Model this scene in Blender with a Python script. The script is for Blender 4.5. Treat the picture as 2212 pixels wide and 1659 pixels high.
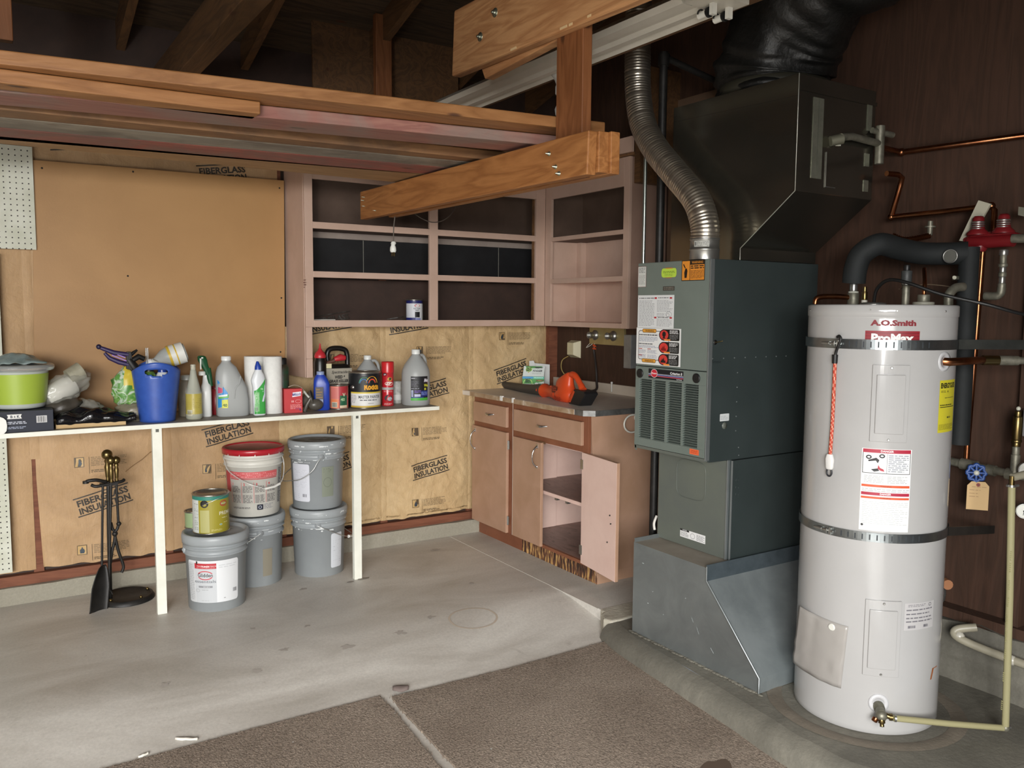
import bpy, math, random
from mathutils import Vector, Matrix, noise
random.seed(7)
for o in list(bpy.data.objects): bpy.data.objects.remove(o)
C = bpy.context.scene.collection
R = math.radians
PI = math.pi

# ------------------------------------------------------------------ camera, light, exposure
cam_d = bpy.data.cameras.new('camera'); cam = bpy.data.objects.new('camera', cam_d); C.objects.link(cam)
cam_d.sensor_fit = 'HORIZONTAL'; cam_d.sensor_width = 36.0
cam_d.lens = 1808.857 / 2212 * 36.0
yaw, pitch, roll = R(32.6465), R(5.1403), R(0.4232)
fw = Vector((math.sin(yaw)*math.cos(pitch), math.cos(yaw)*math.cos(pitch), -math.sin(pitch)))
rt = Vector((math.cos(yaw), -math.sin(yaw), 0)); up = rt.cross(fw)
rt2 = math.cos(roll)*rt + math.sin(roll)*up; up2 = -math.sin(roll)*rt + math.cos(roll)*up
cam.matrix_world = Matrix(((rt2.x, up2.x, -fw.x, 0), (rt2.y, up2.y, -fw.y, 0), (rt2.z, up2.z, -fw.z, 1.45), (0, 0, 0, 1)))
cam_d.clip_start = 0.05
bpy.context.scene.camera = cam

world = bpy.data.worlds.new('world'); bpy.context.scene.world = world; world.use_nodes = True
world.node_tree.nodes['Background'].inputs[0].default_value = (0.75, 0.85, 1.0, 1)
world.node_tree.nodes['Background'].inputs[1].default_value = 0.35
def area(name, loc, rot, sx, sy, power, col=(1, 1, 1)):
    d = bpy.data.lights.new(name, 'AREA'); d.shape = 'RECTANGLE'; d.size = sx; d.size_y = sy
    d.energy = power; d.color = col
    o = bpy.data.objects.new(name, d); C.objects.link(o); o.location = loc; o.rotation_euler = rot
    return o
def aim(o, t):
    d = Vector(t)-o.location; o.rotation_euler = d.to_track_quat('-Z', 'Y').to_euler()
# sky seen through the open garage door just behind the camera
o = area('sky_daylight', (-2.3, -3.3, 2.9), (0, 0, 0), 4.6, 3.4, 1750, (1.0, 0.99, 0.965)); aim(o, (0.8, 2.4, 0.2))
# narrow panel added outside the opening for the bright streak on the heater
o = area('heater_streak_light', (-1.38, -1.6, 1.40), (0, 0, 0), 0.30, 0.7, 48, (1.0, 0.985, 0.95)); aim(o, (2.4, 1.9, 0.9))
vs = bpy.context.scene.view_settings
vs.view_transform = 'Standard'; vs.look = 'None'; vs.gamma = 1; vs.use_curve_mapping = False
vs.exposure = 0.0

# ------------------------------------------------------------------ materials
def lin(h):
    h = h.lstrip('#'); out = []
    for i in (0, 2, 4):
        c = int(h[i:i+2], 16)/255
        out.append(c/12.92 if c <= 0.04045 else ((c+0.055)/1.055)**2.4)
    return tuple(out) + (1,)
def newmat(name):
    m = bpy.data.materials.new(name); m.use_nodes = True
    nt = m.node_tree; b = nt.nodes['Principled BSDF']
    return m, nt, b
def N(nt, t, **k):
    n = nt.nodes.new(t)
    for a, v in k.items():
        if a in n.inputs: n.inputs[a].default_value = v
        else: setattr(n, a, v)
    return n
_m = {}
def flat(hx, rough=0.6, metal=0, alpha=None, trans=0, emit=0):
    key = (hx, rough, metal, alpha, trans)
    if key in _m: return _m[key]
    m, nt, b = newmat('paint_' + hx.lstrip('#'))
    b.inputs['Base Color'].default_value = lin(hx); b.inputs['Roughness'].default_value = rough
    b.inputs['Metallic'].default_value = metal
    if trans: b.inputs['Transmission Weight'].default_value = trans; b.inputs['IOR'].default_value = 1.3
    if alpha is not None: b.inputs['Alpha'].default_value = alpha
    _m[key] = m; return m
def coords(nt, sx=1, sy=1, sz=1, rz=0):
    tc = N(nt, 'ShaderNodeTexCoord'); mp = N(nt, 'ShaderNodeMapping')
    mp.inputs['Scale'].default_value = (sx, sy, sz); mp.inputs['Rotation'].default_value = (0, 0, rz)
    nt.links.new(tc.outputs['Object'], mp.inputs['Vector']); return mp.outputs['Vector']
def ramp(nt, fac, stops):
    r = N(nt, 'ShaderNodeValToRGB'); nt.links.new(fac, r.inputs['Fac'])
    e = r.color_ramp.elements
    while len(e) < len(stops): e.new(0.5)
    for i, (p, c) in enumerate(stops):
        e[i].position = p; e[i].color = lin(c) if isinstance(c, str) else (c, c, c, 1)
    return r.outputs['Color']
def noise_n(nt, vec, scale, detail=4, rough=0.55, dist=0):
    n = N(nt, 'ShaderNodeTexNoise'); n.inputs['Scale'].default_value = scale; n.inputs['Detail'].default_value = detail
    n.inputs['Roughness'].default_value = rough; n.inputs['Distortion'].default_value = dist
    nt.links.new(vec, n.inputs['Vector']); return n.outputs['Fac']
def mix(nt, fac, a, b, mode='MIX'):
    m = N(nt, 'ShaderNodeMix', data_type='RGBA', blend_type=mode)
    for s, v in ((0, fac), (6, a), (7, b)):
        if hasattr(v, 'is_output'): nt.links.new(v, m.inputs[s])
        else: m.inputs[s].default_value = lin(v) if isinstance(v, str) else v
    return m.outputs[2]
def bump(nt, b, h, strength=0.3, dist=0.01, chain=None):
    n = N(nt, 'ShaderNodeBump'); n.inputs['Strength'].default_value = strength; n.inputs['Distance'].default_value = dist
    nt.links.new(h, n.inputs['Height'])
    if chain is not None: nt.links.new(chain, n.inputs['Normal'])
    nt.links.new(n.outputs['Normal'], b.inputs['Normal']); return n.outputs['Normal']
def mottled(name, c1, c2, scale=6, rough=0.6, metal=0, bs=0.1, bscale=60, stops=(0.35, 0.65), c3=None, dist=0.3, bd=0.003, stretch=(1, 1, 1)):
    m, nt, b = newmat(name); v = coords(nt, *stretch)
    f = noise_n(nt, v, scale, 6, 0.6, dist)
    st = [(stops[0], c1), (stops[1], c2)] + ([(0.8, c3)] if c3 else [])
    nt.links.new(ramp(nt, f, st), b.inputs['Base Color'])
    b.inputs['Roughness'].default_value = rough; b.inputs['Metallic'].default_value = metal
    if bs: bump(nt, b, noise_n(nt, coords(nt), bscale, 3), bs, bd)
    return m
def wood(name, c1, c2, axis='y', rough=0.6, knots=True, stain='#000000', stf=0.0, cmid=None):
    m, nt, b = newmat(name)
    s = {'x': (1.0, 9, 9), 'y': (9, 1.0, 9), 'z': (9, 9, 1.0)}[axis]
    v = coords(nt, *s)
    big = noise_n(nt, v, 1.2, 3, 0.5, 1.6)
    w = N(nt, 'ShaderNodeMath', operation='MULTIPLY'); nt.links.new(big, w.inputs[0]); w.inputs[1].default_value = 9
    fr = N(nt, 'ShaderNodeMath', operation='PINGPONG'); nt.links.new(w.outputs[0], fr.inputs[0]); fr.inputs[1].default_value = 1.0
    fine = noise_n(nt, v, 9, 5, 0.7, 0.2)
    ad = N(nt, 'ShaderNodeMath', operation='MULTIPLY_ADD'); nt.links.new(fine, ad.inputs[0]); ad.inputs[1].default_value = 0.55
    ml = N(nt, 'ShaderNodeMath', operation='MULTIPLY'); nt.links.new(fr.outputs[0], ml.inputs[0]); ml.inputs[1].default_value = 0.45
    nt.links.new(ml.outputs[0], ad.inputs[2])
    col = ramp(nt, ad.outputs[0], [(0.22, c1), (0.72, c2)])
    if knots:
        vo = N(nt, 'ShaderNodeTexVoronoi'); k = {'x': (1.6, 4, 4), 'y': (4, 1.6, 4), 'z': (4, 4, 1.6)}[axis]
        nt.links.new(coords(nt, *k), vo.inputs['Vector']); vo.inputs['Scale'].default_value = 1.4
        kf = ramp(nt, vo.outputs['Distance'], [(0.05, 1.0), (0.085, 0.0)])
        col = mix(nt, kf, col, '#4a2a14')
    if stf:
        sf = ramp(nt, noise_n(nt, coords(nt), 3.0, 5, 0.6, 0.6), [(0.45, 0.0), (0.62, stf)])
        col = mix(nt, sf, col, stain)
    nt.links.new(col, b.inputs['Base Color']); b.inputs['Roughness'].default_value = rough
    bump(nt, b, ad.outputs[0], 0.25, 0.004)
    return m

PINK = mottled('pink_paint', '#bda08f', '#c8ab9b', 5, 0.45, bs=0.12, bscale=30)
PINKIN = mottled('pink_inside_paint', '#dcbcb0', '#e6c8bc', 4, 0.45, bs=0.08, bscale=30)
TAUPE = mottled('taupe_cabinet_paint', '#a8856c', '#b5917a', 5, 0.42, bs=0.1, bscale=30)
RUST = mottled('russet_frame_paint', '#7a4a33', '#8a573e', 7, 0.5, bs=0.12, bscale=40)
DARKPLY = wood('dark_plywood', '#3c281c', '#493124', 'z', 0.7, knots=False)
BACKBRN = mottled('brown_hardboard', '#35261f', '#402e26', 9, 0.7, bs=0.1, bscale=80)
BACKTOP = mottled('dull_brown_hardboard', '#57453a', '#655145', 5, 0.7, bs=0.1, bscale=80)
BLACKB = mottled('black_board', '#121214', '#1c1c1e', 10, 0.55, bs=0.1, bscale=60)
BEAM = wood('fir_beam', '#a8744a', '#c69465', 'y', 0.55)
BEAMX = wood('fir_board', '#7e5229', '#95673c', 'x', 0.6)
BEAMZ = wood('fir_post', '#6c3f1f', '#81502d', 'z', 0.6)
HANG = wood('fir_hanger', '#87552b', '#a36e3e', 'y', 0.55)
PINKBRD = wood('pink_stained_board', '#7d5048', '#8f6458', 'x', 0.7, stain='#7a7068', stf=0.7)
REDBRD = wood('red_stained_board', '#86453d', '#98584c', 'x', 0.7, stain='#6a5a52', stf=0.7)
GREYBRD = wood('weathered_grey_board', '#7b756b', '#918879', 'x', 0.75, stain='#554a42', stf=0.6)
BRNBRD = wood('brown_board', '#6e4c30', '#84603e', 'x', 0.7, stain='#4a3a2c', stf=0.6)
TANBRD = wood('tan_board', '#8a6a48', '#a07e58', 'x', 0.7)
ROOFPLY = wood('roof_plywood', '#33271b', '#4c3b29', 'x', 0.8)
JOIST = wood('dark_joist', '#4c341e', '#664729', 'y', 0.7)
SILL = wood('redwood_sill', '#6a3d2a', '#7e4d36', 'x', 0.75, knots=False)
WHITEP = mottled('white_paint_worn', '#dcdccf', '#e8e8dd', 8, 0.45, bs=0.1, bscale=40)
GALV = mottled('galvanised_steel', '#8d9394', '#999fa0', 7, 0.42, metal=0.75, bs=0.06, bscale=40, dist=1.0)
GALVD = mottled('dull_plenum_steel', '#6d6a60', '#77746a', 2, 0.17, metal=0.9, bs=0.03, bscale=20)
CHROME = flat('#c8c8c8', 0.22, 1.0)
STEEL = flat('#a8a8a4', 0.35, 0.9)
BRASS = flat('#7f6e48', 0.33, 1.0)
COPPER = mottled('copper', '#8a5538', '#a36c4a', 20, 0.28, metal=1.0, bs=0)
DULLMET = mottled('corroded_fittings', '#6f6d60', '#8f8c7e', 30, 0.5, metal=0.6, bs=0.2, bscale=120)
BLKRUB = mottled('black_foam_sleeve', '#141718', '#1b1f20', 12, 0.75, bs=0.2, bscale=90)
BLACK = flat('#151515', 0.45)
BLKIRON = mottled('black_iron', '#1c1b1a', '#2a2826', 20, 0.5, metal=0.3, bs=0.2, bscale=90)
HEATER = mottled('heater_enamel', '#abaaa9', '#b0afae', 3, 0.13, bs=0.02, bscale=8)
FURN = mottled('furnace_green_grey', '#68726c', '#6d7771', 4, 0.38, bs=0.04, bscale=60)
FURND = mottled('furnace_side_shaded', '#2e3636', '#343c3c', 4, 0.42, bs=0.04, bscale=60)  # dark casing sides, darkened further to hold the shade beside the heater
FURNL = mottled('blower_door_grey', '#5c615c', '#63685f', 4, 0.42, bs=0.04, bscale=60)
BUCKET = mottled('grey_bucket_plastic', '#92979a', '#9a9fa1', 5, 0.4, bs=0.04, bscale=30)
CANMET = mottled('can_tinplate', '#9a968c', '#b0aca2', 10, 0.3, metal=0.9, bs=0)
CLEARP = flat('#e6ecec', 0.12, 0, None, 0.75)
FROST = flat('#c8ccca', 0.3, 0, None, 0.45)

# concrete
def concrete(name, c1, c2, c3, rough, spec=0.5, stains=True, bs=0.25):
    m, nt, b = newmat(name); v = coords(nt); vs_ = coords(nt, 1.0, 2.2, 1, R(25))
    f = noise_n(nt, vs_, 1.3, 8, 0.62, 0.7)
    col = ramp(nt, f, [(0.3, c1), (0.5, c2), (0.72, c3)])
    if stains:
        sf = ramp(nt, noise_n(nt, v, 6.5, 3, 0.5, 0.2), [(0.70, 0.0), (0.78, 0.35)])
        col = mix(nt, sf, col, '#6c6259')
        sp = ramp(nt, noise_n(nt, v, 40, 3, 0.6), [(0.70, 0.0), (0.76, 0.3)])
        col = mix(nt, sp, col, '#6a5a48')
    g = ramp(nt, noise_n(nt, v, 90, 5, 0.7), [(0.3, 0.88), (0.7, 1.08)])
    col = mix(nt, 1.0, col, g, 'MULTIPLY')
    nt.links.new(col, b.inputs['Base Color'])
    rr = ramp(nt, f, [(0.3, rough-0.08), (0.7, rough+0.1)]); nt.links.new(rr, b.inputs['Roughness'])
    bump(nt, b, noise_n(nt, v, 35, 8, 0.65), bs, 0.006)
    return m
FLOORC = concrete('floor_concrete', '#aca69d', '#c2bdb5', '#d4d0c8', 0.5, bs=0.12)
CURBC = concrete('curb_concrete', '#605d54', '#716e64', '#878377', 0.75, stains=True, bs=0.5)
STEMC = concrete('stem_wall_concrete', '#8b8678', '#9a9586', '#aaa598', 0.85, bs=0.7)
PATCHC = concrete('patch_concrete', '#a39d8e', '#b1ab9c', '#bcb6a8', 0.85, bs=0.9)

def carpet():
    m, nt, b = newmat('brown_carpet'); v = coords(nt)
    f = noise_n(nt, v, 2.2, 5, 0.6, 0.4); base = ramp(nt, f, [(0.3, '#8c7e71'), (0.7, '#a29486')])
    vs_ = coords(nt, 1.3, 0.75, 1, R(-20))
    ff = noise_n(nt, vs_, 130, 3, 0.7, 0.4); fib = ramp(nt, ff, [(0.32, 0.55), (0.68, 1.35)])
    col = mix(nt, 1.0, base, fib, 'MULTIPLY')
    sp = N(nt, 'ShaderNodeTexVoronoi'); nt.links.new(v, sp.inputs['Vector']); sp.inputs['Scale'].default_value = 9
    sf = ramp(nt, sp.outputs['Distance'], [(0.028, 1.0), (0.04, 0.0)])
    col = mix(nt, sf, col, '#d0ccc4')
    nt.links.new(col, b.inputs['Base Color']); b.inputs['Roughness'].default_value = 0.95
    b.inputs['Specular IOR Level'].default_value = 0.1
    bump(nt, b, ff, 0.9, 0.01); return m
CARPET = carpet()

def kraft(name, c1, c2, c3, amt):
    m, nt, b = newmat(name); v = coords(nt)
    f = noise_n(nt, v, 3, 6, 0.6, 0.5); col = ramp(nt, f, [(0.3, c1), (0.55, c2), (0.75, c3)])
    g = ramp(nt, noise_n(nt, coords(nt, 30, 1, 3), 8, 3), [(0.3, 0.94), (0.7, 1.05)])
    nt.links.new(mix(nt, 1.0, col, g, 'MULTIPLY'), b.inputs['Base Color']); b.inputs['Roughness'].default_value = 0.62
    vo = N(nt, 'ShaderNodeTexVoronoi', feature='DISTANCE_TO_EDGE'); 
    nd = N(nt, 'ShaderNodeTexNoise'); nd.inputs['Scale'].default_value = 5; nt.links.new(v, nd.inputs['Vector'])
    av = N(nt, 'ShaderNodeVectorMath', operation='ADD'); nt.links.new(v, av.inputs[0])
    sc = N(nt, 'ShaderNodeVectorMath', operation='SCALE'); sc.inputs['Scale'].default_value = 0.25; nt.links.new(nd.outputs['Color'], sc.inputs[0])
    nt.links.new(sc.outputs[0], av.inputs[1]); nt.links.new(av.outputs[0], vo.inputs['Vector']); vo.inputs['Scale'].default_value = 11
    cr = ramp(nt, vo.outputs['Distance'], [(0.0, 1.0), (0.3, 0.0)])
    n1 = bump(nt, b, cr, 0.07*amt, 0.01)
    bump(nt, b, noise_n(nt, v, 22, 6, 0.65, 0.8), 0.35*amt, 0.012, n1)
    return m
KRAFT = kraft('kraft_paper', '#a98862', '#ba9870', '#c4a37c', 1.2)
KRAFTW = kraft('wrinkled_kraft_paper', '#bd9f74', '#cbae82', '#d6bb91', 2.0)
TANPAN = mottled('tan_hardboard_panel', '#a37b4d', '#b08757', 1.6, 0.5, bs=0.08, bscale=120)

def pegboard():
    m, nt, b = newmat('pegboard_white'); tc = N(nt, 'ShaderNodeTexCoord')
    sx = N(nt, 'ShaderNodeSeparateXYZ'); nt.links.new(tc.outputs['Object'], sx.inputs[0])
    def cell(o):
        d = N(nt, 'ShaderNodeMath', operation='DIVIDE'); nt.links.new(o, d.inputs[0]); d.inputs[1].default_value = 0.0254
        f = N(nt, 'ShaderNodeMath', operation='FRACT'); nt.links.new(d.outputs[0], f.inputs[0])
        s = N(nt, 'ShaderNodeMath', operation='SUBTRACT'); nt.links.new(f.outputs[0], s.inputs[0]); s.inputs[1].default_value = 0.5
        p = N(nt, 'ShaderNodeMath', operation='MULTIPLY'); nt.links.new(s.outputs[0], p.inputs[0]); nt.links.new(s.outputs[0], p.inputs[1]); return p.outputs[0]
    a = N(nt, 'ShaderNodeMath', operation='ADD'); nt.links.new(cell(sx.outputs['X']), a.inputs[0]); nt.links.new(cell(sx.outputs['Z']), a.inputs[1])
    l = N(nt, 'ShaderNodeMath', operation='LESS_THAN'); nt.links.new(a.outputs[0], l.inputs[0]); l.inputs[1].default_value = 0.016
    base = ramp(nt, noise_n(nt, tc.outputs['Object'], 8, 5), [(0.35, '#bfc0ae'), (0.6, '#cfd0c2')])
    nt.links.new(mix(nt, l.outputs[0], base, '#1c140c'), b.inputs['Base Color']); b.inputs['Roughness'].default_value = 0.5
    bump(nt, b, l.outputs[0], -0.6, 0.004); return m
PEG = pegboard()

def charred():
    m, nt, b = newmat('rotted_toe_kick'); v = coords(nt, 1, 9, 1.2)
    f = noise_n(nt, v, 8, 5, 0.6, 0.6)
    col = ramp(nt, f, [(0.40, '#33241c'), (0.50, '#6f4632'), (0.58, '#c49a60')])
    nt.links.new(col, b.inputs['Base Color']); b.inputs['Roughness'].default_value = 0.85; bump(nt, b, f, 0.9, 0.01); return m
ROT = charred()
def smudged(name, c1, c2, c3):
    m, nt, b = newmat(name); v = coords(nt, 2.5, 1, 1)
    col = ramp(nt, noise_n(nt, v, 5, 6, 0.65, 1.0), [(0.4, c1), (0.55, c2), (0.7, c3)])
    nt.links.new(col, b.inputs['Base Color']); b.inputs['Roughness'].default_value = 0.4; return m
SHELFTOP = smudged('stained_shelf', '#7a6058', '#8f7268', '#4e3c34')

# ------------------------------------------------------------------ mesh builder
class MB:
    def __init__(s): s.v = []; s.f = []; s.mi = []; s.mats = []; s.sm = []
    def m(s, mat):
        if mat not in s.mats: s.mats.append(mat)
        return s.mats.index(mat)
    def add(s, vs, fs, mat=None, smooth=False):
        o = len(s.v); s.v += [tuple(v) for v in vs]; k = s.m(mat) if mat is not None else 0
        for f in fs: s.f.append([o+i for i in f]); s.mi.append(k); s.sm.append(smooth)
        return s
    def box(s, a, b, mat=None):
        x0, y0, z0 = a; x1, y1, z1 = b
        v = [(x0,y0,z0),(x1,y0,z0),(x1,y1,z0),(x0,y1,z0),(x0,y0,z1),(x1,y0,z1),(x1,y1,z1),(x0,y1,z1)]
        return s.add(v, [(0,3,2,1),(4,5,6,7),(0,1,5,4),(1,2,6,5),(2,3,7,6),(3,0,4,7)], mat)
    def hexa(s, v, mat=None):
        return s.add(v, [(0,3,2,1),(4,5,6,7),(0,1,5,4),(1,2,6,5),(2,3,7,6),(3,0,4,7)], mat)
    def prism(s, poly, axis, a, b, mat=None):
        n = len(poly)
        def P(p, t): return {'x': (t, p[0], p[1]), 'y': (p[0], t, p[1]), 'z': (p[0], p[1], t)}[axis]
        v = [P(p, a) for p in poly] + [P(p, b) for p in poly]
        f = [list(range(n))[::-1], list(range(n, 2*n))] + [(i, (i+1) % n, n+(i+1) % n, n+i) for i in range(n)]
        return s.add(v, f, mat)
    def lathe(s, prof, c=(0, 0, 0), seg=32, mat=None, axis=None, caps=True, smooth=True):
        c = Vector(c); q = Vector((0, 0, 1)).rotation_difference(Vector(axis).normalized()) if axis else None
        v = []; f = []
        for (r, z) in prof:
            for i in range(seg):
                a = 2*PI*i/seg; p = Vector((r*math.cos(a), r*math.sin(a), z))
                if q: p = q @ p
                v.append(p + c)
        for j in range(len(prof)-1):
            for i in range(seg):
                k = (i+1) % seg; f.append((j*seg+i, j*seg+k, (j+1)*seg+k, (j+1)*seg+i))
        s.add(v, f, mat, smooth)
        if caps:
            if prof[0][0] > 1e-5: s.add(v[:seg], [list(range(seg))[::-1]], mat)
            if prof[-1][0] > 1e-5: s.add(v[-seg:], [list(range(seg))], mat)
        return s
    def tube(s, pts, r, seg=12, mat=None, caps=True, smooth=True):
        pts = [Vector(p) for p in pts]; n = len(pts)
        rs = r if isinstance(r, (list, tuple)) else [r]*n
        t0 = (pts[1]-pts[0]).normalized(); ref = Vector((0, 0, 1)) if abs(t0.z) < 0.9 else Vector((1, 0, 0))
        nx = t0.cross(ref).normalized(); v = []
        for i, p in enumerate(pts):
            t = ((pts[min(i+1, n-1)]-pts[max(i-1, 0)])).normalized()
            nx = (nx - t*nx.dot(t)).normalized(); ny = t.cross(nx)
            for k in range(seg):
                a = 2*PI*k/seg; v.append(p + rs[i]*(math.cos(a)*nx + math.sin(a)*ny))
        f = [(j*seg+i, j*seg+(i+1) % seg, (j+1)*seg+(i+1) % seg, (j+1)*seg+i) for j in range(n-1) for i in range(seg)]
        s.add(v, f, mat, smooth)
        if caps: s.add(v[:seg], [list(range(seg))[::-1]], mat); s.add(v[-seg:], [list(range(seg))], mat)
        return s
    def loft(s, secs, seg=32, mat=None, c=(0, 0, 0), rot=0, caps=True):
        # secs: (z, rx, ry, power, cx, cy)
        v = []; cr, sr = math.cos(rot), math.sin(rot)
        for (z, rx, ry, p, cx, cy) in secs:
            for i in range(seg):
                a = 2*PI*i/seg; ca, sa = math.cos(a), math.sin(a)
                x = cx + rx*math.copysign(abs(ca)**(2/p), ca); y = cy + ry*math.copysign(abs(sa)**(2/p), sa)
                v.append((c[0]+x*cr-y*sr, c[1]+x*sr+y*cr, c[2]+z))
        f = [(j*seg+i, j*seg+(i+1) % seg, (j+1)*seg+(i+1) % seg, (j+1)*seg+i) for j in range(len(secs)-1) for i in range(seg)]
        s.add(v, f, mat, True)
        if caps: s.add(v[:seg], [list(range(seg))[::-1]], mat); s.add(v[-seg:], [list(range(seg))], mat)
        return s
    def ball(s, c, r, mat=None, seg=16, sc=(1, 1, 1)):
        n = seg//2; v = []
        for j in range(n+1):
            t = PI*j/n
            for i in range(seg):
                a = 2*PI*i/seg; v.append((c[0]+r*sc[0]*math.sin(t)*math.cos(a), c[1]+r*sc[1]*math.sin(t)*math.sin(a), c[2]-r*sc[2]*math.cos(t)))
        f = [(j*seg+i, j*seg+(i+1) % seg, (j+1)*seg+(i+1) % seg, (j+1)*seg+i) for j in range(n) for i in range(seg)]
        return s.add(v, f, mat, True)
    def grid(s, nu, nv, fn, mat=None, smooth=True):
        v = [fn(i/nu, j/nv) for j in range(nv+1) for i in range(nu+1)]
        f = [(j*(nu+1)+i, j*(nu+1)+i+1, (j+1)*(nu+1)+i+1, (j+1)*(nu+1)+i) for j in range(nv) for i in range(nu)]
        return s.add(v, f, mat, smooth)

def curve(pts, n=10):
    P = [Vector(p) for p in pts]; out = []
    for i in range(len(P)-1):
        p0 = P[max(i-1, 0)]; p1 = P[i]; p2 = P[i+1]; p3 = P[min(i+2, len(P)-1)]
        for k in range(n):
            t = k/n
            out.append(0.5*((2*p1) + (p2-p0)*t + (2*p0-5*p1+4*p2-p3)*t*t + (3*p1-p0-3*p2+p3)*t**3))
    out.append(P[-1]); return out

def obj(name, mb, mat=None, parent=None, bev=0.0, world_=True, solid=0, sub=0):
    me = bpy.data.meshes.new(name)
    vs_ = mb.v
    if parent is not None and world_:
        l = Vector(root_loc(parent)); vs_ = [tuple(Vector(v)-l) for v in vs_]
    me.from_pydata(vs_, [], mb.f)
    mats = mb.mats if mb.mats else [mat]
    if None in mats: mats = [mat if m is None else m for m in mats]
    for m in mats: me.materials.append(m)
    me.polygons.foreach_set('material_index', mb.mi); me.polygons.foreach_set('use_smooth', mb.sm)
    me.validate(); me.update()
    o = bpy.data.objects.new(name, me); C.objects.link(o)
    if parent is not None: o.parent = parent
    if solid:
        md = o.modifiers.new('s', 'SOLIDIFY'); md.thickness = solid; md.offset = -1
    if bev:
        md = o.modifiers.new('b', 'BEVEL'); md.width = bev; md.segments = 2; md.limit_method = 'ANGLE'; md.angle_limit = R(50)
    return o
def root_loc(o):
    l = Vector((0, 0, 0))
    while o is not None: l += Vector(o.location); o = o.parent
    return l
def tag(o, label, cat, group=None):
    o['label'] = label; o['category'] = cat
    if group: o['group'] = group
    return o
def thing(name, label, cat, loc, rz=0, group=None):
    o = bpy.data.objects.new(name, None); C.objects.link(o); o.location = loc; o.rotation_euler = (0, 0, rz)
    o.empty_display_size = 0.05
    return tag(o, label, cat, group)
def struct(name, mb, mat, bev=0):
    o = obj(name, mb, mat, bev=bev); o['kind'] = 'structure'; return o
def solo(name, mb, mat, label, cat, group=None, bev=0, solid=0):
    o = obj(name, mb, mat, bev=bev, solid=solid); return tag(o, label, cat, group)

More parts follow.
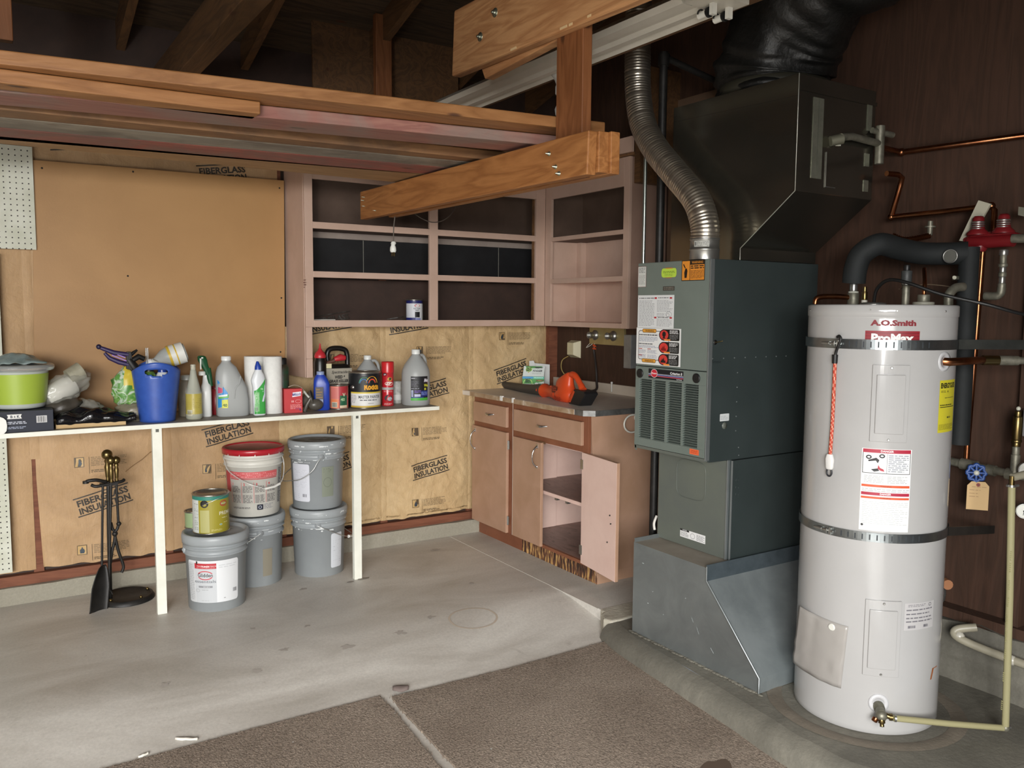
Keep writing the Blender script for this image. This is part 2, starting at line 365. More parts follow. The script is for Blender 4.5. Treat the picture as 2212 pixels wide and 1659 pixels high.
# ------------------------------------------------------------------ printing: flat print built as thin coloured faces
_tx = {}
def text_geo(s, bold=0.0, shear=0.0):
    k = (s, bold, shear)
    if k in _tx: return _tx[k]
    cu = bpy.data.curves.new('t', 'FONT'); cu.body = s; cu.size = 1; cu.offset = bold; cu.shear = shear; cu.resolution_u = 2
    o = bpy.data.objects.new('t', cu); C.objects.link(o)
    me = o.to_mesh(); vs_ = [(v.co.x, v.co.y) for v in me.vertices]; fs = [list(p.vertices) for p in me.polygons]
    o.to_mesh_clear(); bpy.data.objects.remove(o); bpy.data.curves.remove(cu)
    x0 = min(v[0] for v in vs_); x1 = max(v[0] for v in vs_); vs_ = [(v[0]-x0, v[1]) for v in vs_]
    _tx[k] = (vs_, fs, x1-x0, 0.7); return _tx[k]
class Print:
    def __init__(s, f, seg=1e9, base=0.0004): s.f = f; s.mb = MB(); s.k = base; s.seg = seg
    def _l(s): s.k += 0.00012; return s.k
    def poly(s, pts, col, rough=0.5):
        k = s._l(); s.mb.add([s.f(x, y, k) for x, y in pts], [list(range(len(pts)))], flat(col, rough)); return s
    def rect(s, x0, y0, x1, y1, col, rough=0.5):
        k = s._l(); n = max(1, math.ceil((x1-x0)/s.seg)); v = []
        for i in range(n+1):
            x = x0+(x1-x0)*i/n; v += [s.f(x, y0, k), s.f(x, y1, k)]
        s.mb.add(v, [(2*i, 2*i+2, 2*i+3, 2*i+1) for i in range(n)], flat(col, rough)); return s
    def rrect(s, x0, y0, x1, y1, r, col, rough=0.5):
        s.rect(x0+r, y0, x1-r, y1, col, rough); s.k -= 0.00012
        for a, b in ((x0, x0+r), (x1-r, x1)):
            k = s._l(); s.k -= 0.00012; n = 5; v = []
            for i in range(n+1):
                x = a+(b-a)*i/n; d = (x0+r-x) if a == x0 else (x-(x1-r)); dy = r-math.sqrt(max(0, r*r-d*d))
                v += [s.f(x, y0+dy, k), s.f(x, y1-dy, k)]
            s.mb.add(v, [(2*i, 2*i+2, 2*i+3, 2*i+1) for i in range(n)], flat(col, rough))
        s.k += 0.00012; return s
    def ell(s, cx, cy, rx, ry, col, rough=0.5):
        k = s._l(); n = 24; s.mb.add([s.f(cx+rx*math.cos(2*PI*i/n), cy+ry*math.sin(2*PI*i/n), k) for i in range(n)], [list(range(n))], flat(col, rough)); return s
    def ring(s, cx, cy, rx, ry, w, col):
        k = s._l(); n = 28; v = []
        for i in range(n):
            a = 2*PI*i/n; v += [s.f(cx+rx*math.cos(a), cy+ry*math.sin(a), k), s.f(cx+(rx-w)*math.cos(a), cy+(ry-w)*math.sin(a), k)]
        s.mb.add(v, [(2*i, 2*((i+1) % n), 2*((i+1) % n)+1, 2*i+1) for i in range(n)], flat(col)); return s
    def text(s, t, x, y, h, col, w=None, bold=0.0, shear=0, ang=0, al='l'):
        vs_, fs, tw, ch = text_geo(t, bold, shear); sy = h/ch; sx = (w/tw) if w else sy; k = s._l()
        W = tw*sx; x0 = x - (W/2 if al == 'c' else W if al == 'r' else 0); ca, sa = math.cos(ang), math.sin(ang)
        v = [s.f(x0+vx*sx*ca-vy*sy*sa, y+vx*sx*sa+vy*sy*ca, k) for vx, vy in vs_]
        s.mb.add(v, fs, flat(col)); return s
    def lines(s, x0, y0, x1, y1, n, col, fill=0.45, ang=0, ox=0, oy=0):
        k = s._l(); m = flat(col); ca, sa = math.cos(ang), math.sin(ang)
        def F(x, y): return s.f(x*ca-y*sa, x*sa+y*ca, k)
        h = (y1-y0)/n
        for i in range(n):
            y = y0+(i+0.25)*h; x = x0; xe = x1 - (random.random()*0.25*(x1-x0) if random.random() < 0.4 else 0)
            while x < xe:
                w = random.uniform(0.6, 2.2)*h*1.5; e = min(x+w, xe)
                s.mb.add([F(x, y), F(e, y), F(e, y+h*fill), F(x, y+h*fill)], [(0, 1, 2, 3)], m); x = e+h*0.5
        return s
    def bars(s, x0, y0, x1, y1, col='#151515', bg='#f0f0ec'):
        if bg: s.rect(x0, y0, x1, y1, bg)
        k = s._l(); x = x0+(x1-x0)*0.06; m = flat(col); w = (x1-x0)/34
        while x < x1-(x1-x0)*0.06:
            e = x+w*random.choice((1, 1, 2)); s.mb.add([s.f(x, y0+(y1-y0)*.08, k), s.f(e, y0+(y1-y0)*.08, k), s.f(e, y1-(y1-y0)*.08, k), s.f(x, y1-(y1-y0)*.08, k)], [(0, 1, 2, 3)], m); x = e+w*random.choice((1, 2))
        return s
    def done(s, name, parent, label=None):
        o = obj(name, s.mb, parent=parent)
        if label: o['label'] = label
        return o
def plane_map(o, u, v):
    o = Vector(o); u = Vector(u).normalized(); v = Vector(v).normalized(); n = u.cross(v)
    return lambda x, y, k: o + u*x + v*y + n*k
def cyl_map(c, z0, rf, a0):
    if not callable(rf): r_ = rf; rf = lambda z: r_
    def f(x, y, k):
        r = rf(y); a = a0 + x/rf(0); return Vector((c[0]+(r+k)*math.cos(a), c[1]+(r+k)*math.sin(a), z0+y))
    return f
def face_cam(x, y): return math.atan2(-y, -x)     # azimuth from a point towards the viewer's side of the room
def fl(y):                                         # the garage slab: level at the back, falling towards the door
    t = min(1, max(0, (3.5-y)/0.65)); t = t*t*(3-2*t)
    return -0.078*t - 0.008*max(0, 2.85-y)
# ------------------------------------------------------------------ the setting
YW, XE = 4.69, 3.33
SEAM1, SEAM2 = 1.939, 2.872
mb = MB(); mb.grid(60, 90, lambda u, v: (-3.4+5.8975*u, -4.0+8.66*v, fl(-4.0+8.66*v)), smooth=True)
floor = struct('floor', mb, FLOORC)
# slab strip the cabinets stand on, level, with the broken end facing the door
mb = MB(); mb.box((2.497, 3.06, -0.3), (XE, 4.66, 0.0)); pad = obj('slab_strip', mb, FLOORC, floor); 
mb = MB(); n = 8
pts = [(2.497, 3.09), (2.485, 3.05), (2.455, 3.03), (2.43, 2.98), (2.445, 2.94), (2.50, 2.93), (2.62, 2.95), (2.8, 2.96), (3.3, 2.96), (3.3, 3.09)]
lo = [(x-0.02, y-0.025) for x, y in pts]
v = [(x, y, 0.003) for x, y in pts]+[(x, y, -0.15) for x, y in lo]; N_ = len(pts)
mb.add(v, [list(range(N_))]+[(i, N_+i, N_+(i+1) % N_, (i+1) % N_) for i in range(N_)]); obj('patched_edge', mb, PATCHC, floor, bev=0.008)
# joint line between slab and strip
mb = MB(); mb.box((2.492, 3.1, -0.002), (2.498, 4.62, 0.0015)); obj('slab_joint', mb, flat('#c9c5bc', 0.8), floor)
# raised equipment curb under furnace and heater
outer = [(2.41, 2.95), (2.36, 2.80), (2.33, 2.55), (2.30, 2.2), (2.275, 1.95), (2.255, 1.75), (2.26, 1.60), (2.31, 1.46), (2.42, 1.34), (2.60, 1.25), (2.85, 1.20), (3.33, 1.17)]
outer = [(p.x, p.y) for p in curve([(a, b, 0) for a, b in outer], 4)]
mb = MB(); rows = []
for (off, z) in ((-0.03, -0.2), (-0.022, -0.08), (-0.006, -0.035), (0.02, -0.012), (0.07, -0.003)):
    rw = []
    for i, (x, y) in enumerate(outer):
        a = outer[max(0, i-1)]; b = outer[min(len(outer)-1, i+1)]; d = Vector((b[0]-a[0], b[1]-a[1], 0)).normalized(); nn = Vector((-d.y, d.x, 0))
        j = 0.006*noise.noise(Vector((x*9, y*9, z*9)))
        rw.append((x+nn.x*(off+j), y+nn.y*(off+j), z + (0.003*noise.noise(Vector((x*14, y*14, 5))) if z > -0.1 else 0)))
    rows.append(rw)
L = len(outer); mb.add([p for r_ in rows for p in r_], [(j*L+i, (j+1)*L+i, (j+1)*L+i+1, j*L+i+1) for j in range(4) for i in range(L-1)], smooth=True)
mb.add([(XE, 2.95, 0)]+[(p[0], p[1], -0.003) for p in rows[-1]]+[(XE, 1.24, 0)], [list(range(L+2))])
curb = obj('equipment_curb', mb, CURBC, floor)
# mortar squeezed out along the duct base and a rust stained ring round the heater
mb = MB()
for k in range(46):
    y = 2.06+k*0.0165; mb.ball((2.443+0.008*random.random(), y, 0.0), 0.009+0.004*random.random(), CURBC, 8, (0.9, 1.6, 0.3))
o = obj('mortar_ridge', mb, PATCHC, floor); o['kind'] = 'stuff'
mb = MB(); cx, cy = 2.726, 1.816
mb.lathe([(0.29, 0.0), (0.305, 0.003), (0.325, 0.003), (0.345, 0.0)], (cx, cy, -0.001), 48, mottled('rusty_concrete', '#6f675b', '#7d7467', 12, 0.85, bs=0.5, bscale=80), caps=False); obj('concrete_ring', mb, None, floor)
# stains on the floor
def stain(x, y, rx, ry, col, ang=0, ring=0, irr=0.15, z=None):
    mb = MB(); n = 28; pts = []
    for i in range(n):
        a = 2*PI*i/n; k = 1+irr*noise.noise(Vector((math.cos(a)*1.5+x*7, math.sin(a)*1.5+y*7, 0)))*2
        px, py = rx*k*math.cos(a), ry*k*math.sin(a); px, py = px*math.cos(ang)-py*math.sin(ang), px*math.sin(ang)+py*math.cos(ang)
        zz = (fl(y+py) if z is None else z)+0.0022
        pts.append((x+px, y+py, zz))
        if ring: pts.append((x+px*ring, y+py*ring, (fl(y+py*ring) if z is None else z)+0.0022))
    if ring: mb.add(pts, [(2*i, 2*((i+1) % n), 2*((i+1) % n)+1, 2*i+1) for i in range(n)])
    else: mb.add(pts, [list(range(n))])
    o = obj('floor_stain', mb, flat(col, 0.7), floor)
stain(1.93, 3.34, 0.125, 0.10, '#b8aa9a', ring=0.92, irr=0.03)
for a in ((1.70, 4.115, 0.035, 0.014), (1.62, 4.10, 0.02, 0.01)): stain(a[0], a[1], a[2], a[3], '#8b847b')
for a in ((2.28, 4.40, 0.03, 0.018), (1.37, 4.12, 0.022, 0.015), (1.56, 3.35, 0.025, 0.018), (1.30, 3.33, 0.028, 0.016), (1.05, 3.42, 0.02, 0.012), (0.90, 3.3, 0.02, 0.012), (1.75, 3.43, 0.02, 0.012), (1.22, 3.62, 0.016, 0.01), (1.0, 3.72, 0.014, 0.01), (2.16, 3.75, 0.016, 0.01), (0.56, 3.35, 0.02, 0.01)):
    stain(a[0], a[1], a[2]*.9, a[3], '#a59e96', irr=.5)
# walls
mb = MB(); mb.box((-3.4, YW, -0.2), (XE+0.1, YW+0.12, 3.2)); wback = struct('wall_back', mb, BACKBRN)
mb = MB(); mb.box((XE, -0.8, -0.2), (XE+0.12, YW, 3.9)); wright = struct('wall_right', mb, DARKPLY)
mb = MB(); mb.box((-3.4, -0.8, -0.2), (-3.28, YW, 3.9)); wleft = struct('wall_left', mb, DARKPLY)
mb = MB(); mb.box((-3.4, -0.92, 2.02), (XE+0.12, -0.8, 3.9)); mb.box((-3.4, -0.92, -0.2), (-3.1, -0.8, 2.02)); mb.box((0.8, -0.92, -0.2), (XE+0.12, -0.8, 2.02)); wfront = struct('wall_front', mb, DARKPLY)
# roof: sheathing sheets on rafters
mb = MB(); 
def roofz(y): return 2.86+(YW-y)*0.27 if y > 0.3 else 2.86+(YW-0.3)*0.27-(0.3-y)*0.1
mb.hexa([(-3.4, 0.3, roofz(0.3)), (XE+.12, 0.3, roofz(0.3)), (XE+.12, 4.85, roofz(4.85)), (-3.4, 4.85, roofz(4.85)), (-3.4, 0.3, roofz(0.3)+.04), (XE+.12, 0.3, roofz(0.3)+.04), (XE+.12, 4.85, roofz(4.85)+.04), (-3.4, 4.85, roofz(4.85)+.04)])
mb.hexa([(-3.4, -0.92, roofz(-.92)), (XE+.12, -0.92, roofz(-.92)), (XE+.12, 0.3, roofz(0.3)), (-3.4, 0.3, roofz(0.3)), (-3.4, -0.92, roofz(-.92)+.04), (XE+.12, -0.92, roofz(-.92)+.04), (XE+.12, 0.3, roofz(0.3)+.04), (-3.4, 0.3, roofz(0.3)+.04)])
ceil = struct('ceiling', mb, ROOFPLY)
for x in (-2.4, -1.79, -1.18, -0.57, 0.04, 0.65, 1.26, 1.87, 2.48, 3.09):
    mb = MB(); za, zb = roofz(0.3), roofz(4.69)
    mb.hexa([(x, 0.3, za-0.14), (x+.04, 0.3, za-.14), (x+.04, 4.69, zb-.14), (x, 4.69, zb-.14), (x, 0.3, za), (x+.04, 0.3, za), (x+.04, 4.69, zb), (x, 4.69, zb)])
    obj('rafter', mb, JOIST, ceil)
for x, z0, h in ((0.82, 2.50, 0.16), (-0.45, 2.50, 0.14)):
    mb = MB(); mb.box((x, 0.4, z0), (x+0.09, YW, z0+h)); obj('ceiling_joist', mb, JOIST, ceil, bev=0.003)
mb = MB(); mb.box((1.83, 4.2, 2.30), (1.92, 4.24, roofz(4.2)-0.01)); obj('truss_web', mb, BEAMZ, ceil, bev=0.003)
mb = MB(); mb.box((1.55, 4.38, 2.42), (2.42, 4.395, 2.95)); obj('gusset_board', mb, JOIST, ceil)
mb = MB(); mb.box((0.0, 3.15, 2.28), (0.14, 3.19, 3.1)); obj('truss_web', mb, BEAMZ, ceil, bev=0.003)
# sagging paper batt under the roof
mb = MB(); mb.grid(24, 10, lambda u, v: (0.92+0.44*u, 2.9+0.5*v, 2.79-0.12*math.sin(PI*u)*(1-0.3*v)+0.02*noise.noise(Vector((u*6, v*6, 1)))), smooth=True)
mb.grid(24, 4, lambda u, v: (0.92+0.44*u, 2.9+0.02*v, 2.79-0.12*math.sin(PI*u)+0.09*v), smooth=True)
o = solo('insulation_batt', mb, kraft('batt_paper', '#7d6a3c', '#94804c', '#a08c58', 1.0), 'sagging paper-faced insulation batt hanging between the dark roof rafters', 'insulation', solid=0.004)
# back wall: stem wall, sill and studs
mb = MB(); mb.grid(70, 8, lambda u, v: (-3.3+6.6*u, 4.622+0.004*noise.noise(Vector((u*90, v*6, 0))), -0.02+(0.105+0.012*noise.noise(Vector((u*40, 3, 0))))*v), smooth=True)
mb.grid(70, 2, lambda u, v: (-3.3+6.6*u, 4.622+0.07*v, 0.085+0.012*noise.noise(Vector((u*40, 3, 0)))), smooth=True); obj('stem_wall', mb, STEMC, wback)
mb = MB(); mb.box((-3.3, 4.645, 0.085), (XE, YW, 0.135)); obj('sill_plate', mb, SILL, wback, bev=0.002)
for x in (-1.02, -0.41, 0.195, 0.80, 1.415, 2.045, 2.65):
    mb = MB(); mb.box((x, 4.672, 0.135), (x+0.045, YW, 2.5)); obj('stud', mb, SILL, wback)
mb = MB(); mb.box((3.262, 4.63, 0.135), (XE, YW, 2.5)); obj('stud', mb, SILL, wback)
bays = [(-1.0, -0.39, KRAFT), (-0.385, 0.205, KRAFT), (0.222, 0.828, KRAFT), (0.832, 1.44, KRAFT), (1.447, 2.062, KRAFTW), (2.066, 2.672, KRAFTW), (2.676, 3.262, KRAFTW)]
BAYS = []
def paper_y(x, z):
    for x0, x1, amp, bi in BAYS:
        if x0 <= x <= x1+1e-6:
            u = (x-x0)/(x1-x0)
            bulge = amp*(1-(2*u-1)**4)*(0.8+0.4*noise.noise(Vector((x*2, z*1.5, bi))))
            w = 0.007*noise.noise(Vector((x*9+bi, z*6, 2)))+(0.5 if amp < 0.02 else 1.0)*0.016*abs(noise.noise(Vector((x*7, z*9+x*6, bi+4))))+(0 if amp < .02 else 0.008*abs(noise.noise(Vector((x*19+z*9, z*16-x*9, bi+9)))))
            return 4.668-bulge-w*min(1, 8*u, 8*(1-u))
    return 4.655
for bi, (x0, x1, mt) in enumerate(bays):
    amp = 0.016 if mt is KRAFT else 0.022
    BAYS.append((x0, x1, amp, bi))
    def fn(u, v, x0=x0, x1=x1, bi=bi, amp=amp):
        x = x0+(x1-x0)*u; z = 0.140+(2.25 if bi < 4 else 1.2)*v; y = paper_y(x, z)
        if v < 0.02: z += 0.012*noise.noise(Vector((x*14, 0, bi)))+0.012
        if bi == 2 and u < 0.02: x += 0.02*(1-min(1, z/0.6))
        return (x, y, z)
    mb = MB(); mb.grid(44, 120 if bi > 1 else 60, fn); obj('paper_facing', mb, mt, wback)
    mb = MB()
    if bi > 0:
        mb.grid(2, 60, lambda u, v: (x0-0.022+0.04*u, 4.668-0.004-0.004*math.sin(PI*u)+0.003*noise.noise(Vector((u*3, v*30, bi))), 0.15+(2.2 if bi < 4 else 1.19)*(v if bi != 2 else .25+.75*v))); obj('paper_flange', mb, mt, wback)
# smooth tan board
mb = MB(); mb.hexa([(0.225, 4.628, 0.93), (1.452, 4.628, 0.93), (1.452, 4.636, 0.93), (0.225, 4.636, 0.93), (0.262, 4.628, 2.135), (1.466, 4.628, 2.143), (1.466, 4.636, 2.143), (0.262, 4.636, 2.135)])
tp = solo('hardboard_panel', mb, TANPAN, 'large smooth tan board nailed over the wall insulation left of the pink cupboards', 'board', bev=0.001)
for x, z in ((0.3, 2.1), (1.44, 2.10), (1.44, 1.5), (1.43, 1.2), (0.7, 2.12), (0.27, 1.0), (0.62, 1.0), (0.66, 1.6)):
    mb = MB(); mb.lathe([(0.005, 0), (0.003, 0.002)], (x, 4.628, z), 8, BLKIRON, axis=(0, -1, 0)); obj('nail_head', mb, None, tp)
# pegboards
mb = MB(); mb.box((-0.45, 4.612, 1.712), (0.262, 4.618, 2.192)); solo('pegboard', mb, PEG, 'white perforated pegboard on the wall, upper left beside the tan board', 'pegboard', bev=0.001)
mb = MB(); mb.box((-0.6, 4.598, 0.17), (0.103, 4.604, 1.69)); solo('pegboard', mb, PEG, 'tall white perforated pegboard at the left, passing behind the shelf end down to the sill', 'pegboard', bev=0.001)
# printing on the paper
P = Print(lambda x, z, k: Vector((x, paper_y(x, z)-k, z)), .02, base=0.0016)
INK = '#38322c'
def fiber(P, x, z, ang, w=0.262, h=0.10, s=1.0):
    ca, sa = math.cos(ang), math.sin(ang)
    def T(a, b): return (x+a*ca-b*sa, z+a*sa+b*ca)
    for b in (0, h*0.94):
        for i in range(12): P.poly([T(w*i/12, b), T(w*(i+1)/12, b), T(w*(i+1)/12, b+0.006), T(w*i/12, b+0.006)], INK); P.k -= .00012
    a, b = T(0.012, h*0.535); P.text('FIBERGLASS', a, b, 0.031, INK, w-0.02, 0.032, 0, ang)
    a, b = T(0.012, h*0.125); P.text('INSULATION', a, b, 0.031, INK, w-0.02, 0.032, 0, ang)
for a in ((1.022, 0.693, R(12.3)), (0.398, 0.386, R(13.5)), (2.25, 0.380, R(9.5)), (2.245, 0.862, R(12)), (2.86, 0.955, R(16)), (1.022, 2.085, R(8)), (1.60, 1.292, R(9)), (2.10, 1.285, R(9)), (1.60, 0.45, R(12)), (0.34, 2.19, R(8))): fiber(P, *a)
def notice(P, x, z):
    P.rect(x, z-0.05, x+0.044, z, '#5c4c38'); P.rect(x+0.003, z-0.047, x+0.041, z-0.003, '#c2a06a')
    P.poly([(x+.013, z-.042), (x+.031, z-.042), (x+.035, z-.030), (x+.027, z-.018), (x+.023, z-.007), (x+.018, z-.018), (x+.012, z-.028)], '#3c4650')
    P.rect(x+0.066, z-0.085, x+0.068, z, '#6a5a44')
    P.lines(x+0.075, z-0.048, x+0.24, z, 6, '#77664c', 0.35); P.lines(x+0.075, z-0.082, x+0.19, z-0.066, 2, '#6c5b43', 0.55)
for a in ((0.388, 0.692), (1.001, 0.600), (0.386, 0.245), (2.243, 0.711), (2.241, 0.262), (2.870, 1.296), (2.27, 1.215), (1.70, 0.76), (1.70, 1.18)): notice(P, *a)
cr = [(0.78, 0.70), (0.74, 0.69), (0.70, 0.655), (0.66, 0.63), (0.62, 0.60)]
for a, b in zip(cr, cr[1:]): P.poly([(a[0], a[1]), (b[0], b[1]), (b[0], b[1]+0.004), (a[0], a[1]+0.004)], '#7d5a34')
P.done('paper_printing', wback)

# east wall pieces: stem wall behind the heater, stud bay, framing
mb = MB(); mb.grid(60, 14, lambda u, v: (3.2+0.03*noise.noise(Vector((u*30, v*8, 0)))+0.05*v*v, 2.1-3.6*u, -0.05+(0.27+0.03*noise.noise(Vector((u*22, 1, 0))))*v))
mb.grid(60, 2, lambda u, v: (3.25+0.09*v, 2.1-3.6*u, 0.22+0.03*noise.noise(Vector((u*22, 1, 0))))); obj('stem_wall', mb, CURBC, wright)
mb = MB(); mb.box((3.262, 0.9, 0.22), (XE, 2.9, 0.26)); mb.box((3.28, 1.555, 0.2), (XE, 1.60, 2.6)); obj('stud', mb, DARKPLY, wright)
mb = MB(); mb.box((3.315, 2.84, 0.2), (XE-0.001, 3.56, 2.6)); obj('wall_sheet', mb, mottled('lit_brown_sheet', '#65503f', '#705a48', 4, 0.6, bs=0.05), wright)  # lighter brown carries the light falling on this stretch of wall
mb = MB(); mb.box((3.05, 3.50, 2.135), (XE, 3.545, 2.75)); obj('ledger', mb, JOIST, wright)

# carpet pieces
def carpet_piece(name, pts, label):
    n = len(pts); t = 0.011; P_ = []
    for i in range(n):
        a, b = Vector((*pts[i], 0)), Vector((*pts[(i+1) % n], 0)); k = max(1, int((b-a).length/0.02))
        for j in range(k):
            p = a.lerp(b, j/k); jt = 0.004*noise.noise(Vector((p.x*60, p.y*60, 3))); d = (b-a).normalized()
            P_.append((p.x-d.y*jt, p.y+d.x*jt))
    N2 = len(P_); mb = MB(); cxm = sum(p[0] for p in P_)/N2; cym = sum(p[1] for p in P_)/N2
    v = [(x, y, fl(y)+0.001) for x, y in P_]+[(x, y, fl(y)+t) for x, y in P_]
    mb.add(v, [list(range(N2, 2*N2))]+[(i, (i+1) % N2, N2+(i+1) % N2, N2+i) for i in range(N2)])
    o = solo(name, mb, CARPET, label, 'carpet')
    # loose tufts along the cut edge
    mt = MB()
    for (x, y) in P_[::1]:
        for q in range(2):
            dx, dy = random.uniform(-.009, .009), random.uniform(-.009, .009); z = fl(y)
            mt.add([(x+dx, y+dy, z), (x+dx+.004, y+dy+.002, z+.001), (x+dx+random.uniform(-.004, .008), y+dy+random.uniform(-.004, .01), z+.014)], [(0, 1, 2)])
    f = obj('frayed_edge', mt, CARPET, o); f['kind'] = 'stuff'
    return o
carpet_piece('carpet', [(0.0, 2.925), (0.36, 2.93), (0.8, 2.935), (1.272, 2.933), (1.275, 2.80), (1.245, 2.40), (1.225, 1.9), (1.2, 0.6), (0.0, 0.6)][::-1], 'brown carpet piece at the left, its cut edge running across the concrete floor')
carpet_piece('carpet', [(1.312, 2.905), (1.84, 2.885), (2.385, 2.895), (2.375, 2.80), (2.345, 2.55), (2.315, 2.2), (2.285, 1.95), (2.27, 1.78), (2.26, 1.6), (2.29, 1.4), (2.3, 0.6), (1.27, 0.6), (1.275, 1.9), (1.29, 2.40), (1.305, 2.80)][::-1], 'brown carpet piece at the right, lying against the equipment curb')
stain(2.0, 1.86, 0.085, 0.055, '#5b4c40', 0.4, z=fl(1.86)+0.0105)
# debris
def flake(name, x, y, rx, ry, col, label, cat, rz=0.3, h=0.006):
    mb = MB(); mb.grid(8, 4, lambda u, v: ((u-.5)*rx*2, (v-.5)*ry*2*(1-(2*u-1)**2*.5), h*(1-(2*v-1)**2)+0.002+0.003*noise.noise(Vector((u*4, v*4, x)))))
    o = obj(name, mb, mottled(name+'_grey', col, col, 5, 0.8, bs=0.3), solid=0.0015); o.location = (x, y, fl(y)+0.002); o.rotation_euler = (0, 0, rz); tag(o, label, cat); return o
flake('lint_wad', 1.375, 2.955, 0.032, 0.026, '#6a5d58', 'dark lint wad on the concrete where the two carpet pieces meet', 'debris', -0.5, 0.012)
flake('plastic_strip', 0.565, 2.985, 0.04, 0.008, '#cfcac0', 'thin white plastic strip lying at the left carpet edge', 'debris', -0.6)
flake('paint_chip', 0.42, 2.955, 0.018, 0.006, '#d8d4c8', 'small pale chip on the concrete by the left carpet corner', 'debris', 0.3)

# ------------------------------------------------------------------ pink wall cupboards
z0, z1 = 1.343, 2.285; YF = 4.385; XF = 3.05
t = thing('wall_cupboard', 'open pink-painted cupboard across the back wall with six doorless openings', 'cupboard', (2.26, 4.55, 1.07))
mb = MB(); mb.hexa([(1.493, YF+.018, 1.07), (1.512, YF+.018, 1.07), (1.512, YW-.03, 1.07), (1.474, YW-.03, 1.07), (1.493, YF+.018, z1), (1.512, YF+.018, z1), (1.512, YW-.03, z1), (1.474, YW-.03, z1)]); obj('side_panel', mb, PINK, t, bev=0.0015)
mb = MB(); mb.box((1.495, YF, 1.07), (1.530, YF+0.018, 1.172)); mb.box((1.495, YF, 1.1725), (1.530, YF+0.018, z0)); mb.box((1.495, YF, z0+.0003), (1.540, YF+0.018, z1)); obj('stile', mb, PINK, t, bev=0.0015)
mb = MB(); mb.box((2.236, YF, 1.38), (2.291, YF+0.018, 2.13)); obj('stile', mb, PINK, t, bev=0.0015)
mb = MB(); mb.box((2.98, YF, z0), (XF+0.0, YF+0.018, z1)); obj('stile', mb, PINK, t, bev=0.0015)
for a, b in ((z0, 1.38), (2.13, z1)):
    mb = MB(); mb.box((1.54, YF, a), (2.98, YF+0.018, b)); obj('rail', mb, PINK, t, bev=0.0015)
for xa, xb in ((1.54, 2.236), (2.291, 2.98)):
    for a, b in ((1.610, 1.643), (1.870, 1.905)):
        mb = MB(); mb.box((xa, YF, a), (xb, YF+0.018, b)); obj('rail', mb, PINK, t, bev=0.0015)
for z in (1.352, 1.615, 1.878):
    mb = MB(); mb.box((1.513, YF+0.019, z), (3.32, YW-0.035, z+0.018)); obj('shelf', mb, mottled('pink_shelf_edge', '#a98a80', '#b89a8e', 5, 0.5) if z < 1.4 else BACKTOP, t)
mb = MB(); mb.box((1.513, YW-0.032, 1.345), (XF+.25, YW-0.028, 1.61)); obj('back_panel', mb, BACKBRN, t)
for xs in (SEAM1, SEAM2):
    mb = MB(); mb.box((xs-.0015, YW-0.0345, 1.634), (xs+.0015, YW-0.033, 1.845)); obj('seam_line', mb, flat('#8c8a80', .7), t)
for xa, xb in ((1.513, SEAM1-.0015), (SEAM1+.0015, SEAM2-.0015), (SEAM2+.0015, XF+.25)):
    mb = MB(); mb.box((xa, YW-0.034, 1.634), (xb, YW-0.028, 1.877)); obj('back_panel', mb, BLACKB, t, bev=0.001)['label'] = 'black back board'
mb = MB(); mb.box((1.513, YW-0.032, 1.897), (XF+.25, YW-0.028, z1)); obj('back_panel', mb, BACKTOP, t)
mb = MB(); mb.box((1.513, YW-0.055, 1.842), (XF+.25, YW-0.035, 1.876)); obj('cleat', mb, mottled('pale_cleat', '#8d8078', '#9a8d84', 6, 0.6), t)
mb = MB(); mb.box((1.54, YW-0.2, 1.379), (1.70, YW-0.15, 1.383)); obj('paper_scrap', mb, flat('#dedad2'), t)
mb = MB(); mb.box((2.975, YF+0.019, 1.38), (2.98, YF+0.04, 2.13)); obj('raw_edge', mb, BRNBRD, t)
# printed grain stamp on the side panel
P = Print(plane_map((1.493, YW-0.03, 1.55), (0, -1, 0), (0, 0, 1))); P.lines(0.05, 0.0, 0.29, 0.05, 4, '#94706a', 0.5); P.done('faded_stamp', t)

t = thing('wall_cupboard', 'open pink-painted corner cupboard above the counter with three stacked openings', 'cupboard', (3.19, 3.97, 1.343))
y0c, y1c = 3.582, 4.385
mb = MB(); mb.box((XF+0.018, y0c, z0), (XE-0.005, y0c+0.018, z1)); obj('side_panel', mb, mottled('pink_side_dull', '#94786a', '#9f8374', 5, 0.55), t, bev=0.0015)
mb = MB(); mb.box((XF, y0c, z0), (XF+0.018, 3.63, z1)); obj('stile', mb, PINK, t, bev=0.0015)
mb = MB(); mb.box((XF, 4.322, z0), (XF+0.018, y1c-0.001, z1)); obj('stile', mb, PINK, t, bev=0.0015)
for a, b in ((z0, 1.372), (1.607, 1.636), (1.868, 1.893), (2.128, z1)):
    mb = MB(); mb.box((XF, 3.63, a), (XF+0.018, 4.322, b)); obj('rail', mb, PINK, t, bev=0.0015)
for z in (1.352, 1.613, 1.873, 2.2):
    mb = MB(); mb.box((XF+0.019, 3.602, z), (XE-0.012, 4.40, z+0.018)); obj('shelf', mb, PINKIN if z < 1.8 else BACKTOP, t)
mb = MB(); mb.box((XE-0.011, 3.6, 1.345), (XE-0.005, 4.40, 1.872)); mb.box((XF+.02, 4.352, 1.371), (XE-0.012, 4.362, 1.872)); mb.box((XE-0.055, 4.31, 1.371), (XE-0.012, 4.351, 1.872)); obj('inner_lining', mb, PINK, t)
mb = MB(); mb.box((XE-0.011, 3.6, 1.893), (XE-0.005, 4.40, z1)); mb.box((XF+.02, 4.352, 1.892), (XE-0.012, 4.362, 2.2)); obj('back_panel', mb, BACKTOP, t)
